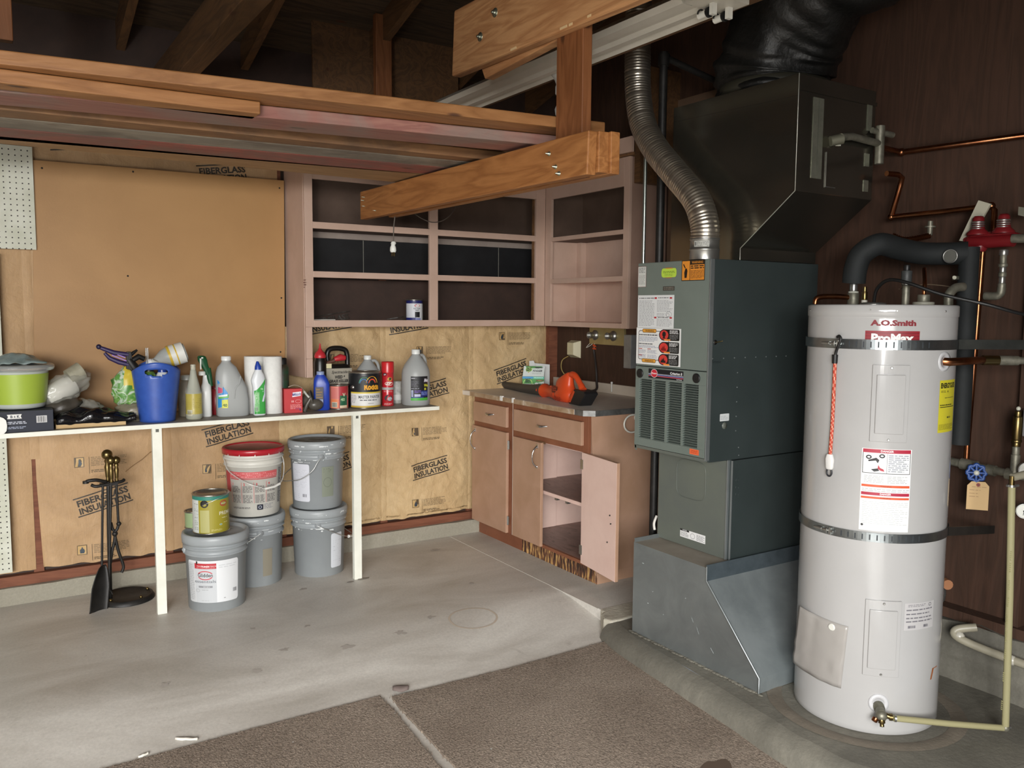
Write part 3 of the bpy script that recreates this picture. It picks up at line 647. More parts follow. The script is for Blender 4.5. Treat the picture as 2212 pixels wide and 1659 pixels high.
mb = MB(); mb.hexa([(XF-.02, 3.55, 2.302), (XF+.0, 3.55, 2.302), (XF, 4.38, 2.315), (XF-.02, 4.38, 2.315), (XF-.02, 3.55, 2.385), (XF, 3.55, 2.385), (XF, 4.38, 2.385), (XF-.02, 4.38, 2.385)])
solo('fascia_board', mb, PINK, 'pink fascia board above the corner cupboard behind the post', 'board', bev=0.0015)
mb = MB(); mb.box((XF+0.0, 3.55, 2.288), (3.31, 4.3, 2.302)); mb.box((XF-0.02, 4.386, 2.288), (XF, 4.42, 2.45)); solo('cupboard_top_board', mb, BRNBRD, 'brown weathered board lying on top of the corner cupboard', 'board')

# ------------------------------------------------------------------ base cabinets and counter
XB = 2.64
def handle_d(t, x, y, z, h=0.11):   # bowed chrome door handle
    mb = MB(); pts = curve([(x, y, z+h/2), (x-0.025, y, z+h*0.3), (x-0.034, y, z), (x-0.025, y, z-h*0.3), (x, y, z-h/2)], 5)
    n = len(pts); mb.tube(pts, [0.0065-0.003*math.sin(PI*i/(n-1)) for i in range(n)], 8, CHROME)
    mb.box((x-0.004, y-0.010, z+h/2-0.012), (x, y+0.010, z+h/2+0.012)); mb.box((x-0.004, y-0.008, z-h/2-0.008), (x, y+0.008, z-h/2+0.008))
    return obj('handle', mb, CHROME, t)
def pull_h(t, x, y, z, w=0.09):
    mb = MB(); pts = curve([(x, y-w/2, z), (x-0.018, y-w*0.25, z-0.003), (x-0.022, y, z-0.004), (x-0.018, y+w*0.25, z-0.003), (x, y+w/2, z)], 5)
    n = len(pts); mb.tube(pts, [0.003+0.005*math.sin(PI*i/(n-1)) for i in range(n)], 8, CHROME); return obj('handle', mb, CHROME, t)
def hinge(t, x, y, z):
    mb = MB(); mb.box((x-0.004, y-0.012, z-0.025), (x, y+0.012, z+0.025)); mb.lathe([(0.004, -0.027), (0.004, 0.027)], (x-0.004, y, z), 8); return obj('hinge', mb, STEEL, t, bev=0.001)
# left unit
t = thing('base_cabinet', 'narrow base cabinet with taupe door and drawer in the corner, standing under the counter', 'cabinet', (2.95, 4.33, 0))
ya, yb = 4.113, 4.557
mb = MB(); mb.box((XB+0.018, ya, 0.11), (3.31, ya+0.016, 0.9)); mb.box((XB+0.018, yb-0.016, 0.11), (3.31, yb, 0.9)); mb.box((XB+0.018, ya+.016, 0.11), (3.31, yb-.016, 0.126)); obj('carcass', mb, TAUPE, t)
for a, b in (((ya, 0.11), (ya+0.045, 0.9)), ((yb-0.02, 0.11), (yb, 0.9)), ((ya+.045, 0.868), (yb-.02, 0.9)), ((ya+.045, 0.708), (yb-.02, 0.748)), ((ya+.045, 0.11), (yb-.02, 0.13))):
    mb = MB(); mb.box((XB, a[0], a[1]), (XB+0.018, b[0], b[1])); obj('frame', mb, RUST, t, bev=0.001)
mb = MB(); mb.box((2.715, ya, 0.0), (2.73, yb+0.07, 0.11)); obj('toe_kick', mb, RUST, t)
d = obj('drawer', MB().box((XB-0.019, 4.153, 0.748), (XB-0.0005, 4.540, 0.869)), TAUPE, t, bev=0.002); pull_h(d, XB-0.019, 4.335, 0.812)
d = obj('door', MB().box((XB-0.019, 4.148, 0.113), (XB-0.0005, 4.555, 0.718)), TAUPE, t, bev=0.002); handle_d(d, XB-0.019, 4.52, 0.63, 0.12); hinge(d, XB-0.006, 4.144, 0.645); hinge(d, XB-0.006, 4.144, 0.19)
# right unit with the open door
t = thing('base_cabinet', 'wide base cabinet next to the furnace, door open, pink inside, rotted toe kick', 'cabinet', (2.95, 3.75, 0))
ya, yb = 3.387, 4.106
mb = MB(); mb.box((XB+0.018, ya, 0.0), (3.31, ya+0.016, 0.9)); side = obj('side_panel', mb, TAUPE, t, bev=0.001)
for v in side.data.vertices:    # toe notch: the bottom front corner steps back
    if v.co.z < -0.0 + 0.001 and v.co.x < 0: v.co.x = 2.715-2.95
mb = MB(); mb.box((XB+0.018, yb-0.016, 0.11), (3.25, yb, 0.9)); mb.box((3.24, ya+0.016, 0.11), (3.25, yb-.016, 0.9)); mb.box((XB+0.018, ya+.0165, 0.13), (XB+0.3, ya+.0185, 0.9)); obj('inner_lining', mb, PINKIN, t)
mb = MB(); mb.box((XB+0.019, ya+.019, 0.11), (3.24, yb-.016, 0.128)); obj('bottom', mb, SHELFTOP, t)
mb = MB(); mb.box((XB+0.022, ya+.019, 0.415), (3.24, yb-.016, 0.431)); s_ = obj('shelf', mb, SHELFTOP, t)
mb = MB(); mb.box((XB+0.016, ya+.019, 0.413), (XB+0.0215, yb-.016, 0.4315)); obj('shelf_edge', mb, PINKIN, t)
for yy in (3.70, 3.60): 
    mb = MB(); mb.box((XB+0.03, yy, 0.395), (XB+0.05, yy+0.02, 0.4145)); obj('shelf_clip', mb, STEEL, t)
mb = MB(); mb.box((XB+0.02, ya+.019, 0.70), (XB+0.5, yb-.018, 0.712)); mb.box((XB+0.02, 4.078, 0.13), (XB+0.3, 4.086, 0.70)); obj('divider', mb, PINKIN, t)
for a, b in (((ya, 0.11), (ya+0.042, 0.9)), ((yb-0.028, 0.11), (yb, 0.9)), ((ya+.042, 0.868), (yb-.028, 0.9)), ((ya+.042, 0.708), (yb-.028, 0.748)), ((ya+.042, 0.11), (yb-.028, 0.128))):
    mb = MB(); mb.box((XB, a[0], a[1]), (XB+0.018, b[0], b[1])); obj('frame', mb, RUST, t, bev=0.001)
mb = MB(); mb.grid(90, 6, lambda u, v: (2.713-0.005*noise.noise(Vector((u*60, v*3, 0))), ya+(yb-ya)*u, 0.001+0.109*v), ROT); mb.box((2.718, ya, 0), (2.73, yb, 0.11), ROT); o = obj('toe_kick', mb, ROT, t); o['label'] = 'rotted and charred toe kick'
mb = MB(); mb.box((2.7135, ya-0.001, 0.001), (2.95, ya+0.0155, 0.06), TAUPE); obj('toe_end', mb, PINK, t)
d = obj('drawer', MB().box((XB-0.019, 3.423, 0.744), (XB-0.0005, 4.071, 0.868)), TAUPE, t, bev=0.002); pull_h(d, XB-0.019, 3.775, 0.808)
mb = MB(); mb.box((XB-0.019, 3.788, 0.118), (XB-0.0005, 4.078, 0.708)); d = obj('door', mb, TAUPE, t, bev=0.002); handle_d(d, XB-0.019, 3.825, 0.625, 0.12)
mb = MB(); mb.box((XB-0.004, 3.77, 0.702), (XB-0.0005, 3.86, 0.714)); obj('splintered_edge', mb, BRNBRD, d)
# open door: hinged at y=3.434, swung right round
hx, hy = XB-0.004, 3.432; fx, fy = 2.588, 3.092
dv = Vector((fx-hx, fy-hy, 0)); L_ = dv.length; dv.normalize(); nv = Vector((dv.y, -dv.x, 0))
if nv.x > 0: nv = -nv      # nv points to the room side (-x)
def dp(a, b, z): q = Vector((hx, hy, 0))+dv*a+nv*b; return (q.x, q.y, z)
mb = MB(); A = [dp(0, 0, .118), dp(L_, 0, .118), dp(L_, -0.018, .118), dp(0, -0.018, .118)]; B = [(p[0], p[1], .708) for p in A]; mb.hexa(A+B); d = obj('door', mb, TAUPE, t, bev=0.0015)
mb = MB(); mb.hexa([dp(.001, .0012, .119), dp(L_-.001, .0012, .119), dp(L_-.001, 0.0002, .119), dp(.001, 0.0002, .119), dp(.001, .0012, .707), dp(L_-.001, .0012, .707), dp(L_-.001, 0.0002, .707), dp(.001, 0.0002, .707)]); o = obj('inner_face', mb, PINKIN, d); o['label'] = 'pale pink inner face'
for z in (0.645, 0.19):
    mb = MB(); mb.hexa([dp(-.012, .004, z-.025), dp(.016, .004, z-.025), dp(.016, .0015, z-.025), dp(-.012, .0015, z-.025), dp(-.012, .004, z+.025), dp(.016, .004, z+.025), dp(.016, .0015, z+.025), dp(-.012, .0015, z+.025)]); obj('hinge', mb, STEEL, d)
for a, z in ((0.29, 0.44), (0.30, 0.40), (0.27, 0.30)):
    mb = MB(); mb.lathe([(0.004, 0), (0.003, 0.004)], dp(a, 0.002, z), 8, BLKIRON, axis=tuple(nv)); obj('screw', mb, None, d)
# gap strip between the two units
mb = MB(); mb.box((XB+0.001, 4.1068, 0.11), (XB+0.03, 4.1123, 0.898)); solo('gap_strip', mb, flat('#d8d2c8'), 'thin white filler strip between the two base cabinets', 'strip')
# countertop
mb = MB(); mb.prism([(2.612, 4.56), (2.612, 3.40), (2.66, 3.36), (3.322, 3.36), (3.322, 4.66), (2.60, 4.66)], 'z', 0.902, 0.93)
ct = thing('countertop', 'grey laminate countertop with a worn chrome edge on the base cabinets', 'countertop', (2.95, 4.0, 0.902))
LAM = mottled('grey_laminate', '#d0c8bd', '#dad2c8', 12, 0.5, bs=0.03, bscale=30, c3='#bdb4a9'); obj('top', mb, LAM, ct, bev=0.0015)
mb = MB(); mb.box((2.606, 3.95, 0.903), (2.6115, 4.56, 0.929)); mb.box((2.606, 3.475, 0.903), (2.6115, 3.94, 0.929)); obj('edge_band', mb, mottled('worn_edge', '#9a7f62', '#b09a80', 14, 0.5, c3='#d8d4cc', stops=(0.4, 0.6)), ct)
mb = MB(); mb.prism([(2.611, 3.47), (2.611, 3.398), (2.658, 3.354), (3.322, 3.354), (3.322, 3.3595), (2.66, 3.3595), (2.617, 3.4), (2.617, 3.47)], 'z', 0.902, 0.931); obj('chrome_edge', mb, mottled('scuffed_chrome', '#6c6c6a', '#8c8c8a', 20, 0.5, metal=.7, bs=0.2), ct)
mb = MB(); mb.box((3.3, 3.40, 0.9305), (3.322, 4.655, 0.99)); obj('backsplash', mb, mottled('splash_laminate', '#c0b5a6', '#c9beaf', 6, 0.4, bs=0.03), ct, bev=0.001)
for y, w in ((4.17, 0.03), (4.05, 0.02)):
    mb = MB(); mb.box((2.604, y, 0.906), (2.617, y+w, 0.936)); obj('paint_drip', mb, flat('#e8e8e4', 0.4), ct, bev=0.003)
# towel ring on the side of the cabinet
t = thing('towel_ring', 'white metal towel ring on the side of the cabinet beside the furnace', 'towel ring', (2.915, 3.38, 0.85))
mb = MB(); mb.tube([(2.915+0.058*math.cos(a), 3.362, 0.848+0.047*math.sin(a)) for a in [2*PI*i/32 for i in range(33)]], 0.005, 8, flat('#d8d6cc', 0.3), caps=False); obj('ring', mb, None, t)
mb = MB(); mb.lathe([(0.02, 0), (0.02, 0.006), (0.009, 0.010), (0.009, 0.024)], (2.965, 3.386, 0.875), 16, flat('#d8d6cc', 0.3), axis=(0, -1, 0)); obj('mount', mb, None, t)
# outlet cover, light bar
t = thing('outlet_box', 'cream slant-sided outlet cover on the brown wall over the counter', 'outlet', (3.33, 4.42, 1.19))
CRE = flat('#cfc8a6', 0.4)
mb = MB(); a, b, c_, d_ = 4.365, 4.475, 1.13, 1.245
mb.hexa([(3.33, a, c_), (3.33, a, d_), (3.33, b, d_), (3.33, b, c_), (3.285, a+.025, c_+.022), (3.285, a+.025, d_-.015), (3.285, b-.018, d_-.015), (3.285, b-.018, c_+.022)]); obj('cover', mb, CRE, t, bev=0.002)
mb = MB(); mb.tube(curve([(3.29, 4.45, 1.14), (3.27, 4.49, 1.11), (3.26, 4.48, 1.05), (3.28, 4.44, 1.0), (3.27, 4.36, 0.985)], 8), 0.0035, 8, flat('#a08a50', 0.5)); obj('cable', mb, None, t)
t = thing('light_bar', 'brass two-socket light bar with no bulbs, hanging under the corner cupboard', 'light fixture', (3.33, 4.08, 1.29))
PB = mottled('tarnished_brass_plate', '#a39466', '#b0a274', 8, 0.4, metal=0.45, bs=0.03)
mb = MB(); mb.box((3.312, 3.916, 1.229), (3.330, 4.256, 1.338)); obj('backplate', mb, PB, t, bev=0.002)
for y in (4.19, 4.01):
    mb = MB(); mb.lathe([(0.030, 0), (0.032, 0.008), (0.024, 0.014), (0.019, 0.018), (0.019, 0.05), (0.022, 0.052), (0.022, 0.056), (0.017, 0.056), (0.015, 0.02), (0.0, 0.02)], (3.311, y, 1.287), 20, STEEL, axis=(-1, 0, 0)); s_ = obj('socket', mb, None, t)
mb = MB(); mb.tube(curve([(3.315, 4.25, 1.235), (3.30, 4.27, 1.205), (3.30, 4.24, 1.215), (3.31, 4.22, 1.23)], 6), 0.002, 6, flat('#d8d4c8')); 
mb.tube(curve([(3.315, 4.20, 1.235), (3.30, 4.19, 1.22), (3.295, 4.18, 1.205)], 5), 0.002, 6, flat('#d8d4c8')); obj('loose_wire', mb, None, t)
mb = MB(); mb.lathe([(0.004, 0), (0.008, 0.02), (0.008, 0.026)], (3.295, 4.165, 1.215), 8, flat('#c8502a', 0.4), axis=(0, 0.9, 0.3)); mb.lathe([(0.004, 0), (0.008, 0.02), (0.008, 0.026)], (3.295, 4.165, 1.20), 8, flat('#c8502a', 0.4), axis=(0, 0.9, 0.1)); obj('wire_nut', mb, None, t)
mb = MB(); mb.tube(curve([(3.296, 4.19, 1.20), (3.295, 4.175, 1.15), (3.28, 4.14, 1.08), (3.27, 4.12, 1.0), (3.25, 4.10, 0.95), (3.18, 4.12, 0.939), (3.10, 4.16, 0.937)], 8), 0.0075, 8, flat('#2c2624', 0.5)); solo('power_cable', mb, None, 'dark cable drooping from the light bar down to the counter', 'cable')
mb = MB(); mb.box((3.27, 3.80, 1.10), (3.33, 3.865, 1.30)); solo('junction_box', mb, mottled('grey_metal_box', '#8e9090', '#a0a2a2', 12, 0.45, metal=0.5), 'small grey metal box on the wall just left of the furnace', 'electrical box', bev=0.002)
# paint can in the cupboard
# ------------------------------------------------------------------ return-air base, blower box, furnace
XFU = 2.45
t = thing('return_air_duct', 'galvanised sheet-metal return duct base flaring out under the furnace, on the curb', 'duct', (2.8, 2.45, 0))
mb = MB(); mb.add([(2.45, 2.80, 0), (2.45, 2.068, 0), (2.45, 2.068, 0.058), (2.45, 2.352, 0.358), (2.45, 2.352, 0.412), (2.45, 2.80, 0.412)], [(0, 5, 4, 3, 2, 1)], GALV); mb.box((2.4505, 2.798, 0.0), (3.05, 2.80, 0.412), GALV); obj('front_panel', mb, None, t)
mb = MB(); mb.hexa([(2.451, 2.352, 0.356), (3.05, 2.352, 0.356), (3.05, 2.354, 0.356), (2.451, 2.354, 0.356), (2.447, 2.349, 0.425), (3.05, 2.349, 0.425), (3.05, 2.3535, 0.425), (2.447, 2.3535, 0.425)]); obj('collar', mb, mottled('blue_grey_galvanised', '#65727a', '#75828a', 14, 0.4, metal=0.7, bs=0.05), t)
mb = MB(); mb.add([(2.4505, 2.068, 0.058), (3.05, 2.068, 0.058), (3.05, 2.352, 0.358), (2.4505, 2.352, 0.358)], [(0, 1, 2, 3)]); mb.add([(2.4505, 2.068, 0.0), (3.05, 2.068, 0.0), (3.05, 2.068, 0.058), (2.4505, 2.068, 0.058)], [(0, 1, 2, 3)]); obj('sloping_panel', mb, mottled('light_galvanised', '#8d9698', '#a4acae', 5, 0.45, metal=0.6, bs=0.05), t)
mb = MB(); mb.tube([(2.447, 2.352, 0.36), (2.447, 2.068, 0.06), (2.447, 2.068, 0.0)], 0.0045, 6, GALV); mb.tube([(2.447, 2.352, 0.36), (2.447, 2.352, 0.418)], 0.003, 6, GALV); obj('seam', mb, None, t)
mb = MB(); mb.add([(2.45, 2.352, 0.412), (3.05, 2.352, 0.412), (3.05, 2.80, 0.412), (2.45, 2.80, 0.412)], [(0, 1, 2, 3)]); obj('top', mb, mottled('dusty_galvanised', '#8f877b', '#9b9387', 8, 0.7, metal=0.1, bs=0.1), t)
mb = MB(); mb.box((2.452, 2.795, 0.412), (2.60, 2.799, 0.43)); obj('flange', mb, GALV, t)
# scratches
P = Print(plane_map((2.449, 2.8, 0), (0, -1, 0), (0, 0, 1)))
for x, z, a, l in ((0.06, 0.33, 0, .012), (0.37, 0.18, -1, .02), (0.40, 0.15, -1.1, .03), (0.48, 0.09, -.8, .025), (0.13, 0.22, .3, .006), (0.2, 0.14, 0, .006), (0.1, 0.16, 0, .008), (0.33, 0.25, .4, .006)):
    P.poly([(x, z), (x+l*math.cos(a), z+l*math.sin(a)), (x+l*math.cos(a), z+l*math.sin(a)+.003), (x, z+.003)], '#b4bcbe')
P.done('scratch', t)

t = thing('blower_cabinet', 'grey-green blower compartment between the furnace and the sheet-metal base', 'furnace part', (2.85, 2.6, 0.412))
mb = MB(); mb.box((2.602, 2.372, 0.4125), (3.09, 2.808, 0.834)); obj('side_panel', mb, FURND, t)
mb = MB(); mb.box((2.594, 2.397, 0.414), (2.6015, 2.806, 0.83)); d = obj('door', mb, FURNL, t, bev=0.002)
mb = MB(); mb.tube([(2.5925, 2.60+0.088*math.copysign(abs(math.cos(a))**.45, math.cos(a)), 0.715+0.085*math.copysign(abs(math.sin(a))**.45, math.sin(a))) for a in [2*PI*i/48 for i in range(49)]], 0.0018, 6, FURNL, caps=False); obj('embossed_outline', mb, None, d)
mb = MB(); mb.box((2.590, 2.388, 0.414), (2.602, 2.396, 0.834)); mb.box((2.598, 2.371, 0.414), (2.6025, 2.379, 0.834)); obj('corner_trim', mb, GALV, t, bev=0.001)
P = Print(plane_map((2.593, 2.657, 0.452), (0, -1, 0), (0, 0, 1))); P.rect(0, 0, 0.152, 0.036, '#e6e6e6'); P.rect(0, 0.028, 0.055, 0.036, '#202020'); P.text('NOTICE', 0.028, 0.030, 0.005, '#e8e8e8', al='c', bold=.02); P.lines(0.004, 0.004, 0.052, 0.025, 5, '#888888'); P.lines(0.10, 0.004, 0.148, 0.03, 6, '#888888'); P.ring(0.077, 0.017, 0.014, 0.012, 0.002, '#999999'); P.done('notice_label', d)
for yy, zz in ((0.0, 0.75), (0.0, 0.72), (0.0, 0.69)):
    mb = MB(); c = (2.63, 2.3715, zz); mb.lathe([(0.009, 0), (0.009, 0.001), (0.0075, 0.001), (0.0075, 0.0)], c, 16, FURND, axis=(0, -1, 0), caps=False); obj('knockout', mb, None, t)

t = thing('furnace', 'tall green-grey gas furnace with louvred lower door, covered in warning stickers', 'furnace', (2.8, 2.6, 0.834))
y0f, y1f, zb, zt = 2.38, 2.812, 0.836, 1.652
mb = MB(); mb.box((2.47, y0f, zb), (3.105, y1f, zt)); obj('casing', mb, FURND, t, bev=0.002)
mb = MB(); mb.box((2.452, y0f+0.006, 1.206), (2.469, y1f, zt-.001)); d1 = obj('upper_door', mb, FURN, t, bev=0.003)
mb = MB(); mb.box((2.449, y0f-0.002, zb+.01), (2.4712, y0f+0.005, zt)); obj('corner_trim', mb, GALV, t, bev=0.001)
mb = MB(); mb.box((2.451, y0f+0.006, zb+0.004), (2.469, y1f, zb+0.016)); mb.box((2.451, y1f-.012, zb-.006), (2.457, y1f-.004, zb+.02)); obj('bottom_lip', mb, FURNL, t)
# lower door: frame around four louvre columns
d2 = obj('lower_door', MB().box((2.463, y0f+.008, zb+.018), (2.469, y1f, 1.203)), flat('#262c2a', 0.6), t)
mb = MB(); cols = [(2.707, 2.784), (2.621, 2.697), (2.524, 2.606), (2.428, 2.512)]
ys = [y0f+0.008]+[q for c in cols[::-1] for q in c]+[y1f]
lz0, lz1 = 0.888, 1.148
mb.box((2.450, y0f+.008, zb+.018), (2.4628, y1f, lz0)); mb.box((2.450, y0f+.008, lz1), (2.4628, y1f, 1.203))
for a, b in ((ys[0], ys[1]), (ys[2], ys[3]), (ys[4], ys[5]), (ys[6], ys[7]), (ys[8], ys[9])): mb.box((2.450, a, lz0), (2.4628, b, lz1))
obj('louvre_frame', mb, FURN, d2, bev=0.0008)
nl = 26; SL = None
for ci, (a, b) in enumerate(cols):
    for k in range(nl):
        z = lz0+(lz1-lz0)*(k+0.15)/nl; h = (lz1-lz0)/nl*0.5
        if SL is None or ci == 0 and k == 0 or True:
            mb = MB(); mb.hexa([(2.4475, a+.001, z), (2.4475, b-.001, z), (2.462, b-.001, z+h*.5), (2.462, a+.001, z+h*.5), (2.4475, a+.001, z+h*.35), (2.4475, b-.001, z+h*.35), (2.462, b-.001, z+h), (2.462, a+.001, z+h)])
        obj('louvre', mb, FURN, d2)
for y, z in ((2.782, 1.172), (2.440, 1.175)):
    mb = MB(); mb.lathe([(0.020, 0), (0.020, 0.004), (0.016, 0.006), (0.006, 0.002), (0.0, 0.002)], (2.450, y, z), 24, BLACK, axis=(-1, 0, 0)); obj('door_knob', mb, None, d2)
FM = lambda y, z, x=2.452: plane_map((x, y, z), (0, -1, 0), (0, 0, 1))
def sticker(par, y, z, name, fn, x=2.4505):
    P = Print(FM(y, z, x)); fn(P); return P.done(name, par)
def brandplate(P):
    P.rect(0, 0, 0.212, 0.040, '#14141a'); P.rect(0, 0.013, 0.212, 0.016, '#7a80b8'); P.rect(0, 0.008, 0.212, 0.011, '#c04858'); P.rect(0.0, 0.018, 0.212, 0.0195, '#d8d8e0')
    P.ell(0.036, 0.021, 0.021, 0.0185, '#d0d0d0'); P.ell(0.036, 0.021, 0.019, 0.0165, '#c02434'); P.text('Rheem', 0.036, 0.0175, 0.008, '#ece6e6', w=0.032, al='c', bold=.02)
    P.text('Criterion II', 0.205, 0.023, 0.010, '#f0f0f0', al='r', bold=.02, w=0.07); P.text('Gas Furnace', 0.205, 0.002, 0.0045, '#e0e0e0', al='r', bold=.01)
sticker(d2, 2.727, 1.157, 'brand_plate', brandplate, 2.4498)
def st(P):  # tall pale strip upper left
    P.rect(0, 0, 0.052, 0.088, '#8a3a3a'); P.rect(.001, .001, .051, .087, '#c9cbc6'); P.lines(.006, .06, .046, .084, 4, '#6a6a6a'); P.lines(.006, .01, .046, .052, 8, '#9a9a98')
sticker(d1, 2.809, 1.548, 'sticker', st)
def st(P):
    P.rrect(0, 0.003, 0.09, 0.041, .012, '#b4d24a'); P.text('WARNING', .045, .038, .006, '#d07030', al='c', bold=.02); P.lines(.01, .02, .08, .03, 2, '#55702a'); P.lines(.02, .008, .07, .018, 2, '#7a9438'); P.text('FLAMMABLE', .045, -.001, .005, '#d07030', al='c')
sticker(d1, 2.661, 1.582, 'sticker', st)
def st(P):
    P.rect(0, 0, 0.130, 0.083, '#241c14'); P.rect(.003, .003, .046, .080, '#d88a30'); P.rect(.049, .003, .127, .064, '#d88a30'); P.text('WARNING', .088, .069, .009, '#c98430', al='c', bold=.02); P.lines(.052, .046, .125, .062, 2, '#3a2818', .6); P.lines(.052, .008, .125, .043, 7, '#6a4420')
    P.poly([(.018, .012), (.03, .012), (.034, .04), (.03, .05), (.022, .05), (.016, .034)], '#1a1410'); P.poly([(.008, .066), (.013, .069), (.024, .052), (.02, .05)], '#1a1410')
sticker(d1, 2.541, 1.568, 'sticker', st)
def st(P): P.rect(0, 0, .07, .018, '#46433c'); P.lines(.006, .003, .064, .016, 2, '#77736a')
sticker(d1, 2.650, 1.53, 'data_plate', st)
def st(P):
    P.rect(0, 0, 0.226, 0.139, '#d6d8d8')
    P.lines(.008, .122, .108, .129, 1, '#88898a', .7); P.lines(.008, .006, .106, .118, 18, '#a0a2a4')
    P.lines(.122, .068, .218, .118, 9, '#a0a2a4'); P.lines(.122, .006, .215, .040, 6, '#a0a2a4'); P.lines(.122, .046, .17, .064, 4, '#a0a2a4'); P.ring(.195, .058, .018, .012, .002, '#909294'); P.ring(.19, .055, .01, .008, .002, '#909294')
    for x, y in ((.113, .127), (.206, .127), (.113, .044), (.208, .044)): P.rect(x-.006, y-.004, x+.008, y+.003, '#b02a34')
    P.lines(.13, .124, .195, .130, 1, '#88898a', .7); P.lines(.13, .041, .195, .047, 1, '#88898a', .7)
sticker(d1, 2.806, 1.373, 'instruction_sheet', st)
def st(P):
    P.rect(0, 0, 0.276, 0.158, '#dededc')
    P.rrect(.014, .020, .205, .146, .01, '#14100e'); P.rrect(.0165, .0225, .2025, .1435, .009, '#dededc')
    for z in (.137, .008): P.rrect(.038, z, .128, z+.017, .008, '#14100e'); P.rrect(.040, z+.002, .126, z+.015, .006, '#d6983c'); P.text('WARNING', .085, z+.004, .008, '#3a2410', al='c', bold=.02)
    for i, z in enumerate((.107, .054, .003)):
        P.rrect(.165, z, .268, z+.047, .006, '#141414'); P.ell(.176, z+.023, .031, .024, '#141414'); P.ell(.176, z+.023, .026, .020, '#c83a34')
        P.lines(.21, z+.028, .262, z+.044, 3, '#e0e0e0', .5); P.lines(.21, z+.005, .26, z+.026, 4, '#8a8a8a', .4)
        if i == 0: P.ell(.176, z+.026, .011, .012, '#141414'); P.poly([(.165, z+.008), (.187, z+.008), (.18, z+.014), (.172, z+.014)], '#141414')
        else: P.poly([(.160, z+.010), (.192, z+.010), (.188, z+.022), (.183, z+.018), (.180, z+.034), (.174, z+.022), (.170, z+.030), (.166, z+.018), (.162, z+.022)], '#7a1410' if i == 1 else '#141414')
        P.rrect(.178, z-.001, .215, z+.006, .003, '#e08a3c')
    P.lines(.022, .124, .14, .130, 1, '#44464a', .7); P.lines(.022, .098, .14, .121, 4, '#9aa0b0'); P.lines(.022, .086, .11, .091, 1, '#44464a', .7); P.lines(.022, .072, .15, .083, 2, '#9aa0b0')
    for z in (.028, .048): P.lines(.022, z, .066, z+.016, 3, '#a0a4b4'); P.lines(.078, z, .14, z+.016, 3, '#a0a4b4')
    for x, z in ((.022, .066), (.078, .066), (.022, .038)): P.rect(x, z, x+.022, z+.003, '#b05048')
sticker(d1, 2.810, 1.214, 'warning_sheet', st, 2.4495)
def st(P): P.rect(0, 0, .052, .022, '#e0653a'); P.lines(.006, .004, .046, .019, 4, '#a03818')
sticker(d2, 2.468, .862, 'sticker', st, 2.4498)
SM = plane_map((2.47, y0f-.0004, 0.834), (1, 0, 0), (0, 0, 1))
P = Print(SM); P.rrect(.055, .167, .108, .197, .003, '#c8cccc'); P.lines(.06, .172, .1, .19, 3, '#a8acb0'); P.text('furnace', .0, .405, .012, '#151a1b', shear=.3); P.done('small_label', t)
mb = MB(); mb.lathe([(0.014, 0), (0.014, .0012), (0.0, .0012)], (2.553, y0f-.0005, .982), 20, FURNL, axis=(0, -1, 0)); obj('plug', mb, None, t)
for x, z in [(2.474+.063*i, 1.257) for i in range(8)]+[(2.62, 1.196-.06*i) for i in range(5)]+[(2.64, .885), (2.643, .852)]:
    mb = MB(); mb.lathe([(0.003, 0), (0.002, .002)], (x, y0f-.0002, z), 8, GALV, axis=(0, -1, 0)); obj('screw', mb, None, t)
mb = MB(); mb.lathe([(0.010, 0), (0.010, .0012), (.0, .0012)], (2.486, y0f-.0005, 1.322), 16, BLACK, axis=(0, -1, 0)); mb.tube([(2.486, y0f, 1.322), (2.49, y0f-.02, 1.325), (2.498, y0f-.03, 1.329)], .002, 6, BRASS); obj('thermostat_wire', mb, None, t)

# ------------------------------------------------------------------ plenum
t = thing('plenum', 'tall offset sheet-metal plenum on top of the furnace, below the dark flexible duct', 'duct', (2.85, 2.55, 1.653))
poly = [(2.385, 1.6535), (2.385, 1.70), (2.125, 1.90), (2.125, 2.33), (2.792, 2.33), (2.792, 1.6535)]
mb = MB(); mb.prism(poly, 'x', 2.62, 3.09, GALVD); obj('body', mb, None, t, bev=0.0015)
mb = MB(); pp = [(2.619, y, z) for y, z in poly[:5]]; mb.tube([pp[0], pp[1], pp[2], pp[3]], 0.0022, 6, flat('#9b9a90', .35, .8)); obj('standing_seam', mb, None, t)
mb = MB(); mb.hexa([(2.6185, 2.127, 2.25), (2.6185, 2.79, 2.27), (2.6195, 2.79, 2.27), (2.6195, 2.127, 2.25), (2.6185, 2.127, 2.262), (2.6185, 2.79, 2.276), (2.6195, 2.79, 2.276), (2.6195, 2.127, 2.262)]); mb.box((2.619, 2.12, 2.27), (3.092, 2.124, 2.285)); obj('rim_seam', mb, GALVD, t)
for x0, x1, z0_, z1_ in ((2.705, 2.735, 1.955, 2.255), (2.738, 2.765, 1.955, 2.255), (3.035, 3.065, 2.17, 2.28), (3.03, 3.06, 2.03, 2.08), (3.03, 3.06, 1.93, 1.975)):
    mb = MB(); mb.box((x0, 2.1225, z0_), (x1, 2.1245, z1_)); o = obj('foil_tape', mb, mottled('foil_tape', '#a4a898', '#b4b8a8', 30, 0.32, metal=0.8, bs=0.3, bscale=120), t)
mb = MB(); mb.box((2.79, 2.121, 1.93), (2.793, 2.124, 2.06)); mb.box((2.79, 2.121, 1.927), (2.85, 2.124, 1.93)); obj('wire', mb, STEEL, t)

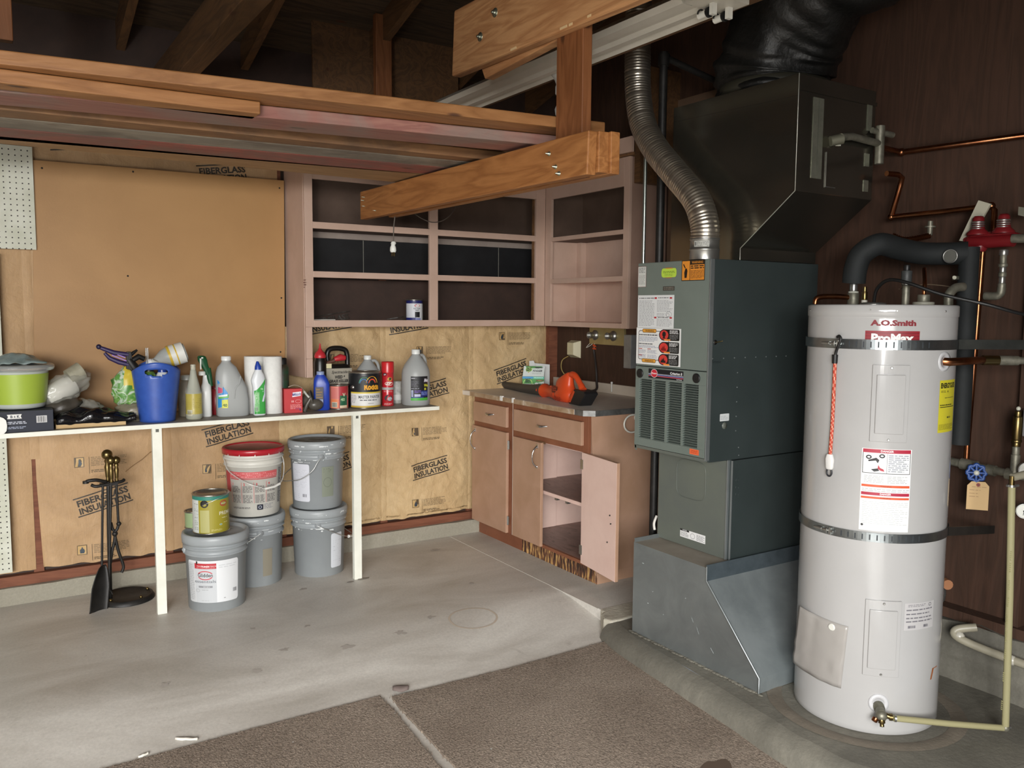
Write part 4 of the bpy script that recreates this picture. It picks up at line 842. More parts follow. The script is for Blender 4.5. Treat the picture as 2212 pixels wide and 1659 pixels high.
# ------------------------------------------------------------------ vent: collar and spiral duct
t = thing('vent_duct', 'ribbed silver flexible vent pipe rising in an S-curve from the furnace top', 'duct', (2.50, 2.465, 1.653))
pts = curve([(2.50, 2.465, 1.735), (2.50, 2.47, 1.80), (2.50, 2.52, 1.90), (2.505, 2.65, 2.02), (2.51, 2.78, 2.14), (2.52, 2.875, 2.26), (2.53, 2.925, 2.40), (2.535, 2.94, 2.55), (2.54, 2.945, 2.75), (2.54, 2.945, 2.95)], 50)
# constant arc-length resampling for the ribs
acc = [0]; 
for a, b in zip(pts, pts[1:]): acc.append(acc[-1]+(b-a).length)
Lt = acc[-1]; step = 0.0032; out = []; j = 0
for k in range(int(Lt/step)):
    s_ = k*step
    while acc[j+1] < s_: j += 1
    out.append(pts[j].lerp(pts[j+1], (s_-acc[j])/(acc[j+1]-acc[j])))
FLEX = mottled('flexible_aluminium', '#c4bcae', '#d2cabc', 20, 0.33, metal=.95, bs=0.15, bscale=120)
mb = MB(); mb.tube(out, [0.0565+(0.0016 if (k//2) % 2 else 0)+(0.0016 if k % 32 < 2 else 0)+0.0008*noise.noise(Vector((k*.3, 0, 0))) for k in range(len(out))], 40, FLEX); obj('flexible_pipe', mb, None, t)
mb = MB(); mb.lathe([(.059, 0), (.059, .035), (.061, .037), (.061, .042), (.058, .044), (.058, .076), (.060, .078), (.060, .084), (.056, .084)], (2.50, 2.465, 1.653), 40, STEEL); c_ = obj('collar', mb, None, t)
a0 = face_cam(2.5, 2.465); P = Print(cyl_map((2.5, 2.465), 1.70, .0585, a0), .01); P.rect(-.045, .002, .018, .026, '#a8a8a2'); P.lines(-.03, .004, .015, .024, 4, '#6c6c68'); P.bars(-.043, .005, -.033, .022, '#333333', None); P.done('collar_sticker', c_)
# insulated black flexible supply duct
mb = MB(); pts = curve([(2.86, 2.45, 2.335), (2.86, 2.44, 2.45), (2.84, 2.36, 2.60), (2.82, 2.15, 2.74), (2.84, 1.75, 2.86), (2.9, 1.2, 3.0), (2.95, 0.6, 3.1)], 14)
n = len(pts); v = []; seg = 36
mb.tube(pts, [0.215+0.02*noise.noise(Vector((i*.25, 0, 0))) for i in range(n)], seg)
for i, p in enumerate(mb.v):
    q = Vector(p); k = 0.05*noise.noise(q*5)+0.03*abs(noise.noise(q*13)); c0 = pts[min(i//seg, n-1)]; d = (q-c0); 
    if d.length > 1e-4: q = q + d.normalized()*k
    mb.v[i] = tuple(q)
solo('supply_duct', mb, mottled('black_plastic_wrap', '#0b0b0a', '#121210', 12, 0.5, bs=0.4, bscale=35, bd=0.01), 'fat duct wrapped in black plastic curving from the plenum top into the roof', 'duct')
mb = MB(); mb.lathe([(.2, 0), (.225, .01), (.225, .05), (.2, .06)], (2.86, 2.45, 2.331), 36, flat('#2c2a20', .6), caps=False); solo('duct_wrap', mb, None, 'dark yellowish insulation wrap where the black duct meets the plenum', 'insulation')
# conduits left of the furnace
mb = MB(); mb.tube([(2.585, 2.93, 1.0), (2.585, 2.93, 2.7)], .0085, 10); solo('conduit', mb, flat('#a2aaa4', .3, .9), 'thin shiny metal conduit running up just left of the furnace', 'pipe')
mb = MB(); mb.tube([(2.70, 2.95, 0.0), (2.70, 2.95, 2.62)], .019, 14); mb.lathe([(.026, 0), (.026, .05)], (2.70, 2.95, 2.56), 14, BLKIRON); mb.tube([(2.70, 2.95, 2.60), (3.0, 2.9, 2.52), (3.3, 2.85, 2.45)], .015, 10, BLKIRON); solo('gas_pipe', mb, BLKIRON, 'black iron gas pipe standing beside the silver conduit behind the furnace', 'pipe')
mb = MB(); mb.tube(curve([(2.62, 2.84, .50), (2.60, 2.835, .47), (2.60, 2.83, .44)], 4), .006, 8, flat('#d8d4cc')); solo('white_tube_stub', mb, None, 'tiny white tube end beside the blower compartment', 'tube')

# ------------------------------------------------------------------ water heater
HC = (2.726, 1.816); HR = .245; A0 = face_cam(*HC)
t = thing('water_heater', 'tall light-grey electric water heater strapped to the brown wall', 'water heater', (HC[0], HC[1], 0))
mb = MB(); mb.lathe([(HR-.004, 0.0), (HR, .004), (HR, .02), (HR, .03), (HR, .04), (HR, 1.42), (HR, 1.426), (HR, 1.431), (HR+.0005, 1.432), (HR+.0025, 1.434), (HR+.0025, 1.468), (HR-.002, 1.4725), (0.0, 1.4735)], (HC[0], HC[1], 0), 96, HEATER); obj('tank_jacket', mb, None, t)
HM = cyl_map(HC, 0, HR, A0)
def deg(d): return R(d)*HR
def panel(d0, d1, z0, z1):
    mb = MB()
    def slab(x0, x1, za, zc, k0, k1, mat):
        n = 10; v = []
        for i in range(n+1):
            x = x0+(x1-x0)*i/n; v += [HM(x, za, k0), HM(x, zc, k0), HM(x, zc, k1), HM(x, za, k1)]
        f = []
        for i in range(n): a = 4*i; b = a+4; f += [(a+3, b+3, b+2, a+2), (a+2, b+2, b+1, a+1), (a, b, b+3, a+3)]
        f += [(0, 3, 2, 1), (4*n, 4*n+1, 4*n+2, 4*n+3)]
        mb.add(v, f, mat)
    x0, x1 = deg(d0), deg(d1); slab(x0, x1, z0, z1, 0.0, .007, HEATER); p = obj('access_panel', mb, HEATER, t, bev=0.002)
    mb = MB(); slab(x0+.014, x1-.014, z0+.028, z1-.032, .0065, .014, HEATER); obj('raised_field', mb, HEATER, p, bev=0.003)
    for z in (z0+.008, z1-.010):
        mb = MB(); c = HM((x0+x1)/2, z, .007); mb.lathe([(.0045, 0), (.003, .002)], c, 10, STEEL, axis=(c.x-HC[0], c.y-HC[1], 0)); obj('screw', mb, None, p)
    return p
panel(-4.2, 22.4, 1.016, 1.274); panel(-1.6, 25.2, .209, .475)
P = Print(HM, .008)
P.text('A.O.Smith', deg(9.2), 1.404, .017, '#7a1c26', w=.142, al='c', bold=.055)
P.rect(deg(-10.8), 1.335, deg(29), 1.386, '#8a1a26')
for k in range(5): P.rect(deg(-10.5), 1.338+k*.010, deg(28.7), 1.3395+k*.010, '#5e0f1a')
P.text('ProMax', deg(9.1), 1.350, .026, '#eee8e4', w=.132, al='c', bold=.045); P.done('brand_print', t)
P = Print(HM, .008); x0, x1 = deg(-9.2), deg(27.4); w = x1-x0
P.rect(x0, .712, x1, .992, '#e8e9e8'); P.rect(x0+.003, .908, x1-.003, .982, '#16181c'); P.rect(x0+.005, .91, x1-.005, .979, '#e8e9e8'); P.rect(x0+.003, .978, x1-.003, .9905, '#a8203a'); P.text('DANGER', x0+w/2, .981, .007, '#f0f0f0', al='c', bold=.02)
P.rect(x0+w*.5, .91, x0+w*.5+.001, .977, '#16181c'); P.lines(x0+w*.53, .914, x1-.01, .974, 9, '#8f949c')
for q, zz in ((.14, .963), (.40, .968)): P.ring(x0+w*q, zz, .009, .007, .004, '#14161a')
P.poly([(x0+.02, .953), (x0+.045, .962), (x0+.055, .954), (x0+.05, .943), (x0+.044, .952), (x0+.022, .948)], '#14161a'); P.poly([(x0+.052, .938), (x0+.05, .925), (x0+.06, .918), (x0+.072, .916), (x0+.068, .924), (x0+.058, .928)], '#b03040'); P.poly([(x0+.03, .922), (x0+.05, .926), (x0+.056, .918), (x0+.04, .914)], '#14161a')
P.lines(x0+.01, .876, x0+w*.45, .902, 5, '#b4b6b6'); P.lines(x0+w*.52, .876, x1-.012, .902, 5, '#b4b6b6')
P.rect(x0+.003, .862, x1-.003, .870, '#d2552a'); P.text('WARNING', x0+w/2, .8635, .005, '#7a2a10', al='c'); P.lines(x0+.005, .846, x1-.004, .858, 2, '#b4b6b6')
P.rect(x0+.003, .834, x1-.003, .844, '#a8203a'); P.text('DANGER', x0+w/2, .8365, .006, '#f0f0f0', al='c', bold=.02); P.rect(x0+.003, .822, x1-.003, .829, '#d2552a'); P.text('WARNING', x0+w/2, .8232, .005, '#7a2a10', al='c')
P.lines(x0+.008, .735, x1-.006, .815, 13, '#c2c4c4', .35); P.ell(x0+.01, .731, .004, .004, '#3a3a3a')
P.done('warning_label', t)
P = Print(HM, .008); x0, x1 = deg(50.5), deg(78); P.rect(x0, 1.045, x1, 1.222, '#d2c832'); P.text('ENERGYGUIDE', x0+.006, 1.196, .016, '#1c1c10', w=.105, bold=.05)
P.poly([(x0+.045, 1.186), (x0+.053, 1.186), (x0+.049, 1.178)], '#1c1c10'); P.lines(x0+.008, 1.180, x0+.038, 1.188, 2, '#4a4a20'); P.lines(x0+.03, 1.160, x0+.10, 1.165, 1, '#5a5a26'); P.rect(x0+.006, 1.130, x1-.008, 1.1325, '#2a2a14'); P.lines(x0+.006, 1.135, x1-.02, 1.14, 1, '#2a2a14', .7); P.lines(x0+.004, 1.054, x1-.01, 1.074, 5, '#8a8428'); P.lines(x0+.05, 1.09, x0+.075, 1.10, 1, '#5a5a26', .6); P.done('yellow_energy_label', t)
P = Print(HM, .008); x0, x1 = deg(28.2), deg(57.5); P.rect(x0, .372, x1, .466, '#b8b6b6'); P.lines(x0+.012, .452, x1-.04, .462, 2, '#7a787c'); P.ring(x1-.022, .456, .007, .006, .002, '#5a585c')
for z in (.438, .424, .410, .398): P.lines(x0+.006, z, x1-.01, z+.007, 1, '#6e6c72', .6)
P.bars(x0+.012, .378, x0+.045, .389, '#4c4a58', None); P.bars(x0+.075, .378, x0+.098, .389, '#4c4a58', None); P.done('rating_plate', t)
P = Print(HM, .008); P.poly([(deg(58.3), .180), (deg(60.6), .180), (deg(63.6), .215), (deg(70), .214), (deg(70), .218), (deg(61), .219)], '#9a5a30'); P.done('rust_streak', t)
# hanging clear sleeve (document pouch)
mb = MB(); q = [(-61.5, .377), (-13.4, .366), (-17.0, .14), (-70, .146)]
def pf(u, v):
    a = q[3][0]*(1-u)*(1-v)+q[2][0]*u*(1-v)+q[1][0]*u*v+q[0][0]*(1-u)*v; z = q[3][1]*(1-u)*(1-v)+q[2][1]*u*(1-v)+q[1][1]*u*v+q[0][1]*(1-u)*v
    return HM(deg(a), z, .003+.014*max(0, (1-u)-.6)*2.5+.004*noise.noise(Vector((u*4, v*4, 2)))**2*3)
mb.grid(18, 14, pf); s_ = obj('document_pouch', mb, mottled('cloudy_pouch', '#9c9894', '#a5a19c', 3, 0.3, bs=0.05), t, solid=0.0006)
mb = MB(); c = HM(deg(-26.5), .35, .006); mb.lathe([(.013, 0), (.010, .003)], c, 16, flat('#d8d8d0', .3), axis=(c.x-HC[0], c.y-HC[1], 0)); obj('sticker_dot', mb, None, t)
mb = MB()
for a, z in ((-70, 1.452), (11, 1.452), (52, 1.452), (-8, 1.455)):
    c = HM(deg(a), z, .0025); mb.lathe([(.0035, 0), (.0025, .002)], c, 8, STEEL, axis=(c.x-HC[0], c.y-HC[1], 0))
obj('rim_screw', mb, None, t)
for nm, a, z in (('outlet_washer', 54.0, 1.285), ('drain_washer', 11.4, .113)):
    c = HM(deg(a), z, 0); mb = MB(); mb.lathe([(.033, 0), (.033, .003), (.018, .004), (.018, .001), (0, .001)], c, 28, flat('#c4c4c6', .4), axis=(c.x-HC[0], c.y-HC[1], 0)); obj(nm, mb, None, t)
# fittings on the tank top
def vstack(mb, x, y, z, secs, seg=14):
    for r, h, m in secs: mb.lathe([(r*.94, 0), (r, .002), (r, h-.002), (r*.94, h)], (x, y, z), seg, m); z += h
    return z
mb = MB(); vstack(mb, 2.80, 1.985, 1.4735, [(.021, .045, DULLMET), (.019, .006, flat('#b8b8ac')), (.0145, .03, STEEL), (.013, .02, COPPER), (.012, .02, STEEL)]); obj('hot_nipple', mb, None, t)
mb = MB(); vstack(mb, 2.79, 1.93, 1.4735, [(.011, .018, flat('#c8c4b8')), (.010, .03, BRASS), (.007, .02, BRASS)]); obj('plug_fitting', mb, None, t)
mb = MB(); vstack(mb, 2.78, 1.76, 1.4735, [(.013, .07, DULLMET), (.016, .01, STEEL), (.018, .04, flat('#3a3c3c', .5)), (.011, .02, BLACK)]); obj('relief_valve_stem', mb, None, t)
mb = MB(); vstack(mb, 2.76, 1.68, 1.4735, [(.035, .010, flat('#8f8d80', .5)), (.020, .025, DULLMET), (.007, .02, COPPER)]); obj('cold_nipple', mb, None, t)
mb = MB(); mb.lathe([(.045, 0), (.045, .006), (.03, .009), (0, .009)], (2.74, 1.86, 1.4735), 24, STEEL); obj('junction_cover', mb, None, t)
# two steel straps
STRAP = mottled('strap_steel', '#82888a', '#9aa0a2', 10, 0.3, metal=0.95, bs=0.05)
def strap(zc, h, label, zr, dz=0.0):
    th0, th1 = -95, 95
    t2 = thing('strap', label, 'strap', (HC[0], HC[1], zc))
    mb = MB(); n = 60; v = []
    for i in range(n+1):
        x = deg(th0+(th1-th0)*i/n)
        for k, z in ((.0045, zc-h/2), (.0045, zc+h/2), (.0058, zc+h/2), (.0058, zc-h/2)): v.append(HM(x, z, k))
    mb.add(v, [(4*i+a, 4*(i+1)+a, 4*(i+1)+(a+1) % 4, 4*i+(a+1) % 4) for i in range(n) for a in range(4)])
    obj('band', mb, STRAP, t2)
    # free arm to the wall stud on the right
    c = HM(deg(78), zc, .007); c2 = Vector((3.279, zr, zc+dz)); d = (c2-c).normalized(); 
    mb = MB(); mb.hexa([c+Vector((0, 0, -h/2)), c2+Vector((0, 0, -h/2)), c2+Vector((.002, .002, -h/2)), c+Vector((.002, .002, -h/2)), c+Vector((0, 0, h/2)), c2+Vector((0, 0, h/2)), c2+Vector((.002, .002, h/2)), c+Vector((.002, .002, h/2))])
    obj('wall_arm', mb, mottled('dark_strap_steel', '#4c4e4c', '#5e605c', 10, 0.4, metal=0.85, bs=0.05), t2)
    mb = MB()
    for i in range(12):
        a = -22+i*5.3
        v = [HM(deg(a)-.0022, zc-h*.30, .0062), HM(deg(a)+.0022, zc-h*.30, .0062), HM(deg(a)+.0022, zc+h*.30, .0062), HM(deg(a)-.0022, zc+h*.30, .0062)]; mb.add(v, [(0, 1, 2, 3)], flat('#33383c'))
    obj('slot', mb, None, t2)
    c = HM(deg(-46), zc, .012); d = HM(deg(-28), zc, .012)-c; ax = d.normalized()
    mb = MB(); mb.tube([c, c+d], .004, 8, STEEL); mb.lathe([(.008, 0), (.008, .012)], c+d*.55, 6, STEEL, axis=ax); mb.lathe([(.012, 0), (.012, .003)], c+d*.72, 14, STEEL, axis=ax); mb.lathe([(.006, 0), (.006, .025)], c+d*.1, 8, STEEL, axis=ax)
    mb.box(tuple(c+d*.85-Vector((.004, .004, .012))), tuple(c+d*.85+Vector((.004, .004, .012))), STEEL); obj('tension_bolt', mb, None, t2)
strap(1.340, .033, 'upper steel strap around the water heater, its bungee hook hanging from it', 1.30)
strap(.690, .031, 'lower steel strap around the water heater', 1.66, -.075)
# bungee cord
t2 = thing('bungee_cord', 'red and white bungee cord hooked on the upper heater strap', 'bungee cord', tuple(HM(deg(-33), .93, .0)))
pts = curve([HM(deg(-32), 1.29, .014), HM(deg(-32.6), 1.15, .010), HM(deg(-32.8), 1.05, .010), HM(deg(-33.2), .955, .012)], 14)
mr, mw = flat('#b8402a', .6), flat('#d8a088', .6); mb = MB(); n = len(pts)
mb.tube(pts, .0062, 10, mr)
for fi in range(len(mb.f)-2):
    ring, k = divmod(fi, 10)
    if ((k*3+ring*4) % 10) < 3: mb.mi[fi] = mb.m(mw)
obj('cord', mb, None, t2)
mb = MB(); mb.tube(curve([HM(deg(-32), 1.285, .014), HM(deg(-31.5), 1.31, .014), HM(deg(-29), 1.335, .018), HM(deg(-27.5), 1.355, .018), HM(deg(-29), 1.366, .016), HM(deg(-31.5), 1.362, .010)], 8), .0048, 8, BLACK); mb.lathe([(.009, 0), (.010, .03)], HM(deg(-32.2), 1.272, .014), 12, BLACK); obj('upper_hook', mb, None, t2)
c = HM(deg(-33.2), .94, .013)
mb = MB(); mb.loft([(-.035, .010, .004, 3, 0, 0), (-.03, .014, .007, 3, 0, 0), (0, .016, .009, 3, 0, 0), (.018, .010, .008, 3, 0, 0)], 16, flat('#e0dfdc', .4), tuple(c), A0+R(-33)+PI/2)
obj('white_grip', mb, None, t2)
mb = MB(); ux = Vector((-math.sin(A0+R(-33)), math.cos(A0+R(-33)), 0)); mb.tube([c+ux*.010*math.cos(a)+Vector((0, 0, -.045+.014*math.sin(a))) for a in [R(150)+R(250)*i/16 for i in range(17)]], .003, 8, flat('#2a2c30', .4)); obj('lower_hook', mb, None, t2)

# ------------------------------------------------------------------ plumbing round the heater
def pipe(name, pts, r, mat, label, cat='pipe', n=8, straight=False, group=None):
    mb = MB(); mb.tube([Vector(p) for p in pts] if straight else curve(pts, n), r, 12, mat); return solo(name, mb, None, label, cat, group)
pipe('insulated_pipe', [(2.80, 1.985, 1.555), (2.80, 1.98, 1.61), (2.815, 1.965, 1.665), (2.86, 1.925, 1.70), (2.95, 1.90, 1.685), (3.03, 1.86, 1.67), (3.10, 1.79, 1.668), (3.13, 1.74, 1.67)], .042, BLKRUB, 'black foam-covered pipe arching over the top of the water heater')
mb = MB(); mb.tube([(3.13, 1.736, 1.69), (3.13, 1.734, .95)], .035, 16, BLKRUB); solo('insulated_pipe', mb, None, 'thick black foam-covered pipe dropping behind the right edge of the heater', 'pipe')
t = thing('gauge', 'round metal thermometer dial on the insulated pipe above the heater', 'gauge', (3.06, 1.80, 1.655))
mb = MB(); mb.lathe([(.024, 0), (.026, .003), (.026, .012), (.022, .0125), (.022, .010), (.0, .010)], (3.055, 1.762, 1.655), 24, STEEL, axis=(-.75, -.2, 0)); obj('case', mb, None, t); mb = MB(); mb.lathe([(.0215, 0), (0, .0004)], Vector((3.055, 1.762, 1.655))+Vector((-.75, -.2, 0)).normalized()*.0106, 24, flat('#5a5a54', .4), axis=(-.75, -.2, 0)); obj('dial', mb, None, t)
mb = MB(); mb.tube([(3.05, 1.80, 1.655), (3.01, 1.85, 1.655)], .005, 8, STEEL); mb.tube([(3.06, 1.77, 1.655), (3.10, 1.80, 1.655)], .006, 8, STEEL); obj('stem', mb, None, t)
pipe('copper_pipe', [(3.22, 1.735, 1.70), (3.22, 1.742, 1.35), (3.22, 1.752, .93), (3.22, 1.752, .88)], .011, COPPER, 'bright copper pipe running straight down right of the heater', straight=True)
mb = MB(); mb.tube([(3.10, 2.07, 2.0), (3.16, 2.06, 2.0), (3.19, 2.06, 1.99), (3.195, 2.07, 1.96), (3.22, 2.12, 1.84)], .011, 12, COPPER); mb.tube([(3.22, 2.12, 1.84), (3.225, 1.9, 1.842), (3.225, 1.72, 1.846), (3.22, 1.70, 1.83), (3.22, 1.698, 1.72)], .011, 12, COPPER)
for p in ((3.22, 2.12, 1.84), (3.225, 1.715, 1.846)): mb.ball(p, .015, COPPER, 12)
solo('copper_pipe', mb, None, 'copper pipe stepping down from the plenum corner to the red mixing valve', 'pipe')
mb = MB(); mb.tube([(3.30, 1.2, 2.09), (3.30, 2.14, 2.115), (3.10, 2.11, 2.11)], .012, 12, COPPER); mb.ball((3.30, 2.14, 2.115), .017, COPPER, 12); solo('copper_pipe', mb, None, 'copper pipe crossing the brown wall at the upper right', 'pipe')
t = thing('pipe_tee', 'corroded valve cluster at the right corner of the plenum', 'valve', (3.10, 2.10, 2.10))
mb = MB(); mb.tube([(3.09, 2.10, 2.04), (3.09, 2.10, 2.19)], .018, 12, DULLMET); mb.tube([(2.83, 2.09, 2.115), (2.90, 2.09, 2.125), (3.08, 2.10, 2.12)], .014, 12, DULLMET); mb.tube([(2.80, 2.115, 2.10), (2.84, 2.09, 2.11)], .02, 10, flat('#8c8a78', .4, .6)); mb.tube([(3.05, 2.11, 2.17), (3.16, 2.09, 2.16)], .012, 10, DULLMET); obj('body', mb, None, t)
mb = MB(); mb.box((2.828, 2.10, 2.085), (2.845, 2.112, 2.098)); obj('small_tag', mb, flat('#c8c8b8'), t)
RED = flat('#70161b', .4)
t = thing('mixing_valve', 'red double-headed valve assembly on the brown wall at the upper right', 'valve', (3.2, 1.68, 1.72))
mb = MB(); mb.tube([(3.17, 1.76, 1.71), (3.17, 1.60, 1.71)], .024, 14, RED); mb.tube([(3.18, 1.78, 1.72), (3.17, 1.74, 1.735), (3.17, 1.62, 1.735), (3.18, 1.58, 1.72)], .012, 10, RED); mb.lathe([(.020, 0), (.026, .01), (.026, .02)], (3.17, 1.72, 1.675), 14, RED); obj('body', mb, None, t)
for y in (1.725, 1.633):
    mb = MB(); mb.lathe([(.038, 0), (.038, .008), (.024, .022), (.020, .045), (.020, .062), (.014, .070), (0, .070)], (3.16, y, 1.735), 20, RED); h = obj('valve_head', mb, None, t)
    mb = MB()
    for k in range(4): mb.lathe([(.0215, 0), (.0235, .003), (.0215, .006)], (3.158, y, 1.755+k*.008), 18, STEEL, caps=False)
    obj('thread_ring', mb, None, h)
mb = MB(); mb.tube([(3.16, 1.60, 1.715), (3.17, 1.50, 1.71)], .016, 12, DULLMET); obj('outlet', mb, None, t)
mb = MB(); mb.hexa([(3.17, 1.80, 1.72), (3.19, 1.775, 1.715), (3.19, 1.70, 1.85), (3.17, 1.735, 1.865), (3.18, 1.80, 1.72), (3.20, 1.775, 1.715), (3.20, 1.70, 1.85), (3.18, 1.735, 1.865)]); solo('folded_paper', mb, flat('#a8a492', .7), 'folded pale paper tucked behind the red valve', 'paper')
mb = MB(); mb.hexa([(3.19, 1.60, 1.80), (3.20, 1.57, 1.79), (3.20, 1.56, 1.82), (3.19, 1.60, 1.83), (3.20, 1.60, 1.80), (3.21, 1.57, 1.79), (3.21, 1.56, 1.82), (3.20, 1.60, 1.83)]); solo('folded_paper', mb, flat('#6c6a5c', .7), 'small dull paper scrap at the right end of the red valve', 'paper')
t = thing('riser_pipe', 'grey threaded riser with silver union below the red valve', 'pipe', (3.18, 1.63, 1.5))
mb = MB(); z = vstack(mb, 3.17, 1.632, 1.535, [(.014, .02, DULLMET), (.012, .025, STEEL), (.014, .015, DULLMET), (.012, .02, STEEL), (.016, .012, DULLMET), (.012, .03, DULLMET), (.016, .02, STEEL)]); obj('stack', mb, None, t)
mb = MB(); mb.tube(curve([(3.17, 1.632, 1.54), (3.17, 1.635, 1.52), (3.17, 1.65, 1.51), (3.17, 1.69, 1.51)], 6), .015, 12, DULLMET); obj('elbow', mb, None, t)
pipe('coil_pipe', [(2.76, 1.68, 1.52), (2.77, 1.685, 1.55), (2.82, 1.72, 1.60)], .007, COPPER, 'thin flexible copper tube rising from the heater top right', n=6)
mb = MB(); pts = curve([(3.02, 1.98, 1.745), (3.05, 1.95, 1.728), (3.10, 1.92, 1.735), (3.14, 1.90, 1.745)], 12); mb.tube(pts, [.012 if i % 2 else .009 for i in range(len(pts))], 12, COPPER); mb.tube([(3.14, 1.90, 1.745), (3.14, 1.90, 1.80)], .010, 10, DULLMET); mb.lathe([(.02, 0), (.02, .006)], (3.14, 1.90, 1.775), 12, DULLMET); solo('flex_connector', mb, None, 'ribbed copper connector above the black insulated pipe', 'pipe')
pipe('copper_stub', [(2.80, 1.985, 1.50), (2.74, 2.02, 1.505), (2.68, 2.05, 1.50), (2.67, 2.055, 1.475)], .010, COPPER, 'short copper elbow at the left rear of the heater top', n=6)
mb = MB(); mb.tube(curve([(2.93, 1.69, 1.475), (2.93, 1.69, 1.51), (2.96, 1.685, 1.535), (3.0, 1.68, 1.54)], 6), .016, 12, DULLMET); solo('elbow_pipe', mb, None, 'grey pipe elbow at the right rear of the heater top', 'pipe')
pipe('black_cable', [(2.745, 1.86, 1.485), (2.73, 1.84, 1.53), (2.72, 1.79, 1.56), (2.72, 1.72, 1.55), (2.76, 1.62, 1.51), (2.83, 1.50, 1.475), (2.92, 1.43, 1.445), (3.05, 1.39, 1.435), (3.2, 1.36, 1.45), (3.31, 1.33, 1.46)], .006, BLACK, 'black electric cable looping from the heater top to the wall on the right', 'cable')
pipe('thin_wire', [(2.80, 1.80, 1.53), (2.95, 1.79, 1.55), (3.09, 1.75, 1.54)], .0018, flat('#6a5a48'), 'thin wire stretched above the heater top to the insulated pipe', 'wire')
c = HM(deg(54), 1.285, 0); dd = Vector((c.x-HC[0], c.y-HC[1], 0)).normalized()
t = thing('outlet_pipe', 'copper and brass outlet pipe leaving the heater through a white washer', 'pipe', tuple(c))
e1 = c+dd*.075
mb = MB(); mb.tube([c-dd*.02, c+dd*.02, (2.96, 1.57, 1.283)], .0135, 12, COPPER); obj('copper_tube', mb, None, t)
mb = MB(); mb.tube([(2.955, 1.572, 1.283), (3.0, 1.54, 1.283)], .017, 12, BRASS); obj('brass_adapter', mb, None, t)
mb = MB(); mb.tube([(3.0, 1.54, 1.283), (3.05, 1.50, 1.283)], .017, 12, DULLMET); mb.tube([(3.05, 1.50, 1.283), (3.10, 1.465, 1.283)], .013, 12, DULLMET); mb.tube([(3.10, 1.465, 1.283), (3.16, 1.42, 1.283)], .016, 12, DULLMET); mb.ball((3.165, 1.417, 1.28), .02, DULLMET, 12); obj('fittings', mb, None, t)
t = thing('sight_tube', 'short pale plastic tube with metal ends hanging below the outlet fittings', 'tube', (3.165, 1.415, 1.2))
mb = MB(); mb.tube([(3.165, 1.415, 1.262), (3.158, 1.418, 1.165)], .012, 12, flat('#b4b49c', .3)); obj('tube', mb, None, t)
mb = MB(); mb.lathe([(.016, 0), (.016, .02)], (3.165, 1.415, 1.245), 12, STEEL); mb.lathe([(.016, 0), (.016, .02)], (3.158, 1.418, 1.148), 12, STEEL); mb.tube([(3.158, 1.418, 1.145), (3.2, 1.35, 1.145)], .014, 12, DULLMET); obj('coupling', mb, None, t)
# brass stem and grey box lower right
t = thing('brass_regulator', 'upright brass regulator stem at the right edge of the picture', 'valve', (3.2, 1.55, .95))
mb = MB(); vstack(mb, 3.2, 1.562, .93, [(.013, .03, DULLMET), (.015, .015, BRASS), (.018, .01, BRASS), (.0165, .085, BRASS), (.012, .02, BRASS)]); mb.ball((3.2, 1.562, 1.10), .008, flat('#c8c8b8', .4), 10); obj('stem', mb, None, t)
mb = MB(); mb.box((3.20, 1.40, 1.0), (3.28, 1.545, 1.10)); solo('grey_cover', mb, flat('#7c7c7e', .5), 'grey cover box beside the brass regulator', 'box', bev=.004)
for z, y, lb in ((.885, 1.512, 'white round pressure gauge at the right edge beside the brass regulator'), (.735, 1.512, 'white round pressure gauge at the right edge beside the yellowish hose')):
    t = thing('pressure_gauge', lb, 'gauge', (3.2, y, z))
    mb = MB(); mb.lathe([(.024, 0), (.028, .004), (.028, .02), (.025, .022), (.025, .019), (0, .019)], (3.18, y, z), 24, STEEL, axis=(-.85, -.5, 0)); obj('case', mb, None, t)
    mb = MB(); mb.lathe([(.024, 0), (0, .0005)], Vector((3.18, y, z))+Vector((-.85, -.5, 0)).normalized()*.0195, 24, flat('#d8d8d0', .4), axis=(-.85, -.5, 0)); obj('dial', mb, None, t)
    mb = MB(); c_ = Vector((3.18, y, z))+Vector((-.85, -.5, 0)).normalized()*.0205; mb.tube([c_, c_+Vector((0, .004, -.018))], .0012, 6, BLACK); mb.ball(c_, .004, BLACK, 8); obj('needle', mb, None, t)
# horizontal manifold with blue valve and tag
t = thing('manifold', 'corroded horizontal pipe with fittings below the copper pipe', 'pipe', (3.2, 1.7, .86))
mb = MB(); mb.tube([(3.2, 1.83, .868), (3.2, 1.76, .865)], .016, 12, DULLMET); mb.tube([(3.2, 1.76, .865), (3.2, 1.70, .862)], .022, 12, DULLMET); mb.tube([(3.2, 1.70, .862), (3.2, 1.45, .85)], .015, 12, DULLMET); mb.tube([(3.2, 1.66, .858), (3.2, 1.63, .857)], .021, 12, DULLMET); mb.tube([(3.2, 1.59, .855), (3.2, 1.56, .854)], .022, 12, DULLMET); mb.tube([(3.2, 1.562, .93), (3.2, 1.562, .85)], .016, 12, DULLMET); mb.tube([(3.2, 1.48, .83), (3.05, 1.39, .90)], .014, 12, flat('#8f8a78', .4)); obj('body', mb, None, t)
t = thing('valve_handle', 'blue round valve handle beside the heater', 'valve', (3.17, 1.685, .845))
mb = MB(); nn = Vector((-.8, -.6, .1)).normalized(); cc = Vector((3.165, 1.682, .845)); uu = nn.cross(Vector((0, 0, 1))).normalized(); vv = uu.cross(nn)
mb.tube([cc+uu*(.030*(1+.10*math.cos(8*a)))*math.cos(a)+vv*(.030*(1+.10*math.cos(8*a)))*math.sin(a) for a in [2*PI*i/48 for i in range(49)]], .006, 8, flat('#2a4a8a', .4), caps=False)
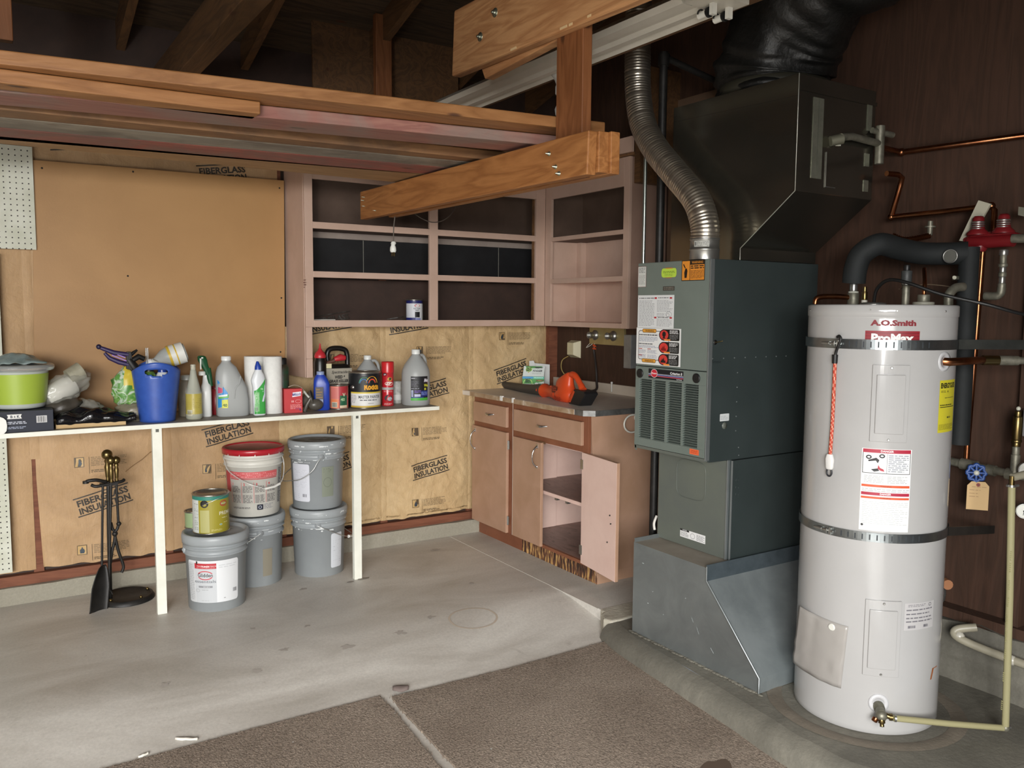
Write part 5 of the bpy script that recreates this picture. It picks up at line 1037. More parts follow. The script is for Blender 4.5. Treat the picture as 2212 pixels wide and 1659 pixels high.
for k in range(4): a = PI*k/4; mb.tube([cc-uu*.03*math.cos(a)-vv*.03*math.sin(a), cc+uu*.03*math.cos(a)+vv*.03*math.sin(a)], .005, 8, flat('#2a4a8a', .4))
obj('wheel', mb, None, t); mb = MB(); mb.lathe([(.010, 0), (.010, .008), (.004, .010)], cc, 14, flat('#c0c0b4', .4), axis=tuple(nn)); mb.tube([cc, cc-nn*.03], .007, 8, BRASS); obj('nut', mb, None, t)
t = thing('paper_tag', 'manila paper tag with a red eyelet hanging below the blue valve', 'tag', (3.16, 1.655, .81))
ux = Vector((.62, -.78, 0)).normalized(); o_ = Vector((3.14, 1.70, .705)); w_, h_ = .074, .108; pn = [(0, 0), (w_, 0), (w_, h_-.016), (w_-.014, h_), (.014, h_), (0, h_-.016)]
nrm = ux.cross(Vector((0, 0, 1)))
mb = MB(); v = [o_+ux*x+Vector((0, 0, z)) for x, z in pn]; v2 = [p-nrm*.0006 for p in v]; mb.add(v+v2, [list(range(6)), list(range(6, 12))[::-1]]+[(i, i+6, (i+1) % 6+6, (i+1) % 6) for i in range(6)]); obj('card', mb, flat('#c9a877', .6), t)
P = Print(lambda x, y, k: o_+ux*x+Vector((0, 0, y))+nrm*k); P.ell(w_/2, h_-.012, .007, .007, '#8c3228'); P.ell(w_/2, h_-.012, .0025, .0025, '#20140c')
for i, z in enumerate((.085, .073, .060, .048)): P.lines(.008+.008*(i == 0), z, .045+.02*(i == 0), z+.007, 1, '#a08058', .3)
P.done('handwriting', t); mb = MB(); q = o_+ux*w_/2+Vector((0, 0, h_-.012)); mb.tube([q, q+Vector((.01, .0, .035))], .001, 6, flat('#c0b8a0')); obj('string', mb, None, t)
# drain valve and plastic hose
c = HM(deg(11.4), .105, 0); dd = Vector((c.x-HC[0], c.y-HC[1], 0)).normalized(); sd = Vector((-dd.y, dd.x, 0))
t = thing('drain_valve', 'brass and grey drain valve at the foot of the water heater', 'valve', tuple(c))
mb = MB(); mb.lathe([(.018, 0), (.018, .022), (.014, .024), (.016, .03), (.016, .05)], c, 16, DULLMET, axis=tuple(dd+Vector((0, 0, -.15)))); mb.ball(c+dd*.05+Vector((0, 0, -.012)), .019, DULLMET, 14); obj('body', mb, None, t)
mb = MB(); p_ = c+dd*.055+Vector((0, 0, -.02)); mb.lathe([(.011, 0), (.011, .014), (.007, .016), (.007, .026)], p_, 12, BRASS, axis=(dd.x*.5, dd.y*.5, -.8)); mb.lathe([(.010, 0), (.010, .012), (.006, .014)], p_-sd*.018, 12, COPPER, axis=(-sd.x*.4+dd.x*.3, -sd.y*.4+dd.y*.3, -.6)); obj('spout', mb, None, t)
mb = MB(); mb.tube([c+dd*.04+Vector((0, 0, -.008)), c+dd*.045+sd*.03+Vector((0, 0, -.016))], .009, 12, BRASS); mb.lathe([(.012, 0), (.012, .010)], c+dd*.045+sd*.026+Vector((0, 0, -.016)), 6, BRASS, axis=tuple(sd)); mb.lathe([(.012, 0), (.012, .006)], c+dd*.046+sd*.042+Vector((0, 0, -.018)), 14, STEEL, axis=tuple(sd)); obj('side_outlet', mb, None, t)
HOSE = flat('#a8a27c', .35, 0, None, .15)
t = thing('plastic_hose', 'yellowish translucent hose running from the drain valve up the right side', 'hose', (2.9, 1.40, .03))
s0 = c+dd*.046+sd*.040+Vector((0, 0, -.018)); k0 = Vector((2.905, 1.400, .035))
mb = MB(); mb.tube([s0, s0.lerp(k0, .5)+Vector((0, 0, -.002)), k0-Vector((.0, 0, 0))], .0105, 14, HOSE); obj('lower_run', mb, None, t)
mb = MB(); mb.tube([(2.908, 1.398, .04), (2.903, 1.408, .5), (2.90, 1.422, .875)], .0115, 14, HOSE); r_ = obj('riser', mb, None, t)
P = Print(cyl_map((2.902, 1.410), 0, .0118, math.atan2(-1.41, -2.902)-.1)); 
for z in (.10, .2, .28, .34, .40, .46, .52, .58, .62): P.lines(-.0022, z, .0022, z+.035, 5, '#8a8658', .5)
P.done('hose_print', r_)
mb = MB(); mb.ball((2.908, 1.398, .036), .014, DULLMET, 12); mb.tube([(2.89, 1.405, .036), (2.925, 1.39, .036)], .006, 8, STEEL); obj('elbow', mb, None, t)
mb = MB(); mb.lathe([(.014, 0), (.014, .008)], (2.90, 1.422, .868), 14, STEEL); mb.tube([(2.885, 1.43, .872), (2.925, 1.412, .872)], .004, 8, STEEL); obj('hose_clamp', mb, None, t)
mb = MB(); mb.lathe([(.009, 0), (.009, .03)], (2.90, 1.422, .875), 12, BRASS); mb.tube([(2.90, 1.422, .90), (3.05, 1.36, .93)], .013, 12, flat('#8f8a78', .4)); obj('brass_barb', mb, None, t)
# low cream pipe and pump behind
mb = MB(); pts = [(3.19, 1.66, .245), (3.15, 1.715, .225), (3.14, 1.70, .20), (3.17, 1.58, .175), (3.2, 1.40, .16)]; mb.tube(curve(pts, 6), .016, 12, flat('#9c9684', .4)); mb.ball((3.145, 1.70, .205), .02, flat('#bcb8ac', .3), 10); mb.ball((3.18, 1.52, .168), .019, flat('#bcb8ac', .3), 10); solo('waste_pipe', mb, None, 'low cream plastic pipe with elbows on the concrete behind the heater', 'pipe')
mb = MB(); mb.ball((3.22, 1.85, .32), .05, flat('#4c4c4a', .5), 16, (1, .8, 1.2)); mb.lathe([(.02, 0), (.02, .03)], (3.2, 1.80, .38), 12, flat('#9c6a48', .5), axis=(-.6, -.8, 0)); solo('pump_body', mb, None, 'dull round pump body low on the wall behind the heater', 'pump')
mb = MB(); mb.tube(curve([(3.3, 1.60, 1.28), (3.3, 1.59, 1.2), (3.28, 1.57, 1.13), (3.25, 1.53, 1.10)], 8), .006, 8, BLACK); solo('black_cable', mb, None, 'short black cable on the wall above the brass regulator', 'cable')
mb = MB(); mb.box((3.12, 1.765, 1.57), (3.128, 1.79, 1.585)); mb.box((3.07, 1.752, 1.571), (3.12, 1.76, 1.583)); mb.lathe([(.007, 0), (.007, .006)], (3.072, 1.755, 1.577), 14, axis=(-.8, -.6, 0)); solo('bracket', mb, DULLMET, 'small steel bracket tab on the vertical insulated pipe', 'bracket')

# ------------------------------------------------------------------ overhead storage rack
HX = 1.70
def bolt(par, x, y, z, r=.009):
    mb = MB(); mb.lathe([(r*1.6, 0), (r*1.6, .002), (r*.95, .0022), (r*.95, .008), (r*.5, .009), (r*.45, .016), (0, .017)], (x, y, z), 12, flat('#a8ac98', .3, .9), axis=(-1, 0, 0)); obj('bolt', mb, None, par)
t = thing('ceiling_beam', 'large pale fir beam bolted at the top centre, nearest the camera', 'beam', (HX, 2.2, 2.39))
mb = MB(); mb.hexa([(HX, 1.2, 2.345), (HX+.045, 1.2, 2.345), (HX+.045, 3.135, 2.402), (HX, 3.135, 2.402), (HX, 1.2, 2.60), (HX+.045, 1.2, 2.60), (HX+.045, 3.115, 2.66), (HX, 3.115, 2.66)]); obj('timber', mb, BEAM, t, bev=.008)
bolt(t, HX, 2.90, 2.50, .011); bolt(t, HX, 2.79, 2.56, .011); bolt(t, HX, 2.6, 2.61, .011)
mb = MB()
for y, z in ((2.66, 2.392), (2.64, 2.392), (2.35, 2.384), (2.33, 2.384), (2.30, 2.383), (2.2, 2.382)): mb.box((HX-.001, y, z), (HX+.003, y+.02, z+.008), flat('#e0c090', .6))
obj('splinter', mb, None, t)
mb = MB(); mb.hexa([(HX+.05, 2.42, 2.385), (HX+.092, 2.42, 2.385), (HX+.092, 2.95, 2.36), (HX+.05, 2.95, 2.36), (HX+.05, 2.42, 2.44), (HX+.092, 2.42, 2.44), (HX+.092, 2.99, 2.43), (HX+.05, 2.99, 2.43)]); solo('filler_block', mb, BEAM, 'short wood block behind the pale ceiling beam left of the post', 'board', bev=.004)
mb = MB(); mb.box((HX+.040, 2.295, 1.895), (HX+.080, 2.445, 2.72)); solo('hanging_post', mb, BEAMZ, 'orange-brown wooden post joining the ceiling beam to the hanger below', 'post', bev=.003)
t = thing('hanger_beam', 'fir hanger board carrying the stored lumber, running left from the post', 'beam', (HX, 3.2, 1.9))
mb = MB(); mb.hexa([(HX, 2.212, 1.888), (HX+.038, 2.212, 1.888), (HX+.038, 4.118, 1.903), (HX, 4.118, 1.903), (HX, 2.205, 2.028), (HX+.038, 2.205, 2.028), (HX+.038, 4.118, 2.044), (HX, 4.118, 2.044)]); obj('timber', mb, HANG, t, bev=.004)
for y, z in ((2.425, 1.985), (2.365, 1.91), (2.385, 1.935)): bolt(t, HX, y, z, .005)
for y, z in ((4.06, 2.01), (4.06, 1.965), (4.07, 1.995), (3.92, 1.93)): bolt(t, HX, y, z, .002)
mb = MB(); mb.hexa([(HX+.082, 2.19, 1.895), (HX+.120, 2.19, 1.895), (HX+.120, 3.95, 1.905), (HX+.082, 3.95, 1.905), (HX+.082, 2.19, 2.032), (HX+.120, 2.19, 2.032), (HX+.120, 3.95, 2.042), (HX+.082, 3.95, 2.042)]); mb.box((HX+.039, 2.2, 1.897), (HX+.0815, 2.294, 2.03)); solo('hanger_beam', mb, HANG, 'second hanger board behind the first, seen at its right end beside the post', 'beam', bev=.003)
# stored lumber lying on the hanger
GRP = 'boards stored overhead on the hangers'
def board(xa, xb, yl0, yl1, yr0, yr1, za, zc, mat, label):
    # y at x=0.1 and at x=1.15, extended linearly
    def yy(a, b, x): return a+(b-a)*(x-.1)/1.05
    mb = MB(); v = []
    for z in (za, zc): v += [(xa, yy(yl0, yr0, xa), z), (xb, yy(yl0, yr0, xb), z), (xb, yy(yl1, yr1, xb), z), (xa, yy(yl1, yr1, xa), z)]
    mb.hexa(v); return solo('stored_board', mb, mat, label, 'board', GRP, bev=.004)
z1_, z2_ = 2.046, 2.086
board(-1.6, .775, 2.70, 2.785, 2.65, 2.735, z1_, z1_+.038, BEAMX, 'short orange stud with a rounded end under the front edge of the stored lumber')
board(-1.6, 1.86, 2.81, 2.995, 2.66, 2.835, z1_, z1_+.038, PINKBRD, 'wide pink-stained board nearest the front underside of the lumber stack')
board(-1.6, 1.84, 3.06, 3.185, 2.99, 3.09, z1_, z1_+.038, BRNBRD, 'narrow brown board behind the dark gap of the lumber stack')
board(-1.6, 1.86, 3.195, 3.37, 3.10, 3.265, z1_, z1_+.038, GREYBRD, 'weathered grey board in the underside of the lumber stack')
board(-1.6, 1.85, 3.38, 3.595, 3.275, 3.48, z1_, z1_+.038, REDBRD, 'red-stained board towards the back of the lumber stack')
board(-1.6, 1.84, 3.603, 3.70, 3.49, 3.715, z1_, z1_+.038, TANBRD, 'tan board at the rear underside of the lumber stack')
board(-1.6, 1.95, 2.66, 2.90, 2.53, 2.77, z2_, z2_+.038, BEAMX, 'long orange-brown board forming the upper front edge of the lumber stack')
board(-1.6, 1.9, 2.91, 3.20, 2.79, 3.06, z2_, z2_+.038, BRNBRD, 'upper brown board visible through the dark gap of the lumber stack')
board(-1.6, 1.9, 3.22, 3.66, 3.12, 3.62, z2_, z2_+.03, TANBRD, 'wide upper board at the back of the lumber stack')
# far hanger outside the frame that carries the left ends
mb = MB(); mb.box((-1.3, 2.3, 1.9), (-1.26, 4.1, 2.045)); mb.box((-1.26, 2.3, 1.9), (-1.22, 2.45, 2.9)); solo('hanger_frame', mb, HANG, 'left hanger frame carrying the far ends of the stored lumber', 'beam')

# ------------------------------------------------------------------ fluorescent strip without tubes lit
t = thing('strip_light', 'long unlit white fluorescent strip fixture running behind the beam and post', 'light fixture', (2.1, 3.2, 2.45))
def strip_prof(y0, y1, mb, m):
    pr = [(1.985, 2.47), (2.0, 2.452), (2.04, 2.45), (2.052, 2.462), (2.085, 2.462), (2.10, 2.450), (2.125, 2.450), (2.138, 2.462), (2.155, 2.462), (2.17, 2.448), (2.178, 2.452), (2.178, 2.475), (2.10, 2.52), (2.06, 2.52)]
    mb.prism(pr, 'y', y0, y1, m)
mb = MB(); WFX = mottled('fixture_white', '#c9c4b6', '#d4cfc2', 6, 0.35, bs=0.03); strip_prof(2.10, 4.55, mb, WFX); obj('housing', mb, None, t)
for i, x in enumerate((2.075, 2.148)):
    mb = MB(); mb.box((x-.010, 2.03, 2.412), (x+.010, 2.045, 2.465)); mb.tube([(x, 2.06, 2.425), (x, 2.10, 2.425)], .012, 12, flat('#d8d6cc', .4)); obj('lamp_holder', mb, flat('#d8d6cc', .4), t)
    mb = MB(); mb.tube([(x, 2.052, 2.425), (x, 2.06, 2.425)], .017, 14, BLACK); mb.tube([(x+.017*math.cos(a), 2.09, 2.425+.017*math.sin(a)) for a in [R(180)*i_/10 for i_ in range(11)]], .003, 6, BLACK); obj('tube_clip', mb, None, t)
mb = MB(); mb.box((2.0, 1.98, 2.448), (2.18, 2.09, 2.475)); obj('end_plate', mb, WFX, t)
mb = MB(); mb.box((2.19, 1.2, 2.47), (2.235, 4.5, 2.56)); solo('ceiling_batten', mb, JOIST, 'dark batten running alongside the fluorescent strip', 'beam')
# cord with plug
t = thing('electrical_cord', 'thin grey cord with a white plug dangling below the hanger beam', 'cord', (1.79, 3.9, 1.75))
mb = MB(); mb.tube(curve([(1.80, 3.9, 1.98), (1.795, 3.9, 1.91), (1.788, 3.9, 1.85), (1.786, 3.9, 1.78)], 8), .003, 8, flat('#5c554c', .5)); obj('cord', mb, None, t)
mb = MB(); mb.tube(curve([(1.86, 3.88, 2.0), (1.90, 3.9, 1.932), (1.985, 3.9, 1.892), (2.06, 3.9, 1.90), (2.12, 3.9, 1.945), (2.15, 3.9, 2.02), (2.16, 3.92, 2.2), (2.17, 3.95, 2.45)], 8), .0025, 8, flat('#4a4038', .5)); obj('loop', mb, None, t)
mb = MB(); mb.loft([(-.028, .012, .008, 3, 0, 0), (-.02, .016, .012, 3, 0, 0), (-.004, .015, .012, 3, 0, 0), (.008, .010, .010, 2.5, 0, 0), (.018, .014, .010, 3, .002, 0), (.026, .008, .007, 2, .002, 0)], 16, flat('#d8dad4', .35), (1.784, 3.9, 1.755), R(-30)); pl = obj('plug', mb, None, t)
mb = MB(); mb.box((1.776, 3.895, 1.708), (1.7785, 3.902, 1.728)); mb.box((1.788, 3.893, 1.708), (1.7905, 3.90, 1.728)); mb.box((1.782, 3.888, 1.71), (1.785, 3.892, 1.728)); obj('prong', mb, BRASS, pl)
t = thing('loose_cable', 'two thin cables drooping in the dark under the roof', 'cable', (2.2, 3.9, 2.3))
mb = MB(); mb.tube(curve([(2.22, 4.3, 2.46), (2.4, 4.3, 2.36), (2.62, 4.3, 2.27), (2.7, 4.3, 2.255)], 8), .003, 6, flat('#6a665c', .5)); obj('strand', mb, None, t)
mb = MB(); mb.tube(curve([(2.2, 4.35, 2.5), (2.19, 4.35, 2.42), (2.14, 4.35, 2.32)], 8), .0025, 6, flat('#6a665c', .5)); obj('strand', mb, None, t)
t = thing('lamp_holder_fixture', 'white porcelain lamp holder half hidden behind the wooden post', 'light fixture', (2.35, 3.35, 2.4))
mb = MB(); mb.lathe([(.05, .0), (.05, .012), (.032, .03), (.024, .05), (.028, .06), (.028, .09), (.018, .10), (.018, .13), (.030, .155), (.026, .18), (0, .186)], (2.20, 3.05, 2.475), 20, flat('#c8c8c2', .3), axis=(0, 0, -1)); obj('body', mb, None, t)
# ------------------------------------------------------------------ narrow shelf on two legs
SZ = .905
t = thing('shelf', 'long narrow white-painted shelf board on two thin legs along the back wall', 'shelf', (1.1, 4.28, 0))
mb = MB(); mb.box((0.066, 4.13, .887), (2.16, 4.60, SZ)); bd = obj('board', mb, mottled('shelf_board_paint', '#8e877c', '#a39c90', 6, .55, bs=.1), t)
mb = MB(); mb.box((0.066, 4.122, .885), (2.162, 4.1305, SZ+.0005)); obj('front_edging', mb, WHITEP, t, bev=.001)
for x in (.690, 1.674):
    mb = MB(); mb.box((x-.021, 4.124, 0.0), (x+.021, 4.152, .8865)); l = obj('leg', mb, WHITEP, t, bev=.001)
    mb = MB(); mb.box((x-.006, 4.1225, .868), (x+.008, 4.124, .882)); obj('bracket_plate', mb, flat('#6a6a64', .4, .5), l)
mb = MB(); mb.box((0.066, 4.585, .84), (2.14, 4.60, .887)); obj('wall_cleat', mb, WHITEP, t)

FC = lambda x, y: face_cam(x, y)
def bands(par, name, c, r, spec, z0=0.0, a0=None, base=.0004, seg=.008):
    P = Print(cyl_map(c, z0, r, FC(*c) if a0 is None else a0), seg, base); spec(P); return P.done(name, par)

# tub
x, y = .150, 4.268
t = thing('plastic_tub', 'round tub with lime green band and clear lid, on the navy box', 'tub', (x, y, 1.0))
FR = flat('#b0b6b0', .3)
mb = MB(); mb.lathe([(.085, 0.0), (.100, .003), (.104, .012), (.119, .165), (.122, .170)], (x, y, 1.0), 48, FR); obj('body', mb, None, t)
mb = MB(); mb.lathe([(.1062, .022), (.1198, .152)], (x, y, 1.0), 48, flat('#9ab03f', .4), caps=False); obj('green_band', mb, None, t)
mb = MB(); mb.lathe([(.126, .162), (.140, .166), (.144, .178), (.142, .188), (.135, .192), (.128, .186), (.10, .190), (.02, .194), (0, .194)], (x, y, 1.0), 48, CLEARP); obj('lid', mb, None, t)
mb = MB(); mb.grid(24, 16, lambda u, v: (x-.13+.24*u, y-.07+.15*v, 1.197+.042*math.sin(PI*u)*math.sin(PI*v)+.012*noise.noise(Vector((u*7, v*7, 0))))); solo('plastic_film', mb, mottled('blue_grey_film', '#6c7a78', '#8a9896', 12, .3, bs=.4, bscale=50), 'crumpled blue-grey plastic film lying on the lid of the green tub', 'bag', solid=.001)
# navy box
t = thing('cardboard_box', 'small navy blue cardboard box at the left end of the shelf', 'box', (.17, 4.21, SZ+.0008))
mb = MB(); mb.box((.055, 4.138, SZ+.001), (.272, 4.36, .997)); obj('carton', mb, mottled('navy_card', '#0c1222', '#10182a', 8, .6, bs=.05), t, bev=.001)
P = Print(plane_map((.055, 4.1375, SZ), (1, 0, 0), (0, 0, 1))); P.poly([(.043, .060), (.098, .060), (.094, .0695), (.098, .079), (.043, .079), (.047, .0695)], '#d8d8d4'); P.text('B', .056, .064, .011, '#1a2338', bold=.03); P.text('&', .068, .065, .008, '#1a2338', bold=.02); P.text('K', .080, .064, .011, '#1a2338', bold=.03)
P.lines(.042, .036, .115, .049, 2, '#b8bcc8', .55); P.lines(.042, .016, .112, .027, 2, '#98a0b4', .5); P.bars(.152, .038, .192, .068, '#202020', '#c8c8c8'); P.done('printing', t)
mb = MB(); n = 20; mb.add([(.035+.062*math.cos(a), 4.120, .94+.045*math.copysign(abs(math.sin(a))**.6, math.sin(a))) for a in [2*PI*i/n for i in range(n)]]+[(.035+.062*math.cos(a), 4.116, .94+.045*math.copysign(abs(math.sin(a))**.6, math.sin(a))) for a in [2*PI*i/n for i in range(n)]], [list(range(n)), list(range(n, 2*n))[::-1]]+[(i, i+n, (i+1) % n+n, (i+1) % n) for i in range(n)]); solo('white_tray', mb, flat('#e0e0da', .4), 'rounded white plastic edge cut off at the left side, before the navy box', 'tray')
# clear bag with rolls
t = thing('plastic_bag', 'clear plastic bag holding a white roll, behind the green tub', 'bag', (.33, 4.32, SZ))
mb = MB(); c = Vector((.33, 4.32, 1.07)); ax = Vector((.85, .2, .45)).normalized(); mb.tube([c-ax*.085, c-ax*.08, c+ax*.045, c+ax*.05], [.040, .047, .047, .038], 24, flat('#e2e0d8', .5)); obj('roll', mb, None, t)
def blob(c, sc, amp, fr, seg=40, rot=0, seed=0):
    mb = MB(); mb.ball((0, 0, 0), 1, None, seg); out = []
    for p in mb.v:
        q = Vector(p); k = 1+amp*(noise.noise(q*fr+Vector((seed, 0, 0)))+.5*abs(noise.noise(q*fr*2.3)))
        q = Vector((q.x*sc[0]*k, q.y*sc[1]*k, q.z*sc[2]*k)); q.rotate(Matrix.Rotation(rot, 3, 'Y')); out.append(tuple(q+Vector(c)))
    mb.v = out; return mb
mb = blob((.325, 4.31, 1.065), (.115, .065, .060), .30, 2.6, 44, -.55, 3)
bag = bpy.data.materials.new('clear_bag'); bag.use_nodes = True; b_ = bag.node_tree.nodes['Principled BSDF']; b_.inputs['Base Color'].default_value = (.5, .5, .44, 1); b_.inputs['Roughness'].default_value = .12; b_.inputs['Alpha'].default_value = .3
obj('film', mb, bag, t)
mb = MB(); c = Vector((.375, 4.315, 1.135)); mb.tube([c-ax*.03, c+ax*.035], [.036, .042], 20, mottled('bag_paper', '#827e6c', '#a09c88', 12, .5, bs=.5)); obj('paper_bundle', mb, None, t)
mb = blob((.31, 4.30, .985), (.09, .06, .045), .2, 3, 28, -.3, 8); solo('dark_pouch', mb, mottled('dark_pouch', '#38342e', '#4c463e', 10, .4, bs=.3), 'dark crumpled pouch squeezed under the clear bag beside the tub', 'bag')
mb = blob((.41, 4.34, .965), (.09, .05, .05), .35, 3, 28, .2, 5); solo('grey_film', mb, mottled('grey_film', '#6e6c64', '#8c8a80', 10, .25, bs=.5), 'grey crumpled plastic film behind the black bag on the shelf', 'bag')
# wood piece and black bag
mb = MB(); mb.hexa([(.282, 4.17, SZ+.001), (.566, 4.17, SZ+.001), (.566, 4.30, SZ+.001), (.282, 4.30, SZ+.001), (.282, 4.17, .925), (.566, 4.17, .922), (.566, 4.30, .922), (.282, 4.30, .925)]); solo('wood_offcut', mb, wood('pine_offcut', '#b09060', '#c8aa7a', 'x', .6, knots=False), 'flat pine offcut under the black plastic on the shelf', 'board', bev=.001)
mb = MB()
def bf(u, v):
    x = .285+.325*u; y = 4.165+.16*v; h = .028+.045*math.sin(PI*min(1, u*1.15))**.6*math.sin(PI*min(1, v*1.3+.05))**.5
    return (x, y-.005*noise.noise(Vector((u*8, 0, 0))), .926+h*(.7+.5*noise.noise(Vector((u*5, v*5, 0))))*1.0+.006*abs(noise.noise(Vector((u*20, v*12, 0)))) if v > .03 else .924-.006*max(0, noise.noise(Vector((u*9, 0, 4)))))
mb.grid(50, 24, bf); solo('black_bag', mb, mottled('black_glossy_plastic', '#101012', '#17171a', 10, .22, bs=.5, bscale=40, bd=.006), 'flat folded black plastic bag on a pine offcut, middle left of the shelf', 'bag', solid=.002)
mb = blob((.62, 4.33, .945), (.075, .06, .045), .3, 3, 28, 0, 11); solo('grey_bag', mb, mottled('grey_bag', '#77705e', '#8d8672', 8, .35, bs=.4), 'dull grey-brown plastic bag between the black bag and the blue bin', 'bag')
mb = blob((.605, 4.35, 1.055), (.07, .045, .10), .22, 3, 32, 0, 21)
gm, gnt, gb = newmat('printed_garden_bag'); gc = ramp(gnt, noise_n(gnt, coords(gnt), 22, 2, .5, .8), [(.38, '#4c843a'), (.46, '#7aa256'), (.52, '#c4ccc0'), (.60, '#5b8f44')]); gnt.links.new(gc, gb.inputs['Base Color']); gb.inputs['Roughness'].default_value = .35
for fi, f in enumerate(mb.f):
    c = sum((Vector(mb.v[i]) for i in f), Vector())/len(f)
    mb.mi[fi] = mb.m(flat('#c8b23c', .4) if c.z > 1.07+.02*noise.noise(c*20) and c.x > .585 else gm)
mb.mats = [m for m in mb.mats if m]
solo('garden_bag', mb, flat('#4f8a3c', .4), 'yellow and green printed bag half hidden behind the left side of the blue bin', 'bag')
# blue bin
x, y = .715, 4.245
t = thing('waste_bin', 'royal blue tapered plastic bin with an oval hand hole', 'bin', (x, y, SZ+.001))
af = FC(x, y); nu, nv = 84, 26; mb = MB(); v = []; keep = {}
HXW, HZ = .054, .018
for j in range(nv+1):
    for i in range(nu):
        a = 2*PI*i/nu; zt_ = .262+.022*math.cos(2*(a-af)); z = zt_*j/nv; r = .079+(.113-.079)*(z/.28)
        # keep clear grid lines round the hole
        da = (a-af+PI) % (2*PI)-PI
        v.append([r, a, z, da])
hz = .238
for q in v:
    for off in (0, PI):
        dx = ((q[1]-af-off+PI) % (2*PI)-PI)*.108; dz = q[2]-hz+ .0; e = math.hypot(dx/HXW, dz/HZ)
        if .78 < e < 1.25: 
            k = 1/e; q[1] = af+off+dx*k/.108; q[2] = hz+dz*k; q[0] = .079+(.113-.079)*(q[2]/.28)
pv = [(x+r*math.cos(a), y+r*math.sin(a), SZ+.001+z) for r, a, z, _ in v]
fs = []
for j in range(nv):
    for i in range(nu):
        f = (j*nu+i, j*nu+(i+1) % nu, (j+1)*nu+(i+1) % nu, (j+1)*nu+i); inside = False
        for off in (0, PI):
            e = [math.hypot((((v[k][1]-af-off+PI) % (2*PI)-PI)*.108)/HXW, (v[k][2]-hz)/HZ) for k in f]
            if max(e) < 1.02 or sum(e)/4 < .95: inside = True
        if not inside: fs.append(f)
mb.add(pv, fs, None, True); mb.add(pv[:nu], [list(range(nu))[::-1]])
BLUE = mottled('blue_plastic', '#2f4f9e', '#3557a8', 30, .35, bs=.08, bscale=300); obj('shell', mb, BLUE, t, solid=.0025)
# things in the bin
def spray_can(name, c, r, h, mat, label, capm, lean=(0, 0, 1)):
    mb = MB(); mb.lathe([(r*.9, 0), (r, .004), (r, h*.80), (r*.72, h*.86)], c, 24, mat, axis=lean); o_ = thing(name, label, 'can', c); b = obj('body', mb, None, o_)
    q = Vector(c)+Vector(lean).normalized()*h*.86; mb = MB(); mb.lathe([(r*.72, 0), (r*.72, h*.1), (r*.6, h*.12), (0, h*.12)], q, 20, capm, axis=lean); obj('cap', mb, None, o_)
spray_can('spray_can', (.678, 4.215, .925), .030, .255, mottled('green_foil_can', '#3c8a50', '#8a9a3c', 14, .2, metal=.5), 'green and yellow spray can inside the blue bin, seen through the hand hole', BLACK)
spray_can('spray_can', (.735, 4.205, .925), .028, .25, flat('#c8ccd0', .3), 'white can inside the blue bin, seen through the hand hole', flat('#203a8a', .3))
# clear tube
mb = MB()
for xx in (.684, .6915): mb.tube([(xx, 4.31, 1.12), (xx, 4.315, 1.25)], .0035, 8, CLEARP)
solo('clear_tube', mb, None, 'pair of clear tubes standing up behind the rim of the blue bin', 'tube')
# bottle lying in the bin
t = thing('spray_bottle', 'clear round bottle with yellow-striped white label lying in the blue bin', 'bottle', (.79, 4.30, 1.2))
ax = Vector((.88, -.1, .28)).normalized(); c = Vector((.80, 4.285, 1.213))
mb = MB(); mb.tube([c-ax*.105, c-ax*.085, c-ax*.05, c-ax*.01, c+ax*.045, c+ax*.06], [.014, .016, .040, .052, .050, .040], 28, FROST); obj('body', mb, None, t)
mb = MB(); mb.tube([c-ax*.022, c+ax*.052], [.0525, .0515], 28, flat('#d4d4ce', .45), caps=False); lb = obj('label', mb, None, t)
mb = MB(); mb.tube([c-ax*.022, c-ax*.010], [.0530, .0530], 28, flat('#c8a838', .4), caps=False); mb.tube([c+ax*.012, c+ax*.018], [.0527, .0526], 28, flat('#c8a838', .4), caps=False); obj('stripe', mb, None, lb)
mb = MB(); mb.tube([c-ax*.115, c-ax*.10], .018, 16, flat('#d8d8d8', .4)); obj('cap', mb, None, t)
mb = MB(); mb.grid(6, 4, lambda u, v: (.70+.07*u, 4.24+.03*v, 1.158+.032*(1-u)*v+.012*v)); solo('paper_sheet', mb, flat('#d4d6d2', .6), 'white paper corner poking out of the blue bin', 'paper', solid=.001)
# bar clamp, black and purple
t = thing('bar_clamp', 'purple and black hand clamp sticking out to the left of the blue bin', 'clamp', (.60, 4.28, 1.19))
PUR = flat('#2c204c', .45); mb = MB(); mb.tube([(.600, 4.27, 1.222), (.54, 4.275, 1.232), (.485, 4.28, 1.256)], [.011, .012, .009], 10, PUR); mb.ball((.477, 4.28, 1.261), .012, flat('#1c1838', .4), 12); obj('upper_handle', mb, None, t)
mb = MB(); mb.tube([(.600, 4.27, 1.175), (.56, 4.275, 1.188), (.52, 4.28, 1.208), (.50, 4.28, 1.232)], [.010, .012, .010, .007], 10, PUR); obj('lower_handle', mb, None, t)
mb = MB(); mb.tube([(.590, 4.262, 1.193), (.53, 4.27, 1.222)], .003, 6, flat('#9a7ac0', .4)); mb.tube([(.585, 4.262, 1.209), (.53, 4.27, 1.235)], .003, 6, flat('#9a7ac0', .4)); obj('highlight_rod', mb, None, t)
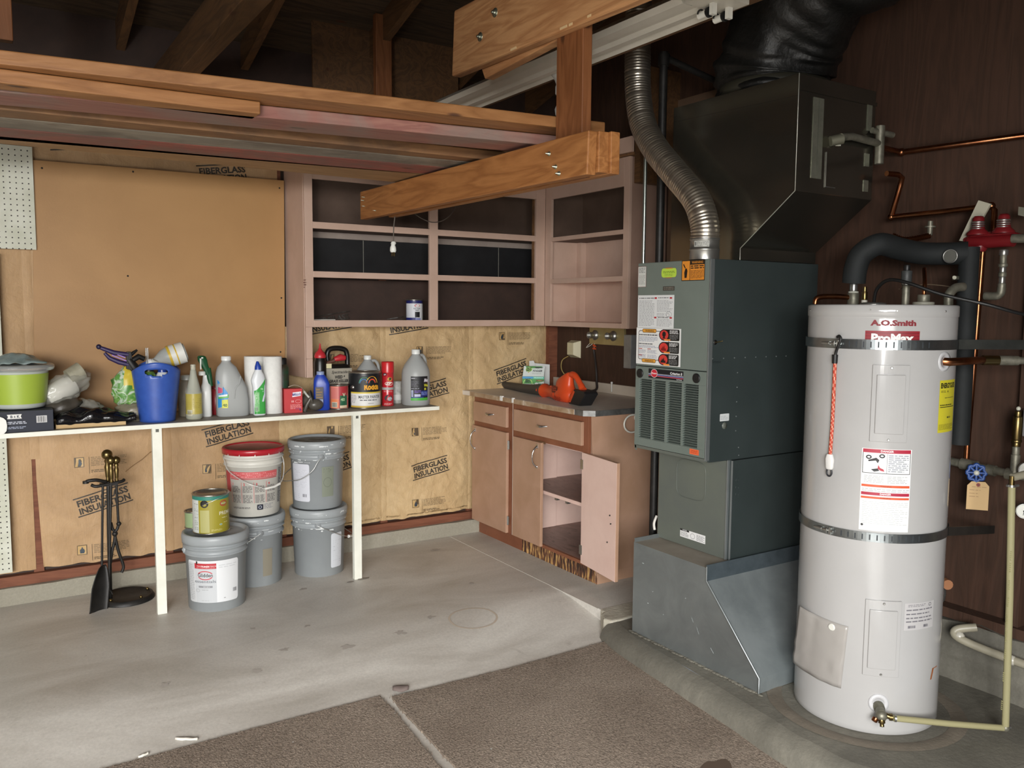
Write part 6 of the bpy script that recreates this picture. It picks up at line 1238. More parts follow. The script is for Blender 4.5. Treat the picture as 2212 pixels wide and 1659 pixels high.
mb = MB(); mb.hexa([(.590, 4.262, 1.155), (.622, 4.262, 1.145), (.622, 4.29, 1.145), (.590, 4.29, 1.155), (.592, 4.262, 1.236), (.612, 4.262, 1.236), (.612, 4.29, 1.236), (.592, 4.29, 1.236)]); mb.tube([(.60, 4.276, 1.20), (.625, 4.278, 1.16), (.66, 4.28, 1.10)], [.018, .022, .015], 10, BLACK); mb.tube([(.605, 4.275, 1.215), (.625, 4.278, 1.232), (.640, 4.28, 1.243)], [.008, .008, .005], 8, BLACK); mb.tube([(.61, 4.275, 1.19), (.645, 4.278, 1.212), (.67, 4.28, 1.20)], [.012, .014, .012], 10, BLACK); obj('jaw', mb, BLACK, t, bev=.002)
# trigger-less spray bottle, yellow liquid
def bottle(name, label, c, secs, mat, cat='bottle', seg=28, rot=None):
    t = thing(name, label, cat, c); mb = MB(); mb.loft(secs, seg, mat, c, rot if rot is not None else FC(c[0], c[1])-PI/2*0); obj('body', mb, None, t); return t
S1 = SZ+.001
cx, cy = .878, 4.225
t = bottle('spray_bottle', 'translucent bottle half full of yellow liquid, no nozzle, right of the blue bin', (cx, cy, S1), [(z, r, r, 2, 0, 0) for z, r in ((0, .032), (.006, .038), (.03, .039), (.05, .0375), (.10, .0375), (.125, .038), (.135, .033), (.17, .026), (.21, .0165), (.235, .0135), (.24, .011), (.265, .0105))], flat('#c0c2b4', .3, 0, None, .35))
mb = MB(); mb.loft([(z, r, r, 2, 0, 0) for z, r in ((.004, .0365), (.03, .0392), (.05, .0378), (.10, .0378), (.125, .0383))], 28, mottled('yellow_liquid', '#a89a48', '#b8aa58', 8, .3, bs=0), (cx, cy, S1)); obj('liquid_part', mb, None, t)
bands(t, 'label', (cx, cy), .0385, lambda P: (P.rect(-.035, .02, -.008, .048, '#b8b49c'), P.bars(-.034, .024, -.012, .044, '#6a6658', None), P.lines(-.005, .055, .034, .105, 6, '#988a40', .3)), S1)
mb = MB()
for z in (.242, .250, .258): mb.lathe([(.012, 0), (.013, .002), (.012, .004)], (cx, cy, S1+z), 20, flat('#c4c0ac', .4), caps=False)
obj('neck_thread', mb, None, t)
# green trigger sprayer
cx, cy = .957, 4.30
t = bottle('trigger_sprayer', 'white bottle with dark green trigger head behind the yellow spray bottle', (cx-.004, cy, S1), [(0, .028, .022, 3, 0, 0), (.005, .032, .025, 3, 0, 0), (.12, .032, .025, 3, 0, 0), (.15, .029, .024, 2.5, -.002, 0), (.165, .018, .018, 2, -.015, 0), (.20, .014, .014, 2, -.018, 0), (.21, .013, .013, 2, -.018, 0)], flat('#dcdedc', .35))
GRN = flat('#174a2c', .35)
mb = MB(); hx_ = cx-.022; mb.lathe([(.017, .205), (.017, .222), (.012, .225)], (hx_, cy, S1), 18, flat('#d8dad4', .4)); obj('collar', mb, None, t)
mb = MB(); mb.loft([(.205, .010, .012, 3, .030, 0), (.23, .014, .014, 3, .022, 0), (.26, .019, .015, 3, .010, 0), (.28, .022, .016, 3, .004, 0), (.297, .020, .014, 3, 0, 0), (.302, .012, .009, 2, -.002, 0)], 20, GRN, (hx_, cy, S1)); mb.tube([(hx_+.030, cy, S1+.24), (hx_+.036, cy, S1+.19), (hx_+.042, cy, S1+.15)], [.013, .013, .009], 12, GRN); obj('trigger_head', mb, None, t)
mb = MB(); mb.box((hx_-.012, cy-.018, S1+.235), (hx_-.006, cy-.013, S1+.295)); mb.box((hx_-.012, cy-.018, S1+.289), (hx_+.004, cy-.013, S1+.295)); obj('white_clip', mb, flat('#d8dcd4'), t)
# items behind
spray_can('jar', (.875, 4.36, S1), .042, .21, mottled('hazy_jar', '#6a6458', '#847c6c', 8, .3), 'hazy dark jar half hidden behind the yellow spray bottle', flat('#8a8a84', .4))
spray_can('can', (1.015, 4.36, S1), .035, .15, flat('#7a1c22', .4), 'small dark red can mostly hidden behind the white sprayer and big jug', flat('#5a1418', .4))
# big angled-neck jug
cx, cy = 1.07, 4.262
JUG = flat('#b9bcbb', .32, 0, None, .28)
t = thing('cleaner_jug', 'large translucent jug with slanted shoulder and blue label', 'jug', (cx, cy, S1))
secs = [(0, .070, .045, 3, 0, 0), (.006, .078, .052, 3, 0, 0), (.08, .078, .052, 3, 0, 0), (.14, .074, .052, 3, -.004, 0), (.19, .063, .050, 2.6, -.016, 0), (.22, .054, .046, 2.4, -.022, 0), (.245, .045, .040, 2.2, -.024, 0), (.265, .026, .026, 2, -.026, 0), (.275, .021, .021, 2, -.026, 0), (.29, .021, .021, 2, -.026, 0)]
mb = MB(); mb.loft(secs, 36, JUG, (cx, cy, S1), -.12); obj('body', mb, None, t)
mb = MB(); mb.lathe([(.024, .278), (.024, .296), (.021, .299), (0, .299)], (cx-.026, cy+.003, S1), 24, flat('#e0e2e0', .35)); obj('cap', mb, None, t)
def jm(x, y, k):
    sec = [s for s in secs]; rx = ry = 0; ox = 0
    for a, b in zip(sec, sec[1:]):
        if a[0] <= y <= b[0]: q = (y-a[0])/(b[0]-a[0]); rx = a[1]+(b[1]-a[1])*q; ry = a[2]+(b[2]-a[2])*q; ox = a[4]+(b[4]-a[4])*q; break
    p = 3 if y < .15 else 2.6; u = max(-.98, min(.98, (x-ox)/rx)); yy = -ry*(1-abs(u)**p)**(1/p)-k*1.5-.0004
    X_ = x; cr, sr = math.cos(-.12), math.sin(-.12)
    return Vector((cx+X_*cr-yy*sr, cy+X_*sr+yy*cr, S1+y))
P = Print(jm, .006)
def quadl(P, x0, x1, za0, za1, zb0, zb1, col, n=10):
    k = P._l(); v = []
    for i in range(n+1):
        x = x0+(x1-x0)*i/n; q = i/n; v += [jm(x, za0+(zb0-za0)*q, k), jm(x, za1+(zb1-za1)*q, k)]
    P.mb.add(v, [(2*i, 2*i+2, 2*i+3, 2*i+1) for i in range(n)], flat(col, .4))
quadl(P, -.073, -.028, .045, .185, .060, .120, '#2f86c8'); quadl(P, -.072, -.052, .118, .150, .122, .142, '#c05070'); quadl(P, -.071, -.024, .090, .105, .096, .112, '#5aa84a'); quadl(P, -.070, -.03, .1, .108, .104, .114, '#d8dcdc')
quadl(P, -.056, -.028, .045, .086, .045, .088, '#c8c83a'); P.text('40', -.053, .052, .014, '#2c5a2c', bold=.03); P.done('label', t)
mb = MB(); mb.tube(curve([(cx+.030, cy-.046, S1+.20), (cx+.022, cy-.052, S1+.165), (cx+.002, cy-.053, S1+.14), (cx-.004, cy-.053, S1+.09)], 6), .0035, 8, JUG); obj('moulded_ridge', mb, None, t)
# toilet cleaner bottle
cx, cy = 1.19, 4.218
t = thing('cleaner_bottle', 'white and green squeeze bottle with a dark blue cap, before the paper roll', 'bottle', (cx, cy, S1))
sb = [(0, .026, .018, 3, 0, 0), (.005, .031, .021, 3, 0, 0), (.09, .032, .022, 3, 0, 0), (.14, .030, .021, 2.5, -.001, 0), (.175, .037, .022, 2.4, -.002, 0), (.20, .030, .020, 2.2, -.002, 0), (.225, .018, .016, 2, -.002, 0), (.232, .015, .014, 2, -.002, 0)]
mb = MB(); mb.loft(sb, 28, flat('#d8dcdf', .35), (cx, cy, S1), 0); obj('body', mb, None, t)
mb = MB(); mb.loft([(.230, .017, .016, 2, -.002, 0), (.245, .016, .015, 2, -.002, 0), (.262, .009, .009, 2, -.004, 0), (.272, .005, .005, 2, -.005, 0)], 18, flat('#1f3f9c', .35), (cx, cy, S1), 0); obj('cap', mb, None, t)
def bm(x, y, k):
    rx = ry = 0; 
    for a, b in zip(sb, sb[1:]):
        if a[0] <= y <= b[0]: q = (y-a[0])/(b[0]-a[0]); rx = a[1]+(b[1]-a[1])*q; ry = a[2]+(b[2]-a[2])*q
    u = max(-.98, min(.98, x/rx)); return Vector((cx+x, cy-ry*(1-abs(u)**3)**(1/3)-k-.0006, S1+y))
P = Print(bm, .006)
jm2 = bm; k = P._l(); v = []
for i in range(9):
    x_ = -.028+.055*i/8; v += [bm(x_, .008, k), bm(x_, .125+.06*(i/8)**1.5, k)]
P.mb.add(v, [(2*i, 2*i+2, 2*i+3, 2*i+1) for i in range(8)], flat('#3fa048', .35)); P.rect(-.026, .02, -.004, .118, '#78b878'); P.lines(-.025, .06, -.006, .112, 8, '#c8e0c4', .4); P.bars(-.024, .022, -.012, .045, '#30563a', '#a8c8a4'); P.poly([(.008, .07), (.02, .115), (.012, .12), (.026, .16), (.027, .10), (.018, .07)], '#c8ccdc'); P.text('TOILET', .002, .13, .008, '#c8e8c8', w=.022, bold=.02, shear=.3); P.done('label', t)
# paper towel rolls
for i, (x, y, r, lb) in enumerate(((1.276, 4.272, .048, 'white paper towel roll standing on the shelf beside the squeeze bottle'), (1.197, 4.325, .048, 'white paper towel roll partly hidden behind the squeeze bottle'))):
    t = thing('paper_roll', lb, 'paper towel', (x, y, S1), 0, 'standing paper towel rolls')
    mb = MB(); mb.lathe([(r-.002, 0), (r, .002), (r, .290), (r-.002, .292), (.020, .292)], (x, y, S1), 48, mottled('towel_paper', '#dcdcd8', '#e6e6e2', 30, .9, bs=.4, bscale=140), caps=False); obj('paper', mb, None, t)
    mb = MB(); mb.lathe([(.020, .292), (.020, .0)], (x, y, S1), 24, flat('#9a8468', .8), caps=False); obj('core', mb, None, t)
spray_can('can', (1.345, 4.33, S1), .034, .285, mottled('green_label_can', '#1f4a34', '#3c2a20', 20, .4), 'dark green can hidden behind the paper towel roll and red box', BLACK)
# red box
t = thing('cardboard_box', 'small red cardboard box beside the paper roll', 'box', (1.365, 4.25, S1))
rz = R(-8); ca, sa = math.cos(rz), math.sin(rz)
def rb(a, b, z): return (1.320+a*ca-b*sa, 4.224+a*sa+b*ca, z)
mb = MB(); mb.hexa([rb(0, 0, S1), rb(.092, 0, S1), rb(.092, .06, S1), rb(0, .06, S1), rb(0, 0, S1+.125), rb(.092, 0, S1+.125), rb(.092, .06, S1+.125), rb(0, .06, S1+.125)]); obj('carton', mb, mottled('red_card', '#b82c30', '#c03236', 6, .4, bs=.03), t, bev=.001)
P = Print(plane_map(rb(0, -.0004, S1), (ca, sa, 0), (0, 0, 1))); P.poly([(.040, .082), (.083, .088), (.086, .110), (.043, .106)], '#e8e4ec'); P.text('BRILLO', .042, .089, .011, '#28347c', w=.042, bold=.05, ang=.08); P.ring(.070, .060, .015, .009, .0015, '#e0a0a0'); P.text('10', .036, .055, .010, '#e8c0c0', bold=.02); P.lines(.030, .020, .086, .045, 5, '#dc9090', .5); P.rect(.055, .018, .082, .026, '#a83050'); P.text('a', .076, .012, .012, '#3a2c6c', bold=.04); P.done('printing', t)
# clip lamp / headlamp tangle
t = thing('clip_lamp', 'dark grey clip-on work lamp lying between the red box and blue bottle', 'lamp', (1.47, 4.24, S1))
DG = mottled('dark_grey_plastic', '#4a4640', '#5a564e', 8, .35, bs=.1)
mb = MB(); a_ = Vector((.75, -.35, .25)).normalized(); c = Vector((1.452, 4.265, S1+.055)); mb.lathe([(.020, -.035), (.026, -.03), (.030, 0), (.046, .03), (.048, .034), (.044, .034), (.026, .005), (0, .002)], c, 24, DG, axis=tuple(a_)); obj('reflector', mb, None, t)
mb = MB(); c2 = Vector((1.49, 4.235, S1+.034)); mb.ball(c2, .032, DG, 18, (1.25, .9, .95)); mb.tube([Vector((1.430, 4.235, S1+.004)), Vector((1.440, 4.225, S1+.04)), Vector((1.462, 4.224, S1+.075))], .010, 10, DG); obj('head', mb, None, t)
mb = MB(); mb.tube(curve([(1.35, 4.25, S1+.132), (1.38, 4.24, S1+.142), (1.415, 4.235, S1+.128), (1.425, 4.23, S1+.105), (1.41, 4.225, S1+.09)], 6), .003, 8, flat('#8a7c68', .4)); mb.tube(curve([(1.425, 4.23, S1+.11), (1.44, 4.23, S1+.09), (1.452, 4.225, S1+.075)], 5), .006, 8, flat('#b8b8b0', .3)); obj('strap', mb, None, t)
mb = MB(); mb.ball((1.408, 4.24, S1+.03), .016, flat('#a83030', .4), 12, (1, .6, 1.4)); solo('red_knob', mb, None, 'little red plastic piece beside the clip lamp', 'knob')
# blue quart bottle
t = thing('oil_bottle', 'dark blue quart bottle with pale cap in front of the black jug', 'bottle', (1.54, 4.275, S1))
cx, cy = 1.538, 4.275
mb = MB(); mb.loft([(0, .036, .024, 4, 0, 0), (.004, .042, .028, 4, 0, 0), (.14, .042, .028, 4, 0, 0), (.165, .036, .026, 3, -.004, 0), (.185, .024, .02, 2.5, -.006, 0), (.192, .018, .018, 2, -.006, 0)], 28, flat('#2440a4', .35), (cx, cy, S1), -.35); obj('body', mb, None, t)
mb = MB(); mb.lathe([(.020, .188), (.020, .204), (.018, .206), (0, .206)], (cx-.006, cy, S1), 18, flat('#8c9cc0', .4)); obj('cap', mb, None, t)
P = Print(plane_map((cx-.042*math.cos(-.35)+.028*math.sin(-.35)*0-.010, cy-.028*1.02-(-.042)*.34*0-.010+.014, S1), (math.cos(-.35), math.sin(-.35), 0), (0, 0, 1)), base=.002); P.rect(.006, .03, .046, .125, '#3c3438'); P.lines(.010, .05, .042, .12, 5, '#8a6a3c', .4); P.bars(.026, .034, .044, .060, '#404a6c', '#a0a8c0'); P.done('label', t)
# black weed killer jug and black bottle with red cap
t = thing('weed_killer_jug', 'black jug with carry handle, red trigger and silver label behind the small cans', 'jug', (1.655, 4.39, S1))
cx, cy = 1.655, 4.39; BKP = flat('#161412', .35)
mb = MB(); mb.loft([(0, .080, .042, 4, 0, 0), (.005, .086, .048, 4, 0, 0), (.20, .086, .048, 4, 0, 0), (.225, .082, .044, 3.5, 0, 0), (.235, .06, .03, 3, 0, 0)], 32, BKP, (cx, cy, S1), 0); obj('body', mb, None, t)
mb = MB(); mb.tube(curve([(cx-.035, cy, S1+.23), (cx-.042, cy, S1+.29), (cx-.02, cy, S1+.318), (cx+.04, cy, S1+.318), (cx+.070, cy, S1+.295), (cx+.074, cy, S1+.21)], 8), .014, 12, BKP); obj('carry_handle', mb, None, t)
mb = MB(); mb.tube([(cx-.015, cy-.035, S1+.262), (cx+.02, cy-.038, S1+.272), (cx+.045, cy-.038, S1+.268)], [.012, .020, .014], 12, flat('#b82c34', .35)); mb.tube([(cx-.06, cy-.03, S1+.24), (cx-.01, cy-.035, S1+.258)], .010, 10, flat('#5c3a2c', .5)); obj('red_trigger', mb, None, t)
P = Print(plane_map((cx-.086, cy-.0485, S1), (1, 0, 0), (0, 0, 1))); P.rect(.006, .05, .166, .213, '#9c9688'); P.rect(.008, .215, .05, .24, '#d8d0a8'); P.text('Spectracide', .05, .186, .015, '#2a2624', w=.09, shear=.3, bold=.02); P.text('WEED &', .068, .158, .016, '#2a2624', w=.06, bold=.05, shear=.2); P.text('GRASS KILLER', .035, .137, .015, '#2a2624', w=.11, bold=.05, shear=.2); P.text('EXTENDED', .025, .106, .020, '#a82028', w=.125, bold=.06, shear=.2); P.done('label', t)
t = thing('black_bottle', 'slim black bottle with red pointed cap beside the black jug', 'bottle', (1.562, 4.36, S1))
mb = MB(); mb.lathe([(.030, 0), (.034, .005), (.034, .25), (.030, .262), (.026, .28)], (1.562, 4.36, S1), 24, BKP); obj('body', mb, None, t)
mb = MB(); mb.lathe([(.030, .272), (.032, .280), (.026, .298), (.012, .312), (.006, .325), (.003, .35)], (1.562, 4.36, S1), 20, flat('#b82c34', .35)); obj('cap', mb, None, t)
# small tin
def paint_can(name, label, x, y, z, r, h, mat, spec, lidm=CANMET, a_off=0, group=None, bail=False):
    t = thing(name, label, 'paint can', (x, y, z), 0, group)
    mb = MB(); mb.lathe([(r, 0), (r+.0022, .001), (r+.0022, .005), (r, .006)], (x, y, z), 40, lidm); obj('bottom_rim', mb, None, t); mb = MB(); mb.lathe([(r, h-.008), (r+.003, h-.007), (r+.003, h-.001), (r, h), (r-.004, h), (r-.004, h-.004)], (x, y, z), 40, lidm, caps=False); obj('rim', mb, None, t)
    mb = MB(); mb.lathe([(r-.0005, .006), (r-.0005, h-.008)], (x, y, z), 40, mat, caps=False); obj('body', mb, None, t)
    mb = MB(); mb.lathe([(r-.004, h-.004), (r-.010, h-.006), (r-.011, h-.003), (r-.016, h-.003), (r-.017, h-.007), (0, h-.007)], (x, y, z), 40, lidm, caps=False); obj('lid', mb, None, t)
    if spec:
        P = Print(cyl_map((x, y), z, r, FC(x, y)+a_off), .008); spec(P); P.done('label', t)
    return t
def sp(P):
    P.rect(-.08, .007, .08, .124, '#d8806c'); P.rect(-.045, .058, .0, .118, '#c87068'); P.rect(.0, .007, .06, .124, '#a83038'); P.rect(-.046, .008, .0, .055, '#d87a4c'); P.bars(-.040, .012, -.008, .040, '#202020', '#d0ccb8'); P.rect(.006, .012, .05, .075, '#1f5a3c'); P.rect(.006, .008, .05, .022, '#d8c8a8'); P.text('V', .020, .070, .018, '#c8d8b8', bold=.03); P.text('40', .010, .046, .016, '#a8c898', bold=.03)
paint_can('paint_can', 'small quart can with red, green and orange label in front of the black jug', 1.636, 4.285, S1, .050, .132, flat('#b04a40', .4), sp)
def sp(P):
    P.rect(-.085, .090, .14, .178, '#16181a'); P.rect(-.085, .082, .14, .090, '#d8c04a'); P.rect(-.085, .016, .14, .082, '#dcdcda'); P.rect(-.085, .007, .14, .016, '#c8a840')
    P.text('Rodda', -.002, .104, .030, '#e0a02c', w=.088, bold=.05)
    for cx_, col, r_ in ((.0, '#3f9a70', .030), (-.004, '#2f6aa8', .022), (.042, '#e0a030', .034), (.042, '#16181a', .027), (.042, '#c84830', .022), (.042, '#16181a', .014)):
        pts = [(cx_+r_*math.cos(a), .138+r_*1.1*math.sin(a)) for a in [PI*i/14 for i in range(15)]]; P.poly(pts, col)
    P.rect(-.02, .128, .08, .1385, '#16181a'); P.text('MASTER PAINTER', -.032, .056, .016, '#34363c', w=.125, bold=.01); P.lines(-.025, .042, .07, .050, 1, '#50525a', .6); P.text('exterior', .035, .026, .007, '#50525a', al='c')
    P.lines(-.082, .03, -.045, .075, 7, '#a0a0a4')
    for z_ in (.03, .12): P.rect(-.085, z_-.012, -.080, z_, '#5a5a5a')
t = paint_can('paint_can', 'gallon paint can with black upper and white lower label, largest on the shelf', 1.785, 4.285, S1, .0865, .197, flat('#1a1c20', .35), sp)
mb = MB(); mb.lathe([(.011, 0), (.008, .006), (0, .007)], (1.785-.087*.93, 4.285-.087*.36, S1+.115), 14, STEEL, axis=(-.93, -.36, 0)); obj('handle_boss', mb, None, t)
# clear jug behind
def jug(name, label, cx, cy, h, r, mat, rot, handle_side=1):
    t = thing(name, label, 'jug', (cx, cy, S1)); k = h/.31
    mb = MB(); mb.lathe([(r*.90, 0), (r, .006), (r, .17*k), (r*.96, .195*k), (r*.80, .225*k), (r*.52, .255*k), (r*.30, .278*k), (r*.24, .290*k)], (cx, cy, S1), 36, mat); obj('body', mb, None, t)
    mb = MB(); mb.lathe([(r*.30, .284*k), (r*.30, .308*k), (r*.27, .31*k), (0, .31*k)], (cx, cy, S1), 20, flat('#e2e4e0', .35)); obj('cap', mb, None, t)
    u = Vector((math.cos(rot), math.sin(rot), 0)); c = Vector((cx, cy, S1))
    mb = MB(); mb.tube(curve([c+u*r*.30+Vector((0, 0, .272*k)), c+u*r*.62+Vector((0, 0, .274*k)), c+u*r*.86+Vector((0, 0, .245*k)), c+u*r*.93+Vector((0, 0, .19*k))], 6), .010*k, 12, mat); obj('handle', mb, None, t); return t
jug('clear_jug', 'translucent jug with white cap standing behind the gallon paint can', 1.865, 4.43, .275, .072, JUG, -.1)
# red aerosol
x, y = 1.925, 4.29
t = thing('aerosol_can', 'red aerosol can with red cap between the gallon can and black-label jug', 'spray can', (x, y, S1))
mb = MB(); mb.lathe([(.031, 0), (.034, .002), (.034, .006), (.0325, .008), (.0325, .185), (.034, .188)], (x, y, S1), 32, flat('#b8242c', .25)); obj('body', mb, None, t)
mb = MB(); mb.lathe([(.035, .187), (.035, .24), (.033, .246), (.012, .247), (0, .246)], (x, y, S1), 32, flat('#c4282c', .3)); obj('cap', mb, None, t)
def sp(P):
    P.rect(-.05, .090, .05, .104, '#a8a4a0'); P.ell(-.016, .175, .012, .009, '#14141c'); P.text('RP', -.016, .171, .008, '#c8c8cc', al='c', bold=.03, shear=.3)
    P.ring(.008, .125, .024, .011, .003, '#e0c8c0'); P.ell(.012, .150, .013, .011, '#c8a03c'); P.ell(.014, .152, .008, .007, '#4c3a34'); P.text('ZIP', -.012, .120, .014, '#e8d8d0', bold=.05, shear=.3); P.lines(-.022, .078, .026, .086, 2, '#e0b0b0', .4); P.ell(.004, .045, .022, .018, '#3a3034'); P.ell(.012, .04, .013, .011, '#a8a8ac'); P.lines(-.02, .006, .024, .018, 3, '#e0b8b8', .4)
bands(t, 'label', (x, y), .0325, sp, S1)
# small white canister
t = thing('canister', 'small white grey-speckled canister behind, left of the black-label jug', 'canister', (2.03, 4.38, S1))
mb = MB(); mb.lathe([(.028, 0), (.030, .003), (.030, .12), (.028, .126), (0, .127)], (2.02, 4.38, S1), 28, mottled('speckled_white', '#9a9a96', '#c8c8c2', 40, .5, bs=0)); obj('body', mb, None, t)
mb = MB(); mb.lathe([(.0305, .02), (.0305, .05)], (2.02, 4.38, S1), 28, flat('#d8d8d4'), caps=False); obj('band', mb, None, t)
# black-label jug
t = jug('clear_jug', 'translucent gallon jug with black label near the right end of the shelf', 2.085, 4.262, .312, .080, JUG, .25)
def sp(P):
    P.rect(-.028, .035, .075, .165, '#17171c'); P.rect(-.028, .030, .075, .045, '#4aa83c'); P.rect(-.028, .045, .045, .050, '#223a8a'); P.rect(.03, .052, .075, .085, '#1c2c6c')
    P.text('Met', .048, .134, .018, '#d8d4dc', w=.03, bold=.05, shear=.2); P.poly([(.045, .128), (.075, .132), (.075, .127)], '#b02838'); P.text('Was', .048, .108, .014, '#c8c83a', w=.03, bold=.05, shear=.2); P.text('H', .050, .088, .012, '#d8d83a', bold=.05)
    P.lines(-.025, .108, .015, .140, 6, '#6a6a74', .4); P.lines(-.025, .15, .01, .16, 1, '#c0c0c8', .4); P.lines(-.025, .094, .03, .102, 1, '#8a8a94', .5); P.bars(-.025, .052, -.014, .088, '#2c3c8c', '#c8d0e0'); P.rect(-.008, .052, .026, .066, '#b8bcd8'); P.lines(-.008, .072, .028, .088, 2, '#6a50a0', .6); P.lines(.03, .06, .07, .08, 3, '#8a98d8', .4)
bands(t, 'label', (2.085, 4.262), .080, sp, S1)
# ------------------------------------------------------------------ can in the cupboard
def sp(P):
    P.rect(-.06, .02, .08, .105, '#d4d6dc'); P.rect(-.06, .105, .08, .118, '#1c1f5c'); P.rect(-.06, .007, .08, .022, '#1f2470'); P.rect(.012, .007, .08, .105, '#d8dadc'); P.rect(.004, .024, .034, .056, '#14141a'); P.rect(.006, .007, .04, .02, '#8a90c8')
    P.ell(.018, .092, .017, .009, '#b02c3c'); P.text('KRYLON', .018, .088, .008, '#f0dcdc', w=.026, al='c', bold=.04); P.text('RUST TOUGH', .016, .072, .007, '#3a3c50', w=.040, al='c', bold=.02); P.text('PAINT', .018, .061, .008, '#3a3c50', w=.022, al='c', bold=.02)
paint_can('paint_can', 'small white and navy paint can standing alone in the upper cupboard', 2.195, 4.505, 1.3712, .049, .130, flat('#1c1f5c', .3), sp)

# ------------------------------------------------------------------ buckets
def bucket(label, x, y, z, hz_a, mat=BUCKET, grp='five-gallon buckets under the shelf', lid=BUCKET, h=.368, rb=.131, rt_=.150, drips=True):
    t = thing('bucket', label, 'bucket', (x, y, z), 0, grp); c = (x, y, z)
    mb = MB(); rr = lambda q: rb+(rt_-.006-rb)*q/h
    mb.lathe([(rb-.006, 0), (rb, .003), (rr(.27), .27), (rr(.27)+.008, .272), (rr(.28)+.008, .277), (rr(.28), .279), (rr(.30), .300), (rr(.30)+.009, .302), (rr(.31)+.009, .307), (rr(.31), .309), (rr(.33), .326)], c, 56, mat); obj('body', mb, None, t)
    mb = MB(); mb.lathe([(rt_-.004, .322), (rt_+.004, .322), (rt_+.005, .335), (rt_+.007, .350), (rt_+.004, .366), (rt_-.002, .370), (rt_-.010, .368), (rt_-.014, .356), (rt_-.022, .355), (0, .355)], c, 56, lid, caps=False); obj('lid', mb, None, t)
    # ears and wire bail hanging down
    zz = z+.288; A_ = []
    for s in (0, PI):
        a = hz_a+s; d = Vector((math.cos(a), math.sin(a), 0)); p = Vector((x, y, zz))+d*(rr(.288)+.001)
        mb = MB(); mb.lathe([(.017, 0), (.016, .009), (.007, .010), (.006, .013), (0, .013)], p, 18, mat, axis=tuple(d)); obj('ear', mb, None, t); A_.append(p+d*.012)
    a = hz_a; side = Vector((-math.sin(a), math.cos(a), 0)); 
    return t, A_, side, rr
def bail(t, A_, pts, grip=None):
    mb = MB(); mb.tube(curve([A_[0]]+[Vector(p) for p in pts]+[A_[1]], 10), .0022, 8, flat('#b8bab8', .3, .8)); hnd = obj('handle', mb, None, t)
    if grip:
        mb = MB(); mb.tube([Vector(grip[0]), Vector(grip[1])], .008, 12, flat('#d4d4d0', .4)); obj('grip', mb, None, hnd)
def drips(t, x, y, z, rr, seed, n=26, zlo=.25, zhi=.36, spread=1.2, a0=None):
    random.seed(seed); mb = MB(); a0 = FC(x, y) if a0 is None else a0
    for i in range(n):
        a = a0+random.uniform(-spread, spread); q = random.choice((.272, .304, .345, random.uniform(zlo, zhi), random.uniform(zlo, zhi), random.uniform(zlo, zhi))); w = random.uniform(.003, .010) if random.random() < .65 else random.uniform(.012, .035); r = rr(q)+(.0095 if q in (.272, .304, .305) else .0012 if q < .32 else .0135)
        h_ = random.uniform(.001, .007); f = cyl_map((x, y), z, r, a); k = 6
        v = [f(w*(j/k-.5), q-h_*(.5+.5*noise.noise(Vector((j*.9, i, 0)))), .0012) for j in range(k+1)]+[f(w*(j/k-.5), q+h_*(.5+.5*noise.noise(Vector((j*.9, i, 7)))), .0012) for j in range(k+1)]
        mb.add(v, [(j, j+1, k+2+j, k+1+j) for j in range(k)])
    o = obj('paint_splash', mb, flat('#d6dada', .45), t); o['kind'] = 'stuff'
# front bucket
x, y = .945, 4.144
t, A_, side, rr = bucket('grey bucket with red-banded white label, foremost, carrying the olive can', x, y, 0.0, FC(x, y)+R(100))
bail(t, A_, [Vector((x, y, .22))-side*.0+Vector((math.cos(FC(x, y)+R(150))*.17, math.sin(FC(x, y)+R(150))*.17, 0)), Vector((x+.03, y+.17, .20)), Vector((x+.14, y+.12, .22))])
def sp(P):
    P.rrect(-.142, .048, .102, .252, .012, '#d6d8da'); P.rect(-.142, .05, -.102, .24, '#c4c6c8'); P.rect(-.100, .048, .0, .232, '#bfc2c5'); P.rect(-.100, .214, .0, .240, '#b22a34')
    P.text('PAINT', -.075, .224, .006, '#e8d8d8', al='c'); P.text('PRIMER', -.048, .222, .008, '#e8d8d8', al='c', bold=.02); P.text('INTERIOR', -.018, .224, .006, '#e8d8d8', al='c'); P.lines(-.09, .217, -.005, .221, 1, '#dca8a8')
    P.ring(-.050, .182, .036, .022, .004, '#c02c3c'); P.rect(-.086, .174, -.014, .190, '#bfc2c5'); P.text('Glidden', -.050, .175, .017, '#34363a', w=.068, al='c', bold=.015)
    P.text('essentials', -.052, .146, .014, '#5c6068', w=.098, al='c'); P.rect(-.082, .122, -.018, .131, '#8a8c90'); P.lines(-.06, .124, -.03, .129, 1, '#d0d2d4'); P.lines(-.066, .109, -.036, .114, 1, '#9a9c9e'); P.ring(-.087, .108, .010, .008, .0015, '#9a9c9e'); P.lines(-.07, .056, -.035, .062, 1, '#aeb0b2')
    P.lines(-.136, .06, -.106, .235, 20, '#a8aaac', .3); P.lines(.01, .215, .09, .235, 2, '#c2c4c6', .4); P.bars(.072, .088, .092, .110, '#6a6c70', None); P.rect(.03, .066, .038, .069, '#8a8a8a')
P = Print(cyl_map((x, y), 0, lambda z: rr(z), FC(x, y)+R(0)), .008, .0008); sp(P); P.done('label', t)
mb = MB(); f_ = cyl_map((x, y), 0, lambda z: rr(z), FC(x, y)); mb.add([f_(-.09, .252, .002), f_(-.083, .248, .002), f_(-.085, .232, .002), f_(-.092, .238, .002)], [(0, 1, 2, 3)]); obj('dark_drip', mb, flat('#3c2a24', .5), t)
stain(x+.03, y+.06, .07, .04, '#b8bab8', 0, 0, .3, z=.3545)
